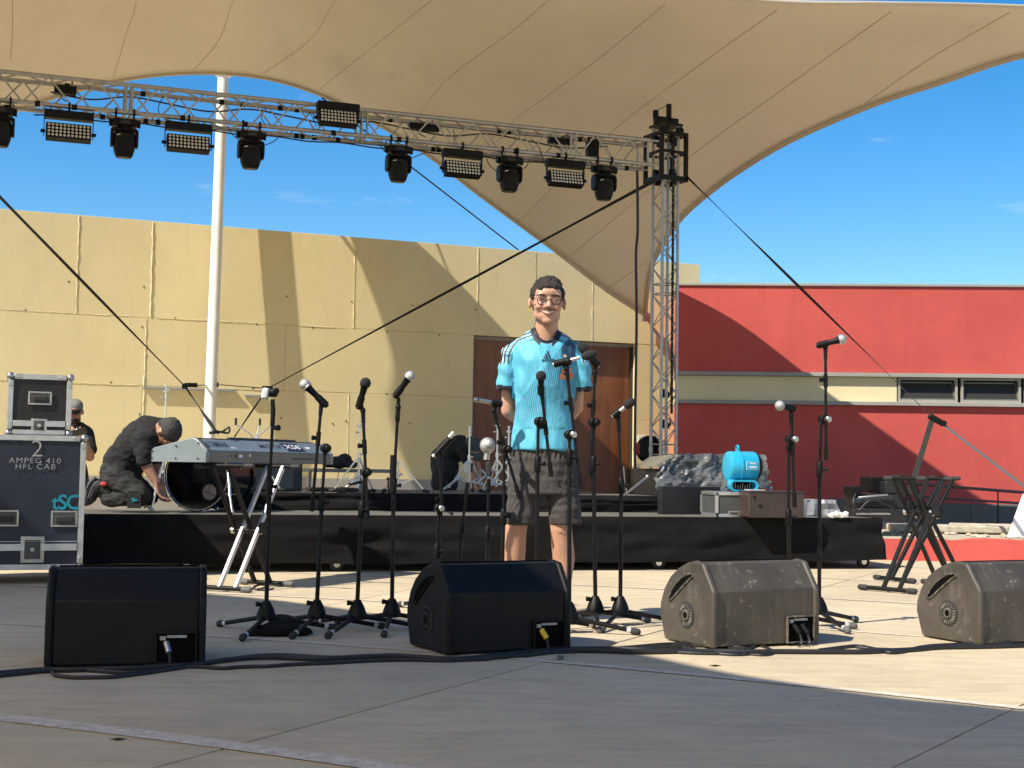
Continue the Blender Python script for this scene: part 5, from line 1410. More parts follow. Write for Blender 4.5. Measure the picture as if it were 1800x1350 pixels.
zb = P(145, 1000, D_).z; zt = P(147, 768, D_).z
bigc = flightcase('flight_case', 'large dark navy stencilled flight case on castors at the left edge', co, ca, SXc, .70, zt-zb, 'casenavy', .036, zb)
Hc_ = zt-zb
def locx(px): # local x on the front face at pixel column
    a, b_ = 0, SXc
    for _ in range(30):
        m_ = (a+b_)/2; w_ = co+Vector((math.cos(ca), math.sin(ca), 0))*m_+Vector((0, 0, zb+Hc_/2))
        if proj(w_)[0] < px: a = m_
        else: b_ = m_
    return m_
def locz(px, py):
    x = locx(px); w_ = co+Vector((math.cos(ca), math.sin(ca), 0))*x; return P(px, py, w_.y).z-zb
handle(bigc, locx(114), locz(114, 912), .165, .105); handle(bigc, locx(10), locz(10, 911), .165, .105)
handle(bigc, locx(-90), locz(10, 911), .165, .105)
latch(bigc, locx(60), locz(60, 966), .145, .17)
for c_, s_ in (((SXc/2, -.006, locz(60, 962)), (SXc-.07, .010, .045)), ((SXc/2, -.006, locz(60, 952)), (SXc-.07, .012, .006))): MB().box(c_, s_).build('lid_rail', 'alu', bigc, local=True, smooth=0, bevel=.002)
MF = Matrix(((1, 0, 0), (0, 0, -1), (0, 1, 0))).to_4x4()   # text plane facing -y
def ftxt(L, txt, x, z, size, mat, sx=1.0, bold=0, sp=1.0, y=-.0085):
    m4 = Matrix.Translation((x, y, z)) @ Matrix.Rotation(R(90), 4, 'X'); put_text(txt, size, mat, L, m4, 'stencil_lettering', sp, bold, sx)
ftxt(bigc, '2', locx(62), locz(62, 790), .155, 'stencil', 1.05, -.002, y=-.003)
ftxt(bigc, 'AMPEG 410', locx(59), locz(59, 810), .050, 'stencil', 1.15, -.0006, 1.15, y=-.003)
ftxt(bigc, 'HFL CAB', locx(60), locz(60, 820.5), .050, 'stencil', 1.15, -.0006, 1.15, y=-.003)
ftxt(bigc, 'tSC', locx(117), locz(117, 884), .135, 'teal', 1.0, .002, .85, y=-.003)
for x in (.12, SXc-.12):
    for y in (.12, .58):
        w_ = MB().lathe([(-.02, .045), (-.016, .055), (.016, .055), (.02, .045)], (x, y, -.075), (.9, .4, 0), 18).build('caster', 'rubber', bigc, local=True)
        MB().box((x, y, -.018), (.10, .09, .022)).build('fork', 'nickel', w_, local=True, smooth=0)
# small case on top
sa = R(20); sxs = .40
so = P(9, 762, 9.02); smallc = flightcase('flight_case', 'small black flight case with ball corners on top of the large one', (so.x, so.y+.03), sa, sxs, .40, .40, 'caseblack', .036, zt+.012)
handle(smallc, sxs*.50, .245, .15, .09); latch(smallc, sxs*.50, .062, .10, .092)
for c_, s_ in (((sxs/2, -.007, .075), (sxs-.07, .010, .040)), ((sxs/2, -.007, .018), (sxs-.07, .010, .030))): MB().box(c_, s_).build('lid_rail', 'alu', smallc, local=True, smooth=0, bevel=.002)

# ================================================================ THINGS ON THE RISERS
up = Vector((0, 0, 1))
def onr(px, py, z): return G(px, py, z)
# ---- bass drum (lying on its shell axis facing the audience)
bz = .42
bc = P(347, 835, 10.62); bc.z = bz+.265+.02
Rb = .27
bd = thing('bass_drum', 'glossy black bass drum with a round port, behind the keyboard', 'drum', (bc.x, bc.y, bz))
bax = Vector((-.30, -.95, 0)).normalized()
MB().lathe([(-.42, Rb-.004), (0, Rb-.004)], bc, bax, 48, cap=True).build('shell', 'drumblack', bd)
MB().lathe([(.0, Rb-.006), (.004, Rb-.008)], bc, bax, 48).build('drum_head', 'drumblack', bd)
for h_ in (-.40, -.005): MB().lathe([(h_-.018, Rb+.004), (h_-.018, Rb+.012), (h_+.018, Rb+.012), (h_+.018, Rb+.002), (h_-.018, Rb+.002)], bc, bax, 48, cap=False).build('hoop', 'drumblack', bd)
MB().torus(bc+bax*.012, bax, Rb+.001, .0045, 48, 6).build('chrome_rim', 'chrome', bd)
bx_ = bax.cross(up).normalized()
pc = bc+bax*.006-bx_*.0
px_ = P(371, 866, 10.4)
side = Vector((bax.y*-1, bax.x, 0)).normalized()
_pt = P(371, 865, 10.6); portc = bc+bax*.008+side*((_pt-bc).dot(side))+up*((_pt-bc).z)
MB().torus(portc, bax, .067, .007, 28, 6).build('port_ring', 'black', bd)
MB().lathe([(0, .063), (.001, .063)], portc, bax, 28).build('port', 'tabletop', bd)
MB().strap(portc+bax*.003+side*-.045+up*.01, portc+bax*.003+side*.05-up*.028, .012, .002, bax).build('stand_glimpse', 'greyrubber', bd, smooth=0)
MB().strap(portc+bax*.003+side*.0+up*.055, portc+bax*.003+side*.004+up*.005, .008, .002, bax).build('stand_glimpse', 'greyrubber', bd, smooth=0)
for k in range(8):
    a = 2*PI*k/8+.25; rdir = (side*math.cos(a)+up*math.sin(a))
    MB().strap(bc+rdir*(Rb+.014)-bax*.06, bc+rdir*(Rb+.014)+bax*.018, .022, .012, rdir).build('claw', 'chrome', bd, smooth=0, bevel=.003)
    MB().tube(bc+rdir*(Rb+.016)-bax*.16, bc+rdir*(Rb+.016)-bax*.05, .0035).build('tension_rod', 'chrome', bd)
    MB().ell(bc+rdir*(Rb+.004)-bax*.20, (.012, .012, .02)).build('lug', 'chrome', bd)
for s in (-1, 1):
    p0 = bc+side*(s*.25)*(1)-bax*.02-up*.02; p1 = Vector((bc.x, bc.y, bz))+side*(s*.40)+bax*.16+up*.012
    if s < 0:
        MB().tube(P(287, 812, 10.38), P(276, 852, 10.34), .013, n=12).tube(P(277, 848, 10.34), P(267, 893, 10.30), .010, n=12).ell(P(267, 895, 10.3), (.015, .015, .014)).build('spur', 'chrome', bd)
        MB().ell(P(277, 845, 10.33), (.022, .018, .02)).tube(P(272, 847, 10.31), P(286, 838, 10.31), .007, n=8).build('spur_clamp', 'chrome', bd); continue
    l_ = MB().tube(p0+up*.10, p0.lerp(p1, .55), .012).tube(p0.lerp(p1, .5), p1, .009).ell(p1, (.016, .016, .014)).build('spur', 'chrome', bd)
# ---- small stool like hardware around the drum: snare stand with basket
def tripod(name, label, g, h, r_, mat='chrome', spread=.22, legz=.20, cat='cymbal stand', top='wing', foot='rubber', az=20):
    L = thing(name, label, cat, g, group='chrome drum hardware stands')
    MB().tube(g+up*.06, g+up*(h*.55), .011, n=12).build('lower_tube', mat, L)
    MB().tube(g+up*(h*.5), g+up*h, .0075, n=12).build('upper_tube', mat, L)
    MB().lathe([(-.02, .015), (.02, .015)], g+up*(h*.54), (0, 0, 1), 12).build('clamp', mat, L)
    MB().tube(g+up*(h*.54), g+up*(h*.54)+Vector((.035, -.02, 0)), .006, .009).build('wing_bolt', mat, L)
    for k in range(3):
        a = R(az+120*k); d = Vector((math.cos(a), math.sin(a), 0))
        leg = MB().strap(g+up*(legz+.10)+d*.012, g+d*spread+up*.012, .014, .006, d.cross(up)).build('leg', mat, L, smooth=0)
        MB().strap(g+up*.08+d*.012, g+d*(spread*.55)+up*((legz+.1)*.45), .012, .004, d.cross(up)).build('brace', mat, leg, smooth=0)
        MB().caps(g+d*(spread-.015)+up*.022, g+d*(spread+.02)+up*.014, .014, .016, 10).build('rubber_foot', foot, leg)
    if top == 'wing':
        MB().lathe([(-.05, .010), (-.045, .018), (-.035, .018), (-.03, .007), (0, .007), (.004, .014), (.014, .014), (.016, .004)], g+up*h, (0, 0, 1), 12).build('tilter', mat, L)
        MB().tube(g+up*(h-.03)+Vector((-.028, 0, 0)), g+up*(h-.03)+Vector((.028, 0, .004)), .005).build('wing_nut', mat, L)
        MB().tube(g+up*(h-.09), g+up*(h-.09)+Vector((-.03, -.02, 0)), .005, .009).build('wing_bolt', mat, L)
    return L
def base_at(px, D, z): p = P(px, 850, D); return Vector((p.x, D, z))
def top_h(px, py, D, z): return P(px, py, D).z-z
tripod('cymbal_stand', 'slim chrome cymbal stand rising behind the kneeling man', base_at(287, 11.2, .42), top_h(288, 680, 11.2, .42), .2)
sn = tripod('snare_stand', 'chrome snare stand with open basket arms behind the keyboard', base_at(449, 11.6, .565), top_h(449, 770, 11.6, .565), .2, top='none', cat='drum stand')
sb = P(450, 770, 11.6)
for k, (dx, dy) in enumerate(((-.175, .0), (0.02, .05), (.135, -.03))):
    e = sb+Vector((dx, dy, .115)); MB().path([sb-up*.03, sb+Vector((dx*.3, dy*.3, .035)), sb+Vector((dx*.75, dy*.75, .085)), e], .006, 8).build('basket_arm', 'chrome', sn)
    MB().caps(e, e+up*.045, .010, .011, 10).build('rubber_grip', 'rubber', sn)
tripod('cymbal_stand', 'chrome cymbal stand seen behind the third microphone stand', base_at(630, 11.9, .565), top_h(631, 742, 11.9, .565), .2, az=60)
tripod('cymbal_stand', 'low chrome tripod with wide legs behind the fourth microphone stand', base_at(700, 12.1, .565), top_h(700, 806, 12.1, .565), .3, spread=.24, legz=.17, top='none', az=5)
tripod('cymbal_stand', 'chrome stand with wing tip behind the bending man', base_at(824, 13.2, .565), top_h(824, 752, 13.2, .565), .2, az=40)
tripod('cymbal_stand', 'chrome stand with curled clamp between ball microphone and man', base_at(873, 12.6, .565), top_h(872, 742, 12.6, .565), .2, az=10)
tripod('cymbal_stand', 'short chrome stand half hidden by the man\'s shirt', base_at(893, 12.8, .565), top_h(893, 752, 12.8, .565), .2, az=80)
cx_ = thing('folding_stand_legs', 'crossed chrome legs of a folded drum stand by the bending man\'s hands', 'drum stand', P(840, 845, 12.4))
for a, b_, r_ in (((780, 860), (812, 836), .010), ((812, 842), (850, 852), .008), ((838, 850), (868, 824), .009), ((846, 826), (872, 850), .009), ((850, 862), (876, 838), .008), ((862, 852), (884, 852), .008)):
    MB().tube(P(*a, 12.4), P(*b_, 12.4), r_, n=8).build('leg', 'whiteg', cx_)
MB().torus(P(875, 822, 12.4), (0, 1, 0), .035, .006, 20, 6).build('clamp_ring', 'chrome', cx_)
# drum pedal / crossed hardware left of the third stand
pd = thing('drum_pedal', 'black and chrome drum pedal lying on the upper riser edge', 'pedal', P(620, 856, 11.6))
for a, b_, r_, mt2 in (((603, 860), (628, 843), .010, 'chrome'), ((612, 852), (640, 846), .012, 'blackmetal'), ((625, 830), (628, 858), .007, 'chrome'), ((634, 832), (640, 856), .009, 'chrome'), ((622, 840), (646, 838), .008, 'chrome')):
    MB().tube(P(*a, 11.6), P(*b_, 11.6), r_, n=8).build('pedal_rod', mt2, pd)
MB().box((0, 0, 0), (.09, .06, .05)).xf(Matrix.Translation(P(601, 861, 11.6))).build('pedal_plate', 'blackmetal', pd, bevel=.01)
# ---- folding table with black bag
tz = P(600, 822, 13.0).z
tb0 = P(530, 822, 13.2); tb1 = P(658, 825, 13.6)
tab = thing('folding_table', 'low folding table behind the keyboard with a black bag on it', 'table', ((tb0.x+tb1.x)/2, 13.5, 0))
MB().box((0, 0, 0), ((tb1-tb0).length, .7, .035), rz(math.atan2((tb1-tb0).y, (tb1-tb0).x))).xf(Matrix.Translation(((tb0+tb1)/2+Vector((0, .35, -.02))))).build('table_top', 'tabletop', tab, smooth=0, bevel=.005)
for px in (545, 634):
    for dy in (.1, .6):
        b0 = P(px, 826, 13.35+dy-.1); MB().tube(Vector((b0.x, b0.y, .0)), Vector((b0.x, b0.y, tz-.03)), .016, n=10).build('leg', 'tabletop', tab)
bgp = P(600, 818, 13.4); bgp.z = tz
q = MB().ell(bgp+Vector((-.03, 0, .05)), (.12, .10, .06)).ell(bgp+Vector((.03, 0, .08)), (.07, .08, .06)).ell(bgp+Vector((.10, 0, .03)), (.07, .07, .035)).ell(bgp+Vector((-.11, 0, .03)), (.08, .06, .035))
me = remesh(q, .012, 4); displace(me, lambda c, n: n*(.010*noise.noise(c*22))); shift(me, bgp)
bgo = thing('bag', 'crumpled black bag lying on the folding table', 'bag', bgp); mkobj('bag_body', me, 'trousers', bgo, bgp, 60)
MB().strap(bgp+Vector((.0, -.1, .02)), bgp+Vector((.01, -.36, -.12)), .015, .003, (1, 0, 0)).build('hanging_strap', 'strap', bgo, smooth=0)
# ---- grey amplifier box behind the keyboard legs
amp = P(470, 862, 11.5)
A_ = thing('amplifier', 'dark grey amplifier box behind the keyboard legs', 'amplifier', (amp.x, 11.9, .565))
a0 = P(412, 862, 11.45); a1 = P(519, 862, 11.8)
az_ = math.atan2((a1-a0).y, (a1-a0).x); al = (a1-a0).length
cc = (a0+a1)/2; cc.z = .565+.155
MB().box((0, 0, 0), (al, .35, .31), rz(az_)).xf(Matrix.Translation(cc+Vector((-.05, .17, .003)))).build('cabinet', 'caseblack', A_, bevel=.012)
MB().box((0, 0, 0), (al-.05, .012, .26), rz(az_)).xf(Matrix.Translation(cc+Vector((0.0, -.008, .003)))).build('front_cloth', 'casegrey', A_, smooth=0)
mt3 = P(575, 860, 11.9); tag(MB().box((0, 0, 0), (.42, .4, .03), rz(R(16))).xf(Matrix.Translation(Vector((mt3.x, 12.2, .585)))).build('folded_mat', 'caseblack', bevel=.008), 'folded dark mat lying on the upper riser below the table', 'mat')
# ---- right hand side: blower, boxes, wrapped desk
cs_ = G(1258, 909, .42); case2 = flightcase('flight_case', 'grey flight case with bright edges under the blue blower', (cs_.x, cs_.y), R(8), .36, .45, .20, 'casegrey', .028, .424, corners=False)
handle(case2, .155, .030, .10, .035)
bc0 = G(1316, 911, .42); bb = thing('brown_case', 'dark brown latched case right of the grey flight case', 'case', bc0, R(14))
bw, bh = .49, .215
MB().box((bw/2, .2, bh/2+.004), (bw, .4, bh)).build('body', 'brownbox', bb, local=True, bevel=.012)
MB().box((bw/2, .2, bh+.001), (bw+.01, .41, .012)).build('lid', 'brownbox', bb, local=True, bevel=.004)
for x, z in ((.05, .17), (.10, .10), (.35, .05)): MB().lathe([(0, .013), (.008, .011)], (x, 0, z), (0, -1, 0), 12).build('stud', 'blackmetal', bb, local=True)
MB().box((bw+.006, .15, .12), (.012, .05, .02)).build('side_latch', 'blackmetal', bb, local=True, smooth=0)
MB().box((.12, .15, bh+.012), (.13, .12, .008)).build('tape', 'whiteg', bb, local=True, smooth=0)
gb = G(1408, 907, .42); grp_ = thing('covered_box', 'low box wrapped in shiny grey foil right of the brown case', 'box', gb, R(14))
q = MB(); n_ = 14; vs = []; fs = []
for i in range(n_+1):
    for j in range(n_+1):
        u_, v_ = i/n_, j/n_; vs.append((i, j))
bxm = MB().box((.16, .15, .07), (.29, .3, .135)).build('box', 'casegrey', grp_, local=True, smooth=0)
vs = []; fs = []; N = 26
path_ = [(-.0, .3), (-.0, 0)] 
for i in range(N+1):
    x = -.005+.33*i/N
    col_ = [(x, .30, .142), (x, .0, .142), (x, -.012, .11), (x, -.014, .06), (x, -.018-.03*(i > N*.7), .006)]
    for (a, b_, c_) in col_:
        k = noise.noise(Vector((a*30, b_*20, c_*30)))
        k2 = noise.noise(Vector((a*14+4, b_*9, c_*12)))
        vs.append(Vector((a+(.03*(i/N)**4 if c_ < .1 else 0)+.01*k2, b_-.012*k-.018*k2, c_+.006*k)))
for i in range(N):
    for j in range(4): fs.append((i*5+j, (i+1)*5+j, (i+1)*5+j+1, i*5+j+1))
MT['foil'] = M('grey_foil', (.30, .30, .30), .38, .25, .15, 30)
MB().add(vs, fs).build('foil', 'foil', grp_, local=True, smooth=15, fixn=False)
# blower
bl0 = G(1300, 868, .64); blp = P(1303, 830, cs_.y+.20); blz = .424+.20
bw_ = thing('air_blower', 'bright blue carpet blower standing on the grey flight case', 'blower', (blp.x, blp.y, blz+.002))
ctr = Vector((blp.x+.01, blp.y, blz+.215)); bxx = Vector((math.cos(R(12)), math.sin(R(12)), 0))
MB().lathe([(-.14, .10), (-.135, .118), (-.12, .125), (.09, .125), (.105, .12)], ctr, bxx, 36).build('housing', 'blower', bw_)
MB().lathe([(-.055, .127), (-.053, .133), (-.035, .133), (-.033, .127)], ctr, bxx, 36, cap=False).build('rib', 'blower', bw_)
MB().lathe([(.105, .118), (.125, .112), (.150, .08)], ctr, bxx, 30).build('intake_grille', 'black', bw_)
MB().torus(ctr-bxx*.045+up*.148, bxx, .026, .008, 20, 8).build('handle', 'blower', bw_)
fy = Vector((bxx.y, -bxx.x, 0))
def rrect(cx, cy, w, h, r_, n=6):
    out = []
    for sx2, sy2, a0 in ((1, 1, 0), (-1, 1, 90), (-1, -1, 180), (1, -1, 270)):
        for k in range(n+1):
            a = R(a0+90*k/n); out.append((cx+sx2*(w/2-r_)+r_*math.cos(a), cy+sy2*(h/2-r_)+r_*math.sin(a)))
    return out
oc_ = Vector((ctr.x-.035, ctr.y, blz+.055))-bxx*.005
q = MB(); o1 = rrect(0, 0, .245, .095, .046); o2 = rrect(0, 0, .215, .066, .032); o3 = rrect(.03, .03, .20, .16, .05); n_ = len(o1)
def lay(poly, off): return [oc_+bxx*x+up*y+fy*off for x, y in poly]
q.rings([lay(o3, -.06), lay(o1, .09), lay(o1, .15), lay(o2, .15), lay(o2, .03)], True)
q.build('outlet', 'blower', bw_)
MB().prism(o2, oc_+fy*.036, bxx, up, fy, .002).build('outlet_throat', 'recess_shade', bw_, smooth=0)
fm = MB()
for k in range(9): p = oc_+bxx*(-.085+.021*k)+fy*.06; fm.tube(p-up*.028, p+up*(.0+.012*(k % 3)), .002, n=5)
fm.build('outlet_bars', 'nickel', bw_, kind='stuff')
MB().box((0, 0, 0), (.10, .004, .065), rz(R(12))).xf(Matrix.Translation(ctr+bxx*.035+fy*.125+up*.005)).build('label_frame', 'whiteprint', bw_, smooth=0)
MB().box((0, 0, 0), (.094, .004, .059), rz(R(12))).xf(Matrix.Translation(ctr+bxx*.035+fy*.1262+up*.005)).build('label_plate', 'blower', bw_, smooth=0)
for k, (w_, dz_) in enumerate(((.055, .018), (.065, -.006), (.06, -.015))): MB().box((0, 0, 0), (w_, .003, .006), rz(R(12))).xf(Matrix.Translation(ctr+bxx*.04+fy*.129+up*(.005+dz_))).build('label_line', 'whiteprint', bw_, smooth=0)
MB().box((0, 0, 0), (.03, .06, .05)).xf(Matrix.Translation(Vector((ctr.x+.10, ctr.y, blz+.03)))).build('foot', 'blower', bw_, bevel=.01)
# wrapped desk
d0 = P(1150, 862, 12.9); d1 = P(1388, 866, 13.6)
dk = thing('wrapped_desk', 'mixing desk case wrapped in crinkled transparent plastic behind the blower', 'covered desk', ((d0.x+d1.x)/2, 13.2, 0))
da = math.atan2((d1-d0).y, (d1-d0).x)*.6; dxx = Vector((math.cos(da), math.sin(da), 0)); dyy = Vector((-dxx.y, dxx.x, 0))
w_ = P(1338, 850, 13.0).x-d0.x
do_ = Vector((d0.x+.04, 12.75, 0))
zt_ = P(1200, 806, 12.9).z
MB().box((0, 0, 0), (w_, .7, zt_-.35), rz(da)).xf(Matrix.Translation(do_+dxx*(w_/2)+dyy*.45+up*((zt_-.35)/2+.25))).build('desk_body', 'caseblack', dk, bevel=.01)
MB().box((0, 0, 0), (.55, .10, .24), rz(R(16))).xf(Matrix.Translation(G(1205, 905, .42)+Vector((.05, .15, .12)))).build('black_panel', 'caseblack', dk, bevel=.004)
NX, NZ = 64, 34; vs = []; fs = []
for i in range(NX+1):
    for j in range(NZ+1):
        u_ = i/NX; v_ = j/NZ
        rag = .05*noise.noise(Vector((u_*9, 3, 1)))+.04*noise.noise(Vector((u_*23, 8, 1)))
        zlow = P(1200, 872, 12.7).z+rag-(.0 if .1 < u_ < .6 else -.05)
        if v_ < .25: y = .62*(1-v_/.25)+.0; z = zt_+.02-.015*math.sin(u_*5)
        else: t_ = (v_-.25)/.75; y = 0-.10*t_; z = zt_+.02-(zt_+.02-zlow)*t_
        bulge = .045*math.sin(PI*u_)**.5
        k1 = noise.noise(Vector((u_*6, v_*3, 2)))+.55*(1-2*abs(noise.noise(Vector((u_*13+v_*6, v_*5, 5)))))*min(1, v_*3)+.25*(1-2*abs(noise.noise(Vector((u_*22-v_*9, v_*9, 9)))))*min(1, v_*3)
        taper_ = (.11*(v_ > .25)*(1-min(1, u_*9))*((v_-.25)) if u_ < .11 else 0)
        z -= .10*(1-min(1, u_*7))*(1 if v_ < .6 else 0)
        vs.append(do_+dxx*(w_*(u_*1.04-.02)+.03*k1-.10*(1-min(1, u_*6))*v_)+dyy*(y-.05*k1-.02)+up*(z+.025*k1+.02*math.sin(PI*u_)))
for i in range(NX):
    for j in range(NZ): fs.append((i*(NZ+1)+j, (i+1)*(NZ+1)+j, (i+1)*(NZ+1)+j+1, i*(NZ+1)+j+1))
MB().add(vs, fs).build('plastic_sheet', 'film', dk, smooth=180, fixn=False)
MB().strap(do_+up*(zt_-.30)-dyy*.13, do_+dxx*w_+up*(zt_-.30)-dyy*.13, .02, .004, up).build('tie_strap', 'strap', dk, smooth=0)
arm = thing('stand_arm', 'slanting grey steel arm between the door stand and the wrapped desk', 'stand arm', P(1100, 872, 12.4))
MB().tube(P(1098, 870, 12.4), P(1138, 838, 12.6), .012).build('arm', 'nickel', arm); MB().ell(P(1138, 838, 12.6), (.02, .02, .02)).build('arm_joint', 'nickel', arm)
# ---- pile of gear behind the right riser end
gp = P(1545, 880, 13.2); gz = .21
gr_ = thing('gear_pile', 'heap of black equipment and a tilted keyboard behind the right riser end', 'equipment', (gp.x, 13.3, gz))
def gbx(px0, px1, py0, py1, D, name, mat, tilt=0, dd=.4, rot=0):
    a = P(px0, py1, D); b_ = P(px1, py1, D); t_ = P(px0, py0, D)
    c_ = (a+b_)/2; c_.z = (a.z+t_.z)/2; c_.y += dd/2
    return MB().box((0, 0, 0), ((b_-a).length, dd, t_.z-a.z), Matrix.Rotation(R(tilt), 3, 'Y') @ rz(R(rot))).xf(Matrix.Translation(c_)).build(name, mat, gr_, bevel=.008)
gbx(1500, 1592, 893, 916, 13.0, 'base_box', 'caseblack')
gbx(1502, 1590, 868, 893, 13.05, 'middle_box', 'caseblack')
gbx(1506, 1570, 872, 882, 12.98, 'tilted_keyboard', 'kbdark', -6, .25)
gbx(1509, 1562, 870, 873, 12.94, 'key_row', 'alu', -6, .02)
gbx(1530, 1590, 838, 866, 13.3, 'top_box', 'black')
gbx(1556, 1590, 846, 868, 13.1, 'top_small_box', 'caseblack')
gbx(1500, 1515, 855, 870, 13.0, 'knob_box', 'black')
MB().tube(P(1505, 903, 12.9), P(1565, 903, 12.9), .010).build('bottom_rail', 'nickel', gr_)
MB().path(spline([P(1504, 868, 12.9), P(1500, 885, 12.85), P(1508, 898, 12.85), P(1530, 880, 12.85), P(1560, 888, 12.85), P(1585, 905, 12.85)], 6), .009, 6).build('loose_cable', 'cable', gr_)
cw = P(1474, 905, 11.55); cwz = .42
rg_ = thing('paper_scrap', 'crumpled white paper on the right end of the riser', 'paper', (G(1475, 911, .42)))
q = MB(); c_ = G(1475, 910, .42)
for k in range(4): q.ell(c_+Vector((-.06+.04*k, .01*k, .025+.008*(k % 2))), (.03, .03, .025), None, 8, 6)
me = remesh(q, .008, 2); displace(me, lambda c, n: n*(.008*noise.noise(c*70))); shift(me, c_); mkobj('paper', me, 'white', rg_, c_, 20)
# railing along the ramp
rl = thing('railing', 'thin grey ramp railing in front of the red building', 'railing')
p0 = P(1585, 849, 16.5); p1 = P(1830, 868, 15.2)
rl.location = p0; WP[rl.name] = p0.copy()
dz_ = -.16
MB().tube(p0, p1, .018).build('top_rail', 'railing', rl)
MB().tube(P(1585, 871, 16.5), P(1830, 887, 15.2), .014).build('lower_rail', 'railing', rl)
for px, pt, pb in ((1754, 862, 920), (1600, 850, 905)):
    a = P(px, pt, 15.8); b_ = P(px, pb, 15.8); b_.z = .2; MB().tube(a, Vector((a.x, a.y, .2)), .008).build('post', 'blackmetal', rl)
# ramp wall of grey concrete behind the railing
rw0 = P(1460, 876, 17.5); rw1 = P(1840, 893, 16.2)
rmp = thing('ramp_wall', 'low grey concrete ramp wall below the railing', 'wall', (rw0.x, rw0.y, 0))
for k in range(3):
    a = rw0.lerp(rw1, k/3); b_ = rw0.lerp(rw1, (k+1)/3)
    q = MB().add([Vector((a.x, a.y, 0)), Vector((b_.x-.005, b_.y, 0)), Vector((b_.x-.005, b_.y, b_.z)), a, Vector((a.x, a.y+.2, 0)), Vector((b_.x-.005, b_.y+.2, 0)), Vector((b_.x-.005, b_.y+.2, b_.z)), Vector((a.x, a.y+.2, a.z))],
             [(0, 1, 2, 3), (5, 4, 7, 6), (3, 2, 6, 7), (0, 3, 7, 4), (1, 5, 6, 2)]); q.build('wall_block', 'greybase', rmp, smooth=0)
# white board leaning at the right edge
wbz = .212
wb = thing('white_board', 'white slanted board cut off by the right edge', 'board', P(1770, 945, 13.0))
pts = [(1772, 944), (1840, 944), (1840, 868), (1800, 868)]
o_ = [P(a, b_, 12.95) for a, b_ in pts]; n_ = Vector((0, .03, 0))
MB().add(o_+[p+n_ for p in o_], [(0, 1, 2, 3), (7, 6, 5, 4), (0, 3, 7, 4), (2, 3, 7, 6), (0, 1, 5, 4), (1, 2, 6, 5)]).build('board', 'white', wb, smooth=0)
pl_ = P(1752, 947, 12.9); MB().box((0, 0, 0), (.75, .25, .022), rz(0)).xf(Matrix.Translation(pl_+Vector((.33, .08, -.01)))).build('board_foot', 'joint', wb, smooth=0)
# ================================================================ PEOPLE
def headframe(fwd, upv=(0, 0, 1)):
    f_ = Vector(fwd).normalized(); y = -f_; z = Vector(upv); z = (z-y*z.dot(y)).normalized(); x = y.cross(z)
    return Matrix((x, y, z)).transposed()
def head_skin(mb, c, Q, s=1.0):
    def E(p, r): mb.ell(c+Q @ (Vector(p)*s), tuple(k*s for k in r), Q, 18, 12)
    E((0, .018, .030), (.074, .094, .086)); E((0, -.022, -.012), (.064, .070, .082)); E((0, -.036, -.070), (.045, .050, .042))
    E((0, -.064, -.098), (.026, .022, .020)); E((0, -.045, .045), (.060, .052, .040))
    mb.caps(c+Q @ (Vector((0, -.088, .012))*s), c+Q @ (Vector((0, -.110, -.026))*s), .0075*s, .0125*s, 10)
    for k in (-1, 1):
        E((k*.012, -.100, -.030), (.009, .011, .008)); E((k*.031, -.078, .031), (.024, .012, .009)); E((k*.040, -.064, -.026), (.019, .020, .020))
        E((k*.079, .006, -.004), (.009, .019, .031)); E((k*.042, -.012, -.062), (.018, .036, .032))
def hand(mb, w, d, n, s=1.0, curl=.6, thumb=1):
    """palm from wrist w along d, palm normal n (towards which the fingers close)"""
    d = Vector(d).normalized(); n = Vector(n); n = (n-d*n.dot(d)).normalized(); sd_ = d.cross(n)
    for k in range(4):
        o = (k-1.5)*.019*s; mb.caps(w+sd_*(o*.6)+d*.01*s, w+sd_*o+d*.085*s, .015*s, .0115*s, 10)
    L3 = ((.038, .024, .018), (.044, .028, .020), (.041, .026, .019), (.032, .020, .016))
    for k in range(4):
        p = w+sd_*((k-1.5)*.0205*s)+d*.086*s; a = 0; spread = (k-1.5)*.05
        for j, l_ in enumerate(L3[k]):
            a += curl*(.55, .75, .55)[j]; v = (d*math.cos(a)+n*math.sin(a)+sd_*spread).normalized()
            q = p+v*l_*s; mb.caps(p, q, (.0092-.0009*j)*s, (.0085-.0009*j)*s, 8); p = q
    p = w+sd_*(-thumb*.024*s)+d*.022*s; q = p+(d*.7-sd_*thumb*.65+n*.35).normalized()*.040*s; mb.caps(p, q, .0125*s, .0105*s, 8)
    r_ = q+(d*.85-sd_*thumb*.15+n*.5).normalized()*.032*s; mb.caps(q, r_, .0105*s, .0085*s, 8)
def chain(mb, pts, rs, n=16):
    for i in range(len(pts)-1): mb.caps(pts[i], pts[i+1], rs[i], rs[i+1], n)
def mesh_part(name, mb, vox, mat, parent, sm=4, disp=None, sf=.5, shade=75, label=None):
    me = remesh(mb, vox, sm, sf)
    if disp: me.update(); displace(me, disp)
    off = WP[parent.name]; shift(me, off)
    return mkobj(name, me, mat, parent, off, shade, label=label)
def wr(amp, sc, st=(1, 1, 1)):
    return lambda c, n: n*(amp*(noise.noise(Vector((c.x*sc*st[0], c.y*sc*st[1], c.z*sc*st[2])))+.5*noise.noise(Vector((c.x*sc*2.3*st[0]+3, c.y*sc*2.3*st[1], c.z*sc*2.3*st[2])))))
def shoe(mb, ankle, toe_dir, s=1.0, upv=Vector((0, 0, 1))):
    d = Vector(toe_dir).normalized(); b = Vector(ankle)
    mb.caps(b-d*.03*s-upv*.035*s, b+d*.13*s-upv*.045*s, .042*s, .036*s, 14); mb.caps(b-upv*.02*s, b+d*.05*s-upv*.03*s, .045*s, .042*s, 14)
    return [b-d*.06*s-upv*.075*s, b+d*.17*s-upv*.075*s]

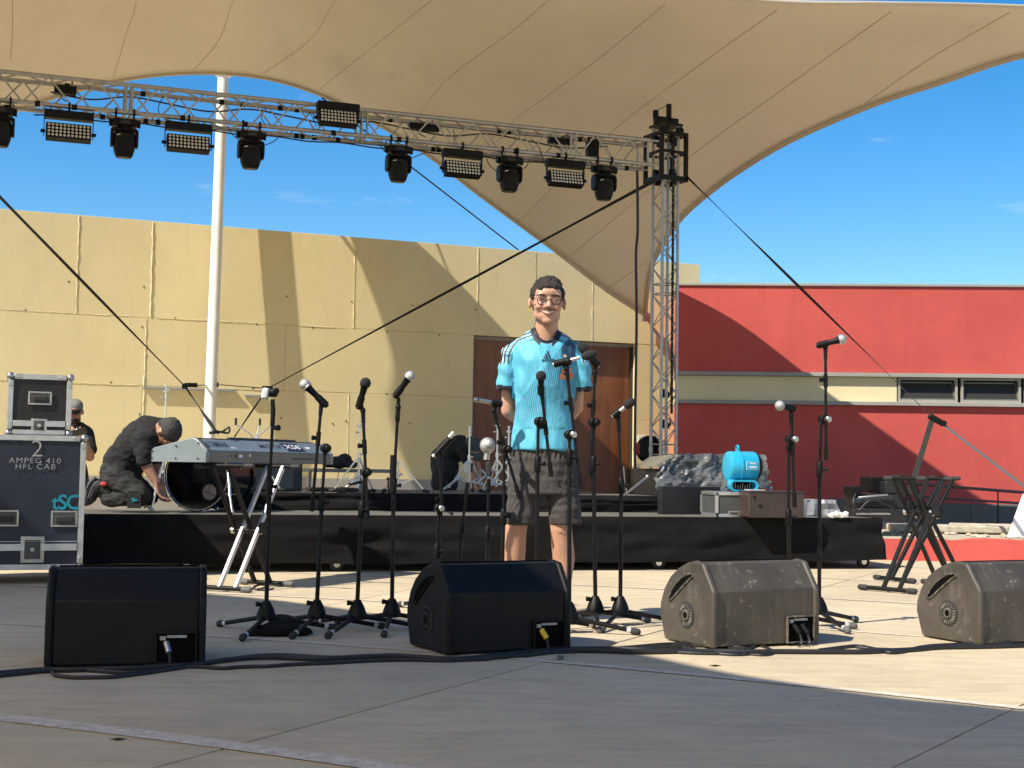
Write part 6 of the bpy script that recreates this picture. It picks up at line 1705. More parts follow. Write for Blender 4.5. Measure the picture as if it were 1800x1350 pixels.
# ---------------------------------------------------------------- the smiling man
DM = 7.15
def K(px, py, dd=0.0): return P(px, py, DM+dd)
man = thing('person', 'smiling young man in light blue football shirt, dark shorts and round glasses', 'person', (K(951, 1000).x, DM, 0))
SH = 1.06
hc_m = K(962, 533, -.035); QM = headframe((.06, -1, .0), (.02, 0, 1)) @ Matrix.Diagonal((1.09, 1.0, .965))
sk = MB(); head_skin(sk, hc_m, QM, SH)
neck0 = K(960, 606, .02); chain(sk, [hc_m+Vector((0, .015, -.06)), neck0], [.057, .064]); 
torso_c = K(957, 640).x
def tor(py, hw, dp, dy=.02, cx=None): c_ = K(957 if cx is None else cx, py, dy); return (c_, hw, dp)
sk.loft([tor(596, .050, .052), tor(604, .105, .062, .012), tor(614, .150, .078, .012), tor(632, .158, .095, .01), tor(680, .138, .092), tor(750, .128, .088), tor(800, .130, .085), tor(840, .12, .08)], 26)
shL, shR = K(897, 622, .022), K(1017, 620, .022)
elL, elR = K(893, 722, .07), K(1013, 716, .07)
hdL, hdR = K(944, 762, .20), K(974, 766, .21)
chain(sk, [K(925, 614, .02), shL, elL, hdL], [.044, .039, .037, .026]); chain(sk, [K(990, 614, .02), shR, elR, hdR], [.044, .039, .037, .026])
hand(sk, hdL, hdR-hdL+Vector((.02, 0, -.05)), (0, 1, .2), 1, .5, 1); hand(sk, hdR+Vector((0, .03, 0)), hdL-hdR+Vector((0, .02, -.08)), (0, -1, .2), 1, .7, -1)
for hp, kn_, cf, an in (((928, 815), (907, 928), (903, 985), (909, 1072)), ((982, 815), (986, 928), (991, 982), (984, 1072))):
    pts = [K(*hp, .02), K(*kn_, .0), K(*cf, .03), K(*an, .03)]; chain(sk, pts, [.066, .057, .059, .038])
    a_ = pts[-1]; sk.caps(a_, Vector((a_.x, a_.y-.02, .07)), .034, .034)
HCi = QM.inverted()
def skincol(co, n):
    q = HCi @ (co-hc_m)
    base = Vector((.54, .305, .210))
    if q.z > -.2 and abs(q.x) < .12:
        ruddy = math.exp(-((abs(q.x)-.04)**2/.0006+(q.z+.03)**2/.0008)); base = base.lerp(Vector((.60, .25, .17)), .5*ruddy)
        if q.y < -.05:
            mo = math.exp(-((q.x)**2/.0011+(q.z+.040)**2/.00008)); base = base.lerp(Vector((.30, .15, .10)), .55*mo)
            be = math.exp(-((q.z+.10)**2/.0012)); base = base.lerp(Vector((.36, .20, .14)), .35*be)
    if co.z < .55: base = base.lerp(Vector((.47, .24, .15)), .5)
    return base
me = remesh(sk, .0055, 5, .5); me.update(); setcol(me, skincol); shift(me, WP[man.name]); body = mkobj('body', me, 'skincol', man, WP[man.name], 75)
def HM(p): return hc_m+QM @ (Vector(p)*SH)
# face details
for k in (-1, 1):
    e = MB().ell(HM((k*.031, -.080, .006)), (.0125, .010, .0042), QM, 14, 10).build('eye', 'eye', man)
    MB().ell(HM((k*.031, -.0885, .006)), (.0062, .0032, .0044), QM, 12, 8).build('iris', 'iris', e)
    MB().path([HM((k*.031+x_, -.0905-.001*(1-abs(x_)/.015), .0108-.0030*(x_/.015)**2)) for x_ in (-.015, -.008, 0, .008, .015)], .0032, 6).build('upper_eyelid', 'skin2', man)
    MB().path([HM((k*.031+x_, -.0895, .0022-.0015*(1-(x_/.014)**2))) for x_ in (-.014, -.007, 0, .007, .014)], .0028, 6).build('lower_eyelid', 'skin', man)
    MB().path([HM((k*a, -y, z)) for a, y, z in ((.012, .093, .0265), (.024, .0945, .0315), (.038, .090, .0325), (.052, .079, .027))], [.0028, .0042, .0038, .002], 6, r2=.0028).build('eyebrow', 'hair', man)
gl = thing('glasses', 'round dark tortoiseshell glasses on the smiling man', 'glasses', HM((0, -.10, 0)))
for k in (-1, 1):
    ax_ = QM @ Vector((k*.12, -1, .04)); cg = HM((k*.0325, -.1015, .002))
    MB().torus(cg, ax_, .0235, .0024, 28, 8).build('rim', 'glassframe', gl)
    MB().lathe([(0, .0225), (.0006, .0225)], cg, ax_, 24).build('lens', 'clear', gl)
    MB().path([HM((k*.056, -.097, .008)), HM((k*.070, -.085, .009)), HM((k*.078, -.04, .006)), HM((k*.080, .0, .002))], .0022, 6).build('temple', 'glassframe', gl)
MB().path([HM((-.010, -.105, .006)), HM((0, -.109, .009)), HM((.010, -.105, .006))], .0022, 6).build('bridge', 'glassframe', gl)
# smiling mouth
def arc(x, zc, dz, y0): return HM((x, y0+.022*(x/.034)**2*.75, zc+dz*(x/.034)**2))
xs_ = [-.033+.066*i/10 for i in range(11)]
mm = MB(); up_ = [arc(x, -.0520, .008, -.0905) for x in xs_]; lo_ = [arc(x, -.0650, .020, -.0905) for x in xs_]
mm.add(up_+lo_, [(i, i+1, 12+i, 11+i) for i in range(10)]); mm.build('mouth_inside', 'lip', man, fixn=False)
tm = MB(); upt = [arc(x*.84, -.0530, .008, -.0930) for x in xs_]; lot = [arc(x*.84, -.0615, .016, -.0930) for x in xs_]
tm.add(upt+lot, [(i, i+1, 12+i, 11+i) for i in range(10)]); tm.build('teeth', 'teeth', man, fixn=False)
MB().path([p+QM @ Vector((0, -.001, .001)) for p in up_], [.0012, .002, .0026, .003, .0032, .0028, .0032, .003, .0026, .002, .0012], 8).build('upper_lip', 'lip', man)
MB().path([p+QM @ Vector((0, -.001, -.001)) for p in lo_], [.001, .002, .0028, .0032, .0034, .0034, .0034, .0032, .0028, .002, .001], 8).build('lower_lip', 'lip', man)
mo_ = MB()
for i in range(26):
    x = rnd.uniform(-.028, .028); z = -.041+rnd.uniform(-.004, .004)+.003*abs(x)/.028-.006*(abs(x)/.028)**2
    p = HM((x, -.0955+.012*(x/.028)**2, z)); mo_.tube(p, p+QM @ Vector((x*.12, -.0015, -.005)), .0007, .0003, 4)
mo_.build('moustache', 'hair', man)
for k, zz in ((-1, -.036), ):
    MB().torus(HM((k*.082, .002, zz)), (1, .2, 0), .007, .0014, 16, 6).build('earring', 'yellow', man)
# hair
hr = MB()
hr.ell(HM((0, .022, .052)), (.0795, .099, .080), QM, 22, 14); hr.ell(HM((.004, -.030, .096)), (.060, .050, .042), QM, 18, 12); hr.ell(HM((0, .065, .0)), (.070, .045, .060), QM, 16, 10)
for k in (-1, 1): hr.ell(HM((k*.064, .010, .040)), (.015, .048, .040), QM, 14, 10)
for i in range(60):
    a = rnd.uniform(-1, 1)*.80; t = rnd.random()
    b = HM((.060*math.sin(a), -.03-.040*math.cos(a), .106-.024*abs(a)-.01*t)); e = HM((.068*math.sin(a)+rnd.uniform(-.014, .014), -.043-.045*math.cos(a), .072-.006*t+.010*abs(a)+rnd.uniform(-.010, .010)))
    hr.caps(b, e, .010, .0035, 8)
for i in range(90):
    a = rnd.uniform(0, 2*PI); r_ = rnd.uniform(.01, .055)
    b = HM((r_*math.cos(a), .012+r_*1.15*math.sin(a), .118-.5*r_*r_/.075)); e = b+QM @ Vector((rnd.uniform(-.014, .014), rnd.uniform(-.016, .004), rnd.uniform(.002, .012)))
    hr.caps(b, e, .008, .003, 8)
me = remesh(hr, .0045, 2, .4); me.update()
displace(me, lambda c, n: n*(.0045*noise.noise(Vector((c.x*150, c.y*90, c.z*60)))+.0065*noise.noise(c*48)+.002))
shift(me, WP[man.name]); mkobj('hair', me, 'hair', man, WP[man.name], 60)
# shirt
sh = MB()
sh.loft([tor(577, .058, .058), tor(583, .084, .064, .014), tor(590, .118, .074, .012), tor(598, .152, .086, .012), tor(610, .174, .100, .01), tor(636, .172, .114, .005), tor(680, .160, .114, .005), tor(720, .156, .110, .008), tor(760, .162, .110, .01), tor(786, .172, .114, .01), tor(792, .172, .114, .01)], 30)
for pts in ((K(930, 606, .015), K(898, 621, .02), K(892, 655, .02), K(891, 688, .025)), (K(985, 605, .015), K(1016, 619, .02), K(1023, 655, .02), K(1024, 688, .025))):
    chain(sh, pts, [.047, .048, .052, .054])
    d_ = (pts[3]-pts[2]).normalized(); sh.tube(pts[2], pts[3]+d_*.012, .053, .057, 18)
me = remesh(sh, .0055, 6, .5); me.update()
xc = K(957, 640).x
def shdisp(c, n):
    x = c.x-xc; k = 0
    if abs(x) < .165: k += .0050*math.sin(x*46+c.z*10*(1 if x > 0 else -1)+3.0*noise.noise(Vector((c.x*4, 3, c.z*4))))*max(0, min(1, (1.40-c.z)/.2))
    k += .0070*noise.noise(Vector((c.x*16, c.y*8, c.z*4.5)))
    k += .0045*noise.noise(Vector((c.x*9+c.z*13, c.y*5, c.z*9+4)))
    k += .006*math.exp(-((abs(x)-.12)/.03)**2)*math.sin(c.z*38+x*60)*(1.0 if c.z > 1.15 else .5)
    if c.z < 1.0: k += .006*noise.noise(Vector((c.x*22, c.y*22, 1)))
    if abs(x) > .17: k += .004*math.sin(c.z*70+x*40)
    return n*k
displace(me, shdisp)
zn = K(957, 574).z; xn = K(960, 590).x
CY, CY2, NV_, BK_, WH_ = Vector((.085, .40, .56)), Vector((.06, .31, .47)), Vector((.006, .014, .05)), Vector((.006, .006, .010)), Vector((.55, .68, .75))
ptop = K(986, 612); pbot = K(905, 715)
bx, bz_ = pbot.x-ptop.x, pbot.z-ptop.z
bl = math.hypot(bx, bz_)
cuffz = K(890, 683).z; shz = K(957, 604).z
lg = [(960+4.2*i, 629, 5.5+3.2*i) for i in range(3)]
def xz(px, py): q = K(px, py); return (q.x, q.z)
STR = [[(931, 579), (912, 588), (893, 597), (884, 617), (880, 640)], [(933, 585), (910, 593), (896, 604), (888, 620), (886, 640)], [(936, 591), (912, 598), (901, 610), (895, 625), (893, 640)]]
STR += [[(1918-a, b-2) for a, b in l_] for l_ in STR]
STR = [[xz(a, b) for a, b in spl] for spl in STR]
def segd(px, pz, l_):
    best = 9
    for (ax, az), (bx2, bz2) in zip(l_[:-1], l_[1:]):
        dx, dz = bx2-ax, bz2-az; t = max(0, min(1, ((px-ax)*dx+(pz-az)*dz)/(dx*dx+dz*dz)))
        best = min(best, math.hypot(px-ax-dx*t, pz-az-dz*t))
    return best
z640, z631, wz, ubz, z612 = K(957, 642).z, K(957, 629).z, K(957, 602).z, (xc+.1-ptop.x)*(-bz_)+(1.1-ptop.z)*bx, K(957, 575).z
def shirtcol(c, n):
    x, z = c.x, c.z; col_ = CY; al = 0
    dxl = abs(x-xc)
    e = math.sqrt(((x-xn)/.064)**2+((z-zn)/.088)**2) if z < zn+.03 else abs(x-xn)/.064
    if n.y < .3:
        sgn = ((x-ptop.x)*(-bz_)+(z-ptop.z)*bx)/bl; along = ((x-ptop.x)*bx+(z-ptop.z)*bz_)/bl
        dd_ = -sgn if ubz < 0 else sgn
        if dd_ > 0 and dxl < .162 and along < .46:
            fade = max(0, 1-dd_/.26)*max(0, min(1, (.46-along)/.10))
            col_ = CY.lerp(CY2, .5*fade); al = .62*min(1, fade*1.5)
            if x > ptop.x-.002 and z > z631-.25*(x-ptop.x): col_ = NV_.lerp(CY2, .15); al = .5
    if z > z640 and dxl > .05:
        if n.y < .55:
            for l_ in STR:
                d_ = segd(x, z, l_)
                if d_ < .0042: col_ = NV_; al = 0
                elif d_ < .0068 and z > z640+.004: col_ = WH_.lerp(CY, .25); al = 0
    if sl_cuff(c): col_ = BK_; al = 0
    if e < 1.34 and z > zn-.13 and not (e > 1.12 and abs(x-xn) < .03): col_ = BK_; al = 0
    if .038 < abs(x-xn) < .096 and abs(z-(wz+.004+(.085-abs(x-xn))*.12)) < .0045*(1.2-abs(x-xn)/.12) and n.y < .2: col_ = BK_; al = 0
    return col_, al
def sl_cuff(c): return abs(c.x-xc) > .168 and c.z < cuffz+.018-.10*max(0, .245-abs(c.x-xc))
def dxl_ok(x, z): return abs(x-xn) > .022
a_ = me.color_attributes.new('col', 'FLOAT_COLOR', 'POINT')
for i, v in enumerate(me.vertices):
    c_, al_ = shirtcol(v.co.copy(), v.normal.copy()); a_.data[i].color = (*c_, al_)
import bmesh
bm_ = bmesh.new(); bm_.from_mesh(me)
kill = [f for f in bm_.faces if (lambda c: (math.sqrt(((c.x-xn)/.058)**2+((c.z-zn)/.080)**2) < 1 and c.y < DM+.03) or (c.z > zn+.004 and abs(c.x-xn) < .064) or (abs(c.x-xc) > .170 and c.z < cuffz-.004-.10*max(0, .245-abs(c.x-xc))))(f.calc_center_median())]
bmesh.ops.delete(bm_, geom=kill, context='FACES'); bm_.to_mesh(me); bm_.free()
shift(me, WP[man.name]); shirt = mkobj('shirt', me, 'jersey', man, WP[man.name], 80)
so_ = shirt.modifiers.new('cloth', 'SOLIDIFY'); so_.thickness = .003; so_.offset = -1
# collar rim, cuffs
rim = []
for i in range(33):
    a = PI*i/32; rim.append(Vector((xn+.060*math.cos(a), 0, zn-.082*math.sin(a))))
bvs = BVHTree.FromPolygons([v.co+WP[man.name] for v in me.vertices], [tuple(p.vertices) for p in me.polygons])
pr = []
for p in rim:
    for k in (1.06, 1.10, 1.15):
        hit = bvs.ray_cast(Vector((xn+(p.x-xn)*k, 5, zn+(p.z-zn)*k)), Vector((0, 1, 0)))
        if hit[0] is not None: pr.append(hit[0]); break
MB().path(pr, .0045, 6).build('collar', 'navyprint', man)
# crest and small print on the chest, following the cloth
def decal(polys, name, mat, off=.003, grid=1):
    q = MB()
    for poly in polys:
        pts = []
        for px, py in poly:
            d_ = ray(px, py).normalized(); h_ = bvs.ray_cast(CAM, d_)
            if h_[0] is None: return
            pts.append(h_[0]-d_*off)
        q.add(pts, [tuple(range(len(pts)))])
    return q.build(name, mat, man, smooth=0, fixn=False)
MT['crest'] = M('crest_orange', (.62, .20, .08), .6)
MT['crestw'] = M('crest_pale', (.55, .45, .34), .6)
decal([[(987, 649), (1004, 647), (1003, 654), (1008, 658), (1007, 666), (996, 667), (985, 667), (984, 660), (988, 655)]], 'crest', 'crest', .004)
decal([[(985, 634), (995, 630), (1002, 632), (1003, 640), (994, 641), (986, 640)]], 'crest_top', 'crestw', .004)
decal([[(989, 624), (993, 622), (997, 625), (994, 630)]], 'crest_star', 'crestw', .004)
decal([[(990, 651), (996, 650), (996, 659), (991, 660)], [(998, 650), (1001, 650), (1001, 659), (998, 659)]], 'crest_bars', 'navyprint', .006)
tx = []
decal([[(956, 629), (958.8, 629), (957.5, 625.5), (955, 626.5)], [(960, 629), (963.5, 629), (960.3, 620.8), (957.6, 622.3)], [(964.8, 629), (968.3, 629), (963.2, 616.2), (960.5, 617.8)]], 'shirt_mark', 'navyprint', .004)
tme = text_mesh('adidas', .026, 0, 1.05, .0006); c0 = K(963, 634); vv = []
tv_ = []
for v in tme.vertices:
    h_ = bvs.ray_cast(Vector((c0.x+v.co.x, 5, c0.z+v.co.y-.004)), Vector((0, 1, 0)))
    tv_.append((h_[0] if h_[0] is not None else Vector((c0.x+v.co.x, DM-.1, c0.z+v.co.y)))-Vector((0, .0035, 0)))
MB().add(tv_, [tuple(p.vertices) for p in tme.polygons]).build('shirt_print', 'navyprint', man, smooth=0, fixn=False)
# shorts
st2 = MB()
st2.loft([tor(783, .160, .104), tor(800, .170, .110), tor(835, .184, .114), tor(868, .192, .116, .02, 956)], 28)
for cx2, hw in ((914, .082), (994, .086)):
    st2.rings([[Vector((c_.x+hw_*math.cos(2*PI*i/24), c_.y+dp*math.sin(2*PI*i/24), c_.z)) for i in range(24)] for c_, hw_, dp in ((K(928 if cx2 < 950 else 982, 840, .02), hw+.006, .104), (K(920 if cx2 < 950 else 988, 870, .02), hw+.002, .10), (K(cx2, 915, .01), hw, .094), (K(cx2, 921, .01), hw, .094))])
def shortdisp(c, n):
    return n*(.0075*noise.noise(Vector((c.x*15, c.y*9, c.z*9)))+.0055*noise.noise(Vector((c.x*8, c.y*8, c.z*34)))+(.004*math.sin(c.x*260) if c.z > K(957, 806).z else 0))
mesh_part('shorts', st2, .0065, 'shorts', man, 5, shortdisp)
pk_ = MB()
for pts in ([(889, 850), (900, 853), (914, 856), (918, 853)], [(892, 905), (905, 877), (911, 860)], [(974, 852), (990, 854), (1008, 852), (1020, 848)], [(888, 915), (910, 917), (938, 916)], [(967, 916), (990, 917), (1022, 915)]):
    q = []
    for a, b in pts: q.append(K(a, b, -.088 if 893 < a < 1018 else -.06))
    pk_.path(spline(q, 5), .0018, 5)
pk_.build('seams', 'rubber', man)
sm2 = MB(); sol = MB()
for an, dx in (((909, 1072), -.35), ((984, 1072), .35)):
    sm2 = MB(); a_ = K(*an, .03); a_.z = .085; shoe(sm2, a_, (dx, -1, 0)); mesh_part('shoe', sm2, .008, 'rubber', man, 4); d_ = Vector((dx, -1, 0)).normalized()
    s_ = MB().caps(Vector((a_.x, a_.y, .016))-d_*.03, Vector((a_.x, a_.y, .016))+d_*.15, .040, .038, 14); s_.v = [Vector((v.x, v.y, .002+max(0, min(.026, (v.z+.026)*.5)))) for v in s_.v]; s_.build('shoe_sole', 'white', man)

# ---------------------------------------------------------------- kneeling man
DK = 10.4
def KK(px, py, dd=0): return P(px, py, DK+dd)
kn_m = thing('person', 'man in black work clothes kneeling bent double beside the bass drum', 'person', (KK(215, 880).x, DK, .424))
hk = KK(293, 760, -.12); QK = headframe((-.05, .10, -1), (.85, -.50, .05))
sk = MB(); head_skin(sk, hk, QK, 1.0)
nk = KK(276, 755, -.04); chain(sk, [hk+QK @ Vector((0, .03, -.04)), nk, KK(262, 770, 0)], [.052, .055, .08])
chain(sk, [KK(262, 770), KK(232, 795), KK(212, 825)], [.09, .09, .09])
nE, nW = KK(257, 817, -.22), KK(274, 846, -.22); fE, fW = KK(272, 815, .20), KK(283, 850, .12)
chain(sk, [KK(250, 775, -.18), nE, nW], [.055, .045, .030]); chain(sk, [KK(270, 768, .18), fE, fW], [.055, .045, .030])
hand(sk, nW, (.3, .1, -1), (1, 0, -.1), 1.05, .7, 1); hand(sk, fW, (.2, -.1, -1), (.6, -.6, -.1), 1.05, .7, -1)
chain(sk, [KK(212, 832, -.06), KK(245, 874, -.14), KK(190, 877, -.12)], [.055, .045, .03]); chain(sk, [KK(214, 832, .08), KK(258, 874, .12), KK(200, 877, .14)], [.055, .045, .03])
mesh_part('body', sk, .009, 'skin2', kn_m, 3)
hr = MB(); hr.ell(hk+QK @ Vector((0, .020, .045)), (.083, .102, .080), QK, 20, 12); hr.ell(hk+QK @ Vector((0, .07, 0)), (.070, .040, .065), QK, 16, 10)
MT['hairgrey'] = M('greying_short_hair', (.035, .032, .028), .7, 0, .55, 90, .9, 200, .006)
mesh_part('hair', hr, .008, 'hairgrey', kn_m, 2, wr(.005, 60))
ts = MB()
chain(ts, [KK(277, 764, -.01), KK(262, 768, .0), KK(240, 786, .01), KK(218, 812, .02), KK(211, 832, .02)], [.135, .165, .165, .155, .150], 20)
chain(ts, [KK(262, 768, -.10), KK(250, 776, -.17), KK(254, 806, -.22)], [.10, .085, .068], 18); chain(ts, [KK(275, 764, .10), KK(272, 770, .18), KK(274, 806, .2)], [.10, .082, .068], 18)
mesh_part('t_shirt', ts, .010, 'tshirt', kn_m, 6, wr(.012, 9, (1, 1, 2.2)))
tr2 = MB()
chain(tr2, [KK(211, 832, .02), KK(214, 842, .02)], [.153, .150], 20)
chain(tr2, [KK(205, 840, -.08), KK(247, 872, -.15)], [.110, .082], 18); chain(tr2, [KK(245, 873, -.15), KK(190, 876, -.12)], [.068, .058], 18)
chain(tr2, [KK(210, 838, .10), KK(260, 872, .13)], [.110, .080], 18); chain(tr2, [KK(258, 874, .13), KK(200, 876, .14)], [.066, .058], 18)
floorz = .426
def kd(c, n):
    v = wr(.014, 10, (1, 1, 2))(c, n)
    if c.z+v.z < floorz: v.z = floorz-c.z
    return v
mesh_part('trousers', tr2, .010, 'trousers', kn_m, 5, kd)
q = MB().box((0, 0, 0), (.10, .006, .13), rz(.15)).xf(Matrix.Translation(KK(236, 878, -.245))); q.build('knee_pocket', 'trousers', kn_m, bevel=.004)
q = MB(); pl2 = KK(236, 879, -.252)
for a, b, c_, d_ in ((-.025, .012, .020, .030), (.0, .0, .022, .038), (.022, -.004, .018, .020), (-.02, -.02, .014, .012), (.038, 0, .016, .006)): q.box(pl2+Vector((a*.6, -.001*c_, b*.6)), (c_*.6, .003, d_*.55))
q.build('blue_print', 'teal', kn_m, smooth=0)
for px, py, dd in ((181, 868, -.12), (176, 872, .14)):
    a_ = KK(px, py, dd); shm = MB()
    shm.caps(a_+Vector((.04, 0, .02)), a_+Vector((-.05, 0, .06)), .050, .050, 14); shm.caps(a_+Vector((-.05, 0, .07)), a_+Vector((-.085, 0, -.035)), .047, .038, 14)
    mesh_part('shoe', shm, .009, 'rubber', kn_m, 3, wr(.004, 40))
MB().path([KK(174, 846, -.18), KK(166, 850, -.19), KK(159, 862, -.19), KK(155, 876, -.19)], .006, 6).build('shoe_piping', 'greyrubber', kn_m)
MB().path([KK(168, 838, -.15), KK(158, 848, -.16), KK(152, 862, -.16), KK(150, 880, -.16)], .013, 8).build('shoe_sole', 'greyrubber', kn_m)
MB().ell(KK(182, 851, -.18), (.028, .012, .018)).build('sock', 'red', kn_m)

# ---------------------------------------------------------------- man with phone behind the flight cases
DP = 13.4
def PP(px, py, dd=0): return P(px, py, DP+dd)
pm = thing('person', 'bearded man in grey cap and black shirt looking at his phone behind the flight cases', 'person', (PP(128, 900).x, DP, 0))
hp = PP(131, 724); QP = headframe((.15, -.9, -.38), (.05, -.3, 1))
sk = MB(); head_skin(sk, hp, QP)
hipP = Vector((PP(120, 850).x, DP+.12, .56))
chain(sk, [hp+Vector((0, .02, -.06)), PP(128, 752, .04), PP(124, 775, .07), hipP], [.058, .07, .13, .14])
eR = PP(158, 803, -.12); hR = PP(146, 771, -.36); eL = PP(98, 803, -.12); hL = PP(124, 770, -.36)
chain(sk, [PP(150, 758, .03), eR, hR], [.058, .046, .030]); chain(sk, [PP(105, 758, .03), eL, hL], [.058, .046, .030])
hand(sk, hR, (-.6, -.2, .35), (-.3, .5, .5), 1.05, .6, 1); hand(sk, hL, (.5, -.2, .25), (.2, .5, .5), 1.05, .6, -1)
for s in (-1, 1): chain(sk, [hipP+Vector((s*.09, 0, 0)), hipP+Vector((s*.13, -.42, .02)), Vector((hipP.x+s*.14, hipP.y-.42, .09))], [.085, .06, .042])
mesh_part('body', sk, .009, 'skin2', pm, 3)
ts = MB(); chain(ts, [PP(127, 756, .04), PP(124, 775, .06), PP(122, 810, .09), hipP+Vector((0, 0, .06))], [.10, .150, .150, .155], 20)
chain(ts, [PP(138, 758, .04), PP(152, 764, .02), PP(158, 790, -.06)], [.09, .078, .066], 16); chain(ts, [PP(116, 758, .04), PP(104, 764, .02), PP(99, 790, -.06)], [.09, .078, .066], 16)
mesh_part('t_shirt', ts, .011, 'tshirt', pm, 5, wr(.010, 9))
tr2 = MB(); chain(tr2, [hipP, hipP+Vector((0, -.03, .03))], [.15, .15])
for s in (-1, 1): chain(tr2, [hipP+Vector((s*.09, 0, 0)), hipP+Vector((s*.13, -.42, .02)), Vector((hipP.x+s*.14, hipP.y-.42, .13))], [.10, .078, .06])
mesh_part('trousers', tr2, .012, 'trousers', pm, 4)
sm3 = MB()
for s in (-1, 1): sm3 = MB(); shoe(sm3, Vector((hipP.x+s*.14, hipP.y-.42, .085)), (s*.2, -1, 0)); mesh_part('shoe', sm3, .012, 'rubber', pm, 3)
bd_ = MB(); bd_.ell(hp+QP @ Vector((0, -.045, -.068)), (.055, .052, .045), QP, 16, 10); bd_.ell(hp+QP @ Vector((0, -.075, -.045)), (.032, .024, .018), QP, 14, 8)
mesh_part('beard', bd_, .008, 'hair', pm, 2, wr(.003, 90))
cp_ = MB(); cp_.ell(hp+QP @ Vector((0, .014, .055)), (.083, .102, .072), QP, 20, 12)
mesh_part('cap', cp_, .009, 'capgrey', pm, 2)
bq = MB(); rs = []
for i in range(13):
    a = -1.15+2.3*i/12; bq_ = Vector((.080*math.sin(a), -.058-.035*math.cos(a), .052)); c_ = Vector((.076*math.sin(a), -.085-.085*math.cos(a), .036))
    rs += [bq_, c_]
q = MB().add([hp+QP @ v for v in rs], [(2*i, 2*i+2, 2*i+3, 2*i+1) for i in range(12)]).build('cap_brim', 'black', pm, fixn=False); so2 = q.modifiers.new('t', 'SOLIDIFY'); so2.thickness = .006
for k in (-1, 1): MB().ell(hp+QP @ Vector((k*.031, -.082, .006)), (.012, .008, .004), QP, 10, 6).build('eye', 'iris', pm)
ph = thing('phone', 'dark phone held by the man in the grey cap', 'phone', PP(141, 758, -.42))
MB().box((0, 0, 0), (.150, .012, .072), Matrix.Rotation(R(-18), 3, 'Y') @ Matrix.Rotation(R(35), 3, 'X')).xf(Matrix.Translation(PP(139, 759, -.42))).build('case', 'phone', ph, bevel=.006)
stl = thing('stool', 'low black round stool under the man in the grey cap', 'stool', (hipP.x, hipP.y, 0))
MB().lathe([(.36, .15), (.37, .17), (.40, .17), (.415, .15)], (hipP.x, hipP.y, 0), (0, 0, 1), 24).build('seat', 'black', stl)
MB().tube((hipP.x, hipP.y, .05), (hipP.x, hipP.y, .36), .02).build('column', 'chrome', stl)
for k in range(3):
    a = R(90+120*k); MB().tube((hipP.x, hipP.y, .2), (hipP.x+.25*math.cos(a), hipP.y+.25*math.sin(a), .012), .011).build('leg', 'chrome', stl)

# ---------------------------------------------------------------- bending man
DB = 14.9
def BB(px, py, dd=0): return P(px, py, DB+dd)
bmn = thing('person', 'man in black with grey-green cap bending down behind the upper riser', 'person', (BB(782, 900).x, DB, 0))
hb = BB(828, 789, -.15); QB = headframe((.35, -.45, -.82), (.55, -.70, .35))
sk = MB(); head_skin(sk, hb, QB)
hipB = BB(781, 808); shB = BB(812, 785)
chain(sk, [hb+QB @ Vector((0, .03, -.05)), BB(818, 788, -.05), shB], [.058, .06, .10]); chain(sk, [shB, BB(795, 796), hipB], [.09, .09, .09])
wr1, wr2 = BB(833, 846, -.22), BB(846, 856, -.1)
chain(sk, [BB(814, 786, -.17), BB(829, 815, -.24), wr1], [.052, .042, .028]); chain(sk, [BB(818, 786, .15), BB(838, 818, .0), wr2], [.052, .042, .028])
hand(sk, wr1, (.3, -.2, -1), (.8, 0, -.2), 1.1, .6, 1); hand(sk, wr2, (.3, -.3, -1), (.4, -.8, 0), 1.1, .6, -1)
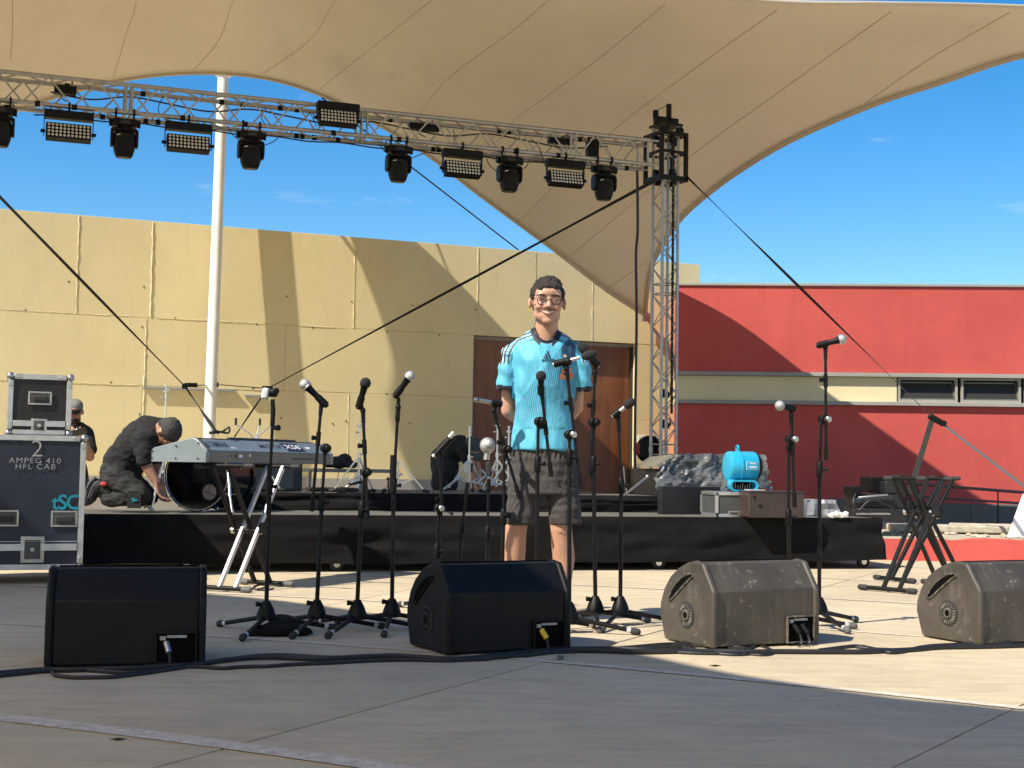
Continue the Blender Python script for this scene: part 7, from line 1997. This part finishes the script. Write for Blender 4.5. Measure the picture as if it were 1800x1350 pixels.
for px1, dd in ((771, -.12), (793, .12)):
    h0 = BB(781 if dd < 0 else 786, 815, dd*.8); k0 = BB(px1-1, 862, dd); chain(sk, [h0, k0, Vector((k0.x-.03, k0.y, .25)), Vector((k0.x, k0.y, .09))], [.07, .056, .055, .038])
mesh_part('body', sk, .009, 'skin', bmn, 3)
ts = MB(); chain(ts, [BB(818, 787, -.04), BB(808, 787), BB(792, 795), BB(781, 806)], [.105, .145, .145, .150], 20)
chain(ts, [BB(814, 787, -.12), BB(815, 791, -.18), BB(822, 806, -.21)], [.09, .078, .068], 16); chain(ts, [BB(818, 786, .12), BB(822, 790, .16), BB(832, 806, .10)], [.09, .078, .068], 16)
mesh_part('t_shirt', ts, .010, 'tshirt', bmn, 5, wr(.014, 9))
tr2 = MB(); chain(tr2, [hipB+Vector((.0, 0, .0)), BB(782, 820)], [.155, .155], 20)
for px1, dd in ((772, -.12), (792, .12)): chain(tr2, [BB(779 if dd < 0 else 786, 822, dd*.8), BB(px1, 853, dd)], [.112, .088], 18)
mesh_part('shorts', tr2, .010, 'denim', bmn, 4, wr(.010, 11))
sm3 = MB()
for px1, dd in ((771, -.12), (793, .12)):
    k0 = BB(px1-1, 862, dd); sm3 = MB(); shoe(sm3, Vector((k0.x, k0.y, .085)), (.5, -.8, 0)); mesh_part('shoe', sm3, .012, 'rubber', bmn, 3)
cp_ = MB(); cp_.ell(hb+QB @ Vector((0, .016, .050)), (.088, .106, .080), QB, 22, 14)
cap_ = mesh_part('cap', cp_, .008, 'capgreen', bmn, 2)
for yy in (-.045, .02):
    MB().path([hb+QB @ Vector((.089*math.sin(a), yy+.016, .050+.081*math.cos(a)*(1-(yy/.106)**2)**.5)) for a in [-1.4+2.8*i/10 for i in range(11)]], .003, 5).build('cap_seam', 'rubber', cap_)
rs = []
for i in range(13):
    a = -1.15+2.3*i/12; rs += [Vector((.084*math.sin(a), -.060-.035*math.cos(a), .045)), Vector((.078*math.sin(a), -.085-.090*math.cos(a), .026))]
q = MB().add([hb+QB @ v for v in rs], [(2*i, 2*i+2, 2*i+3, 2*i+1) for i in range(12)]).build('cap_brim', 'capgreen', bmn, fixn=False); so2 = q.modifiers.new('t', 'SOLIDIFY'); so2.thickness = .006
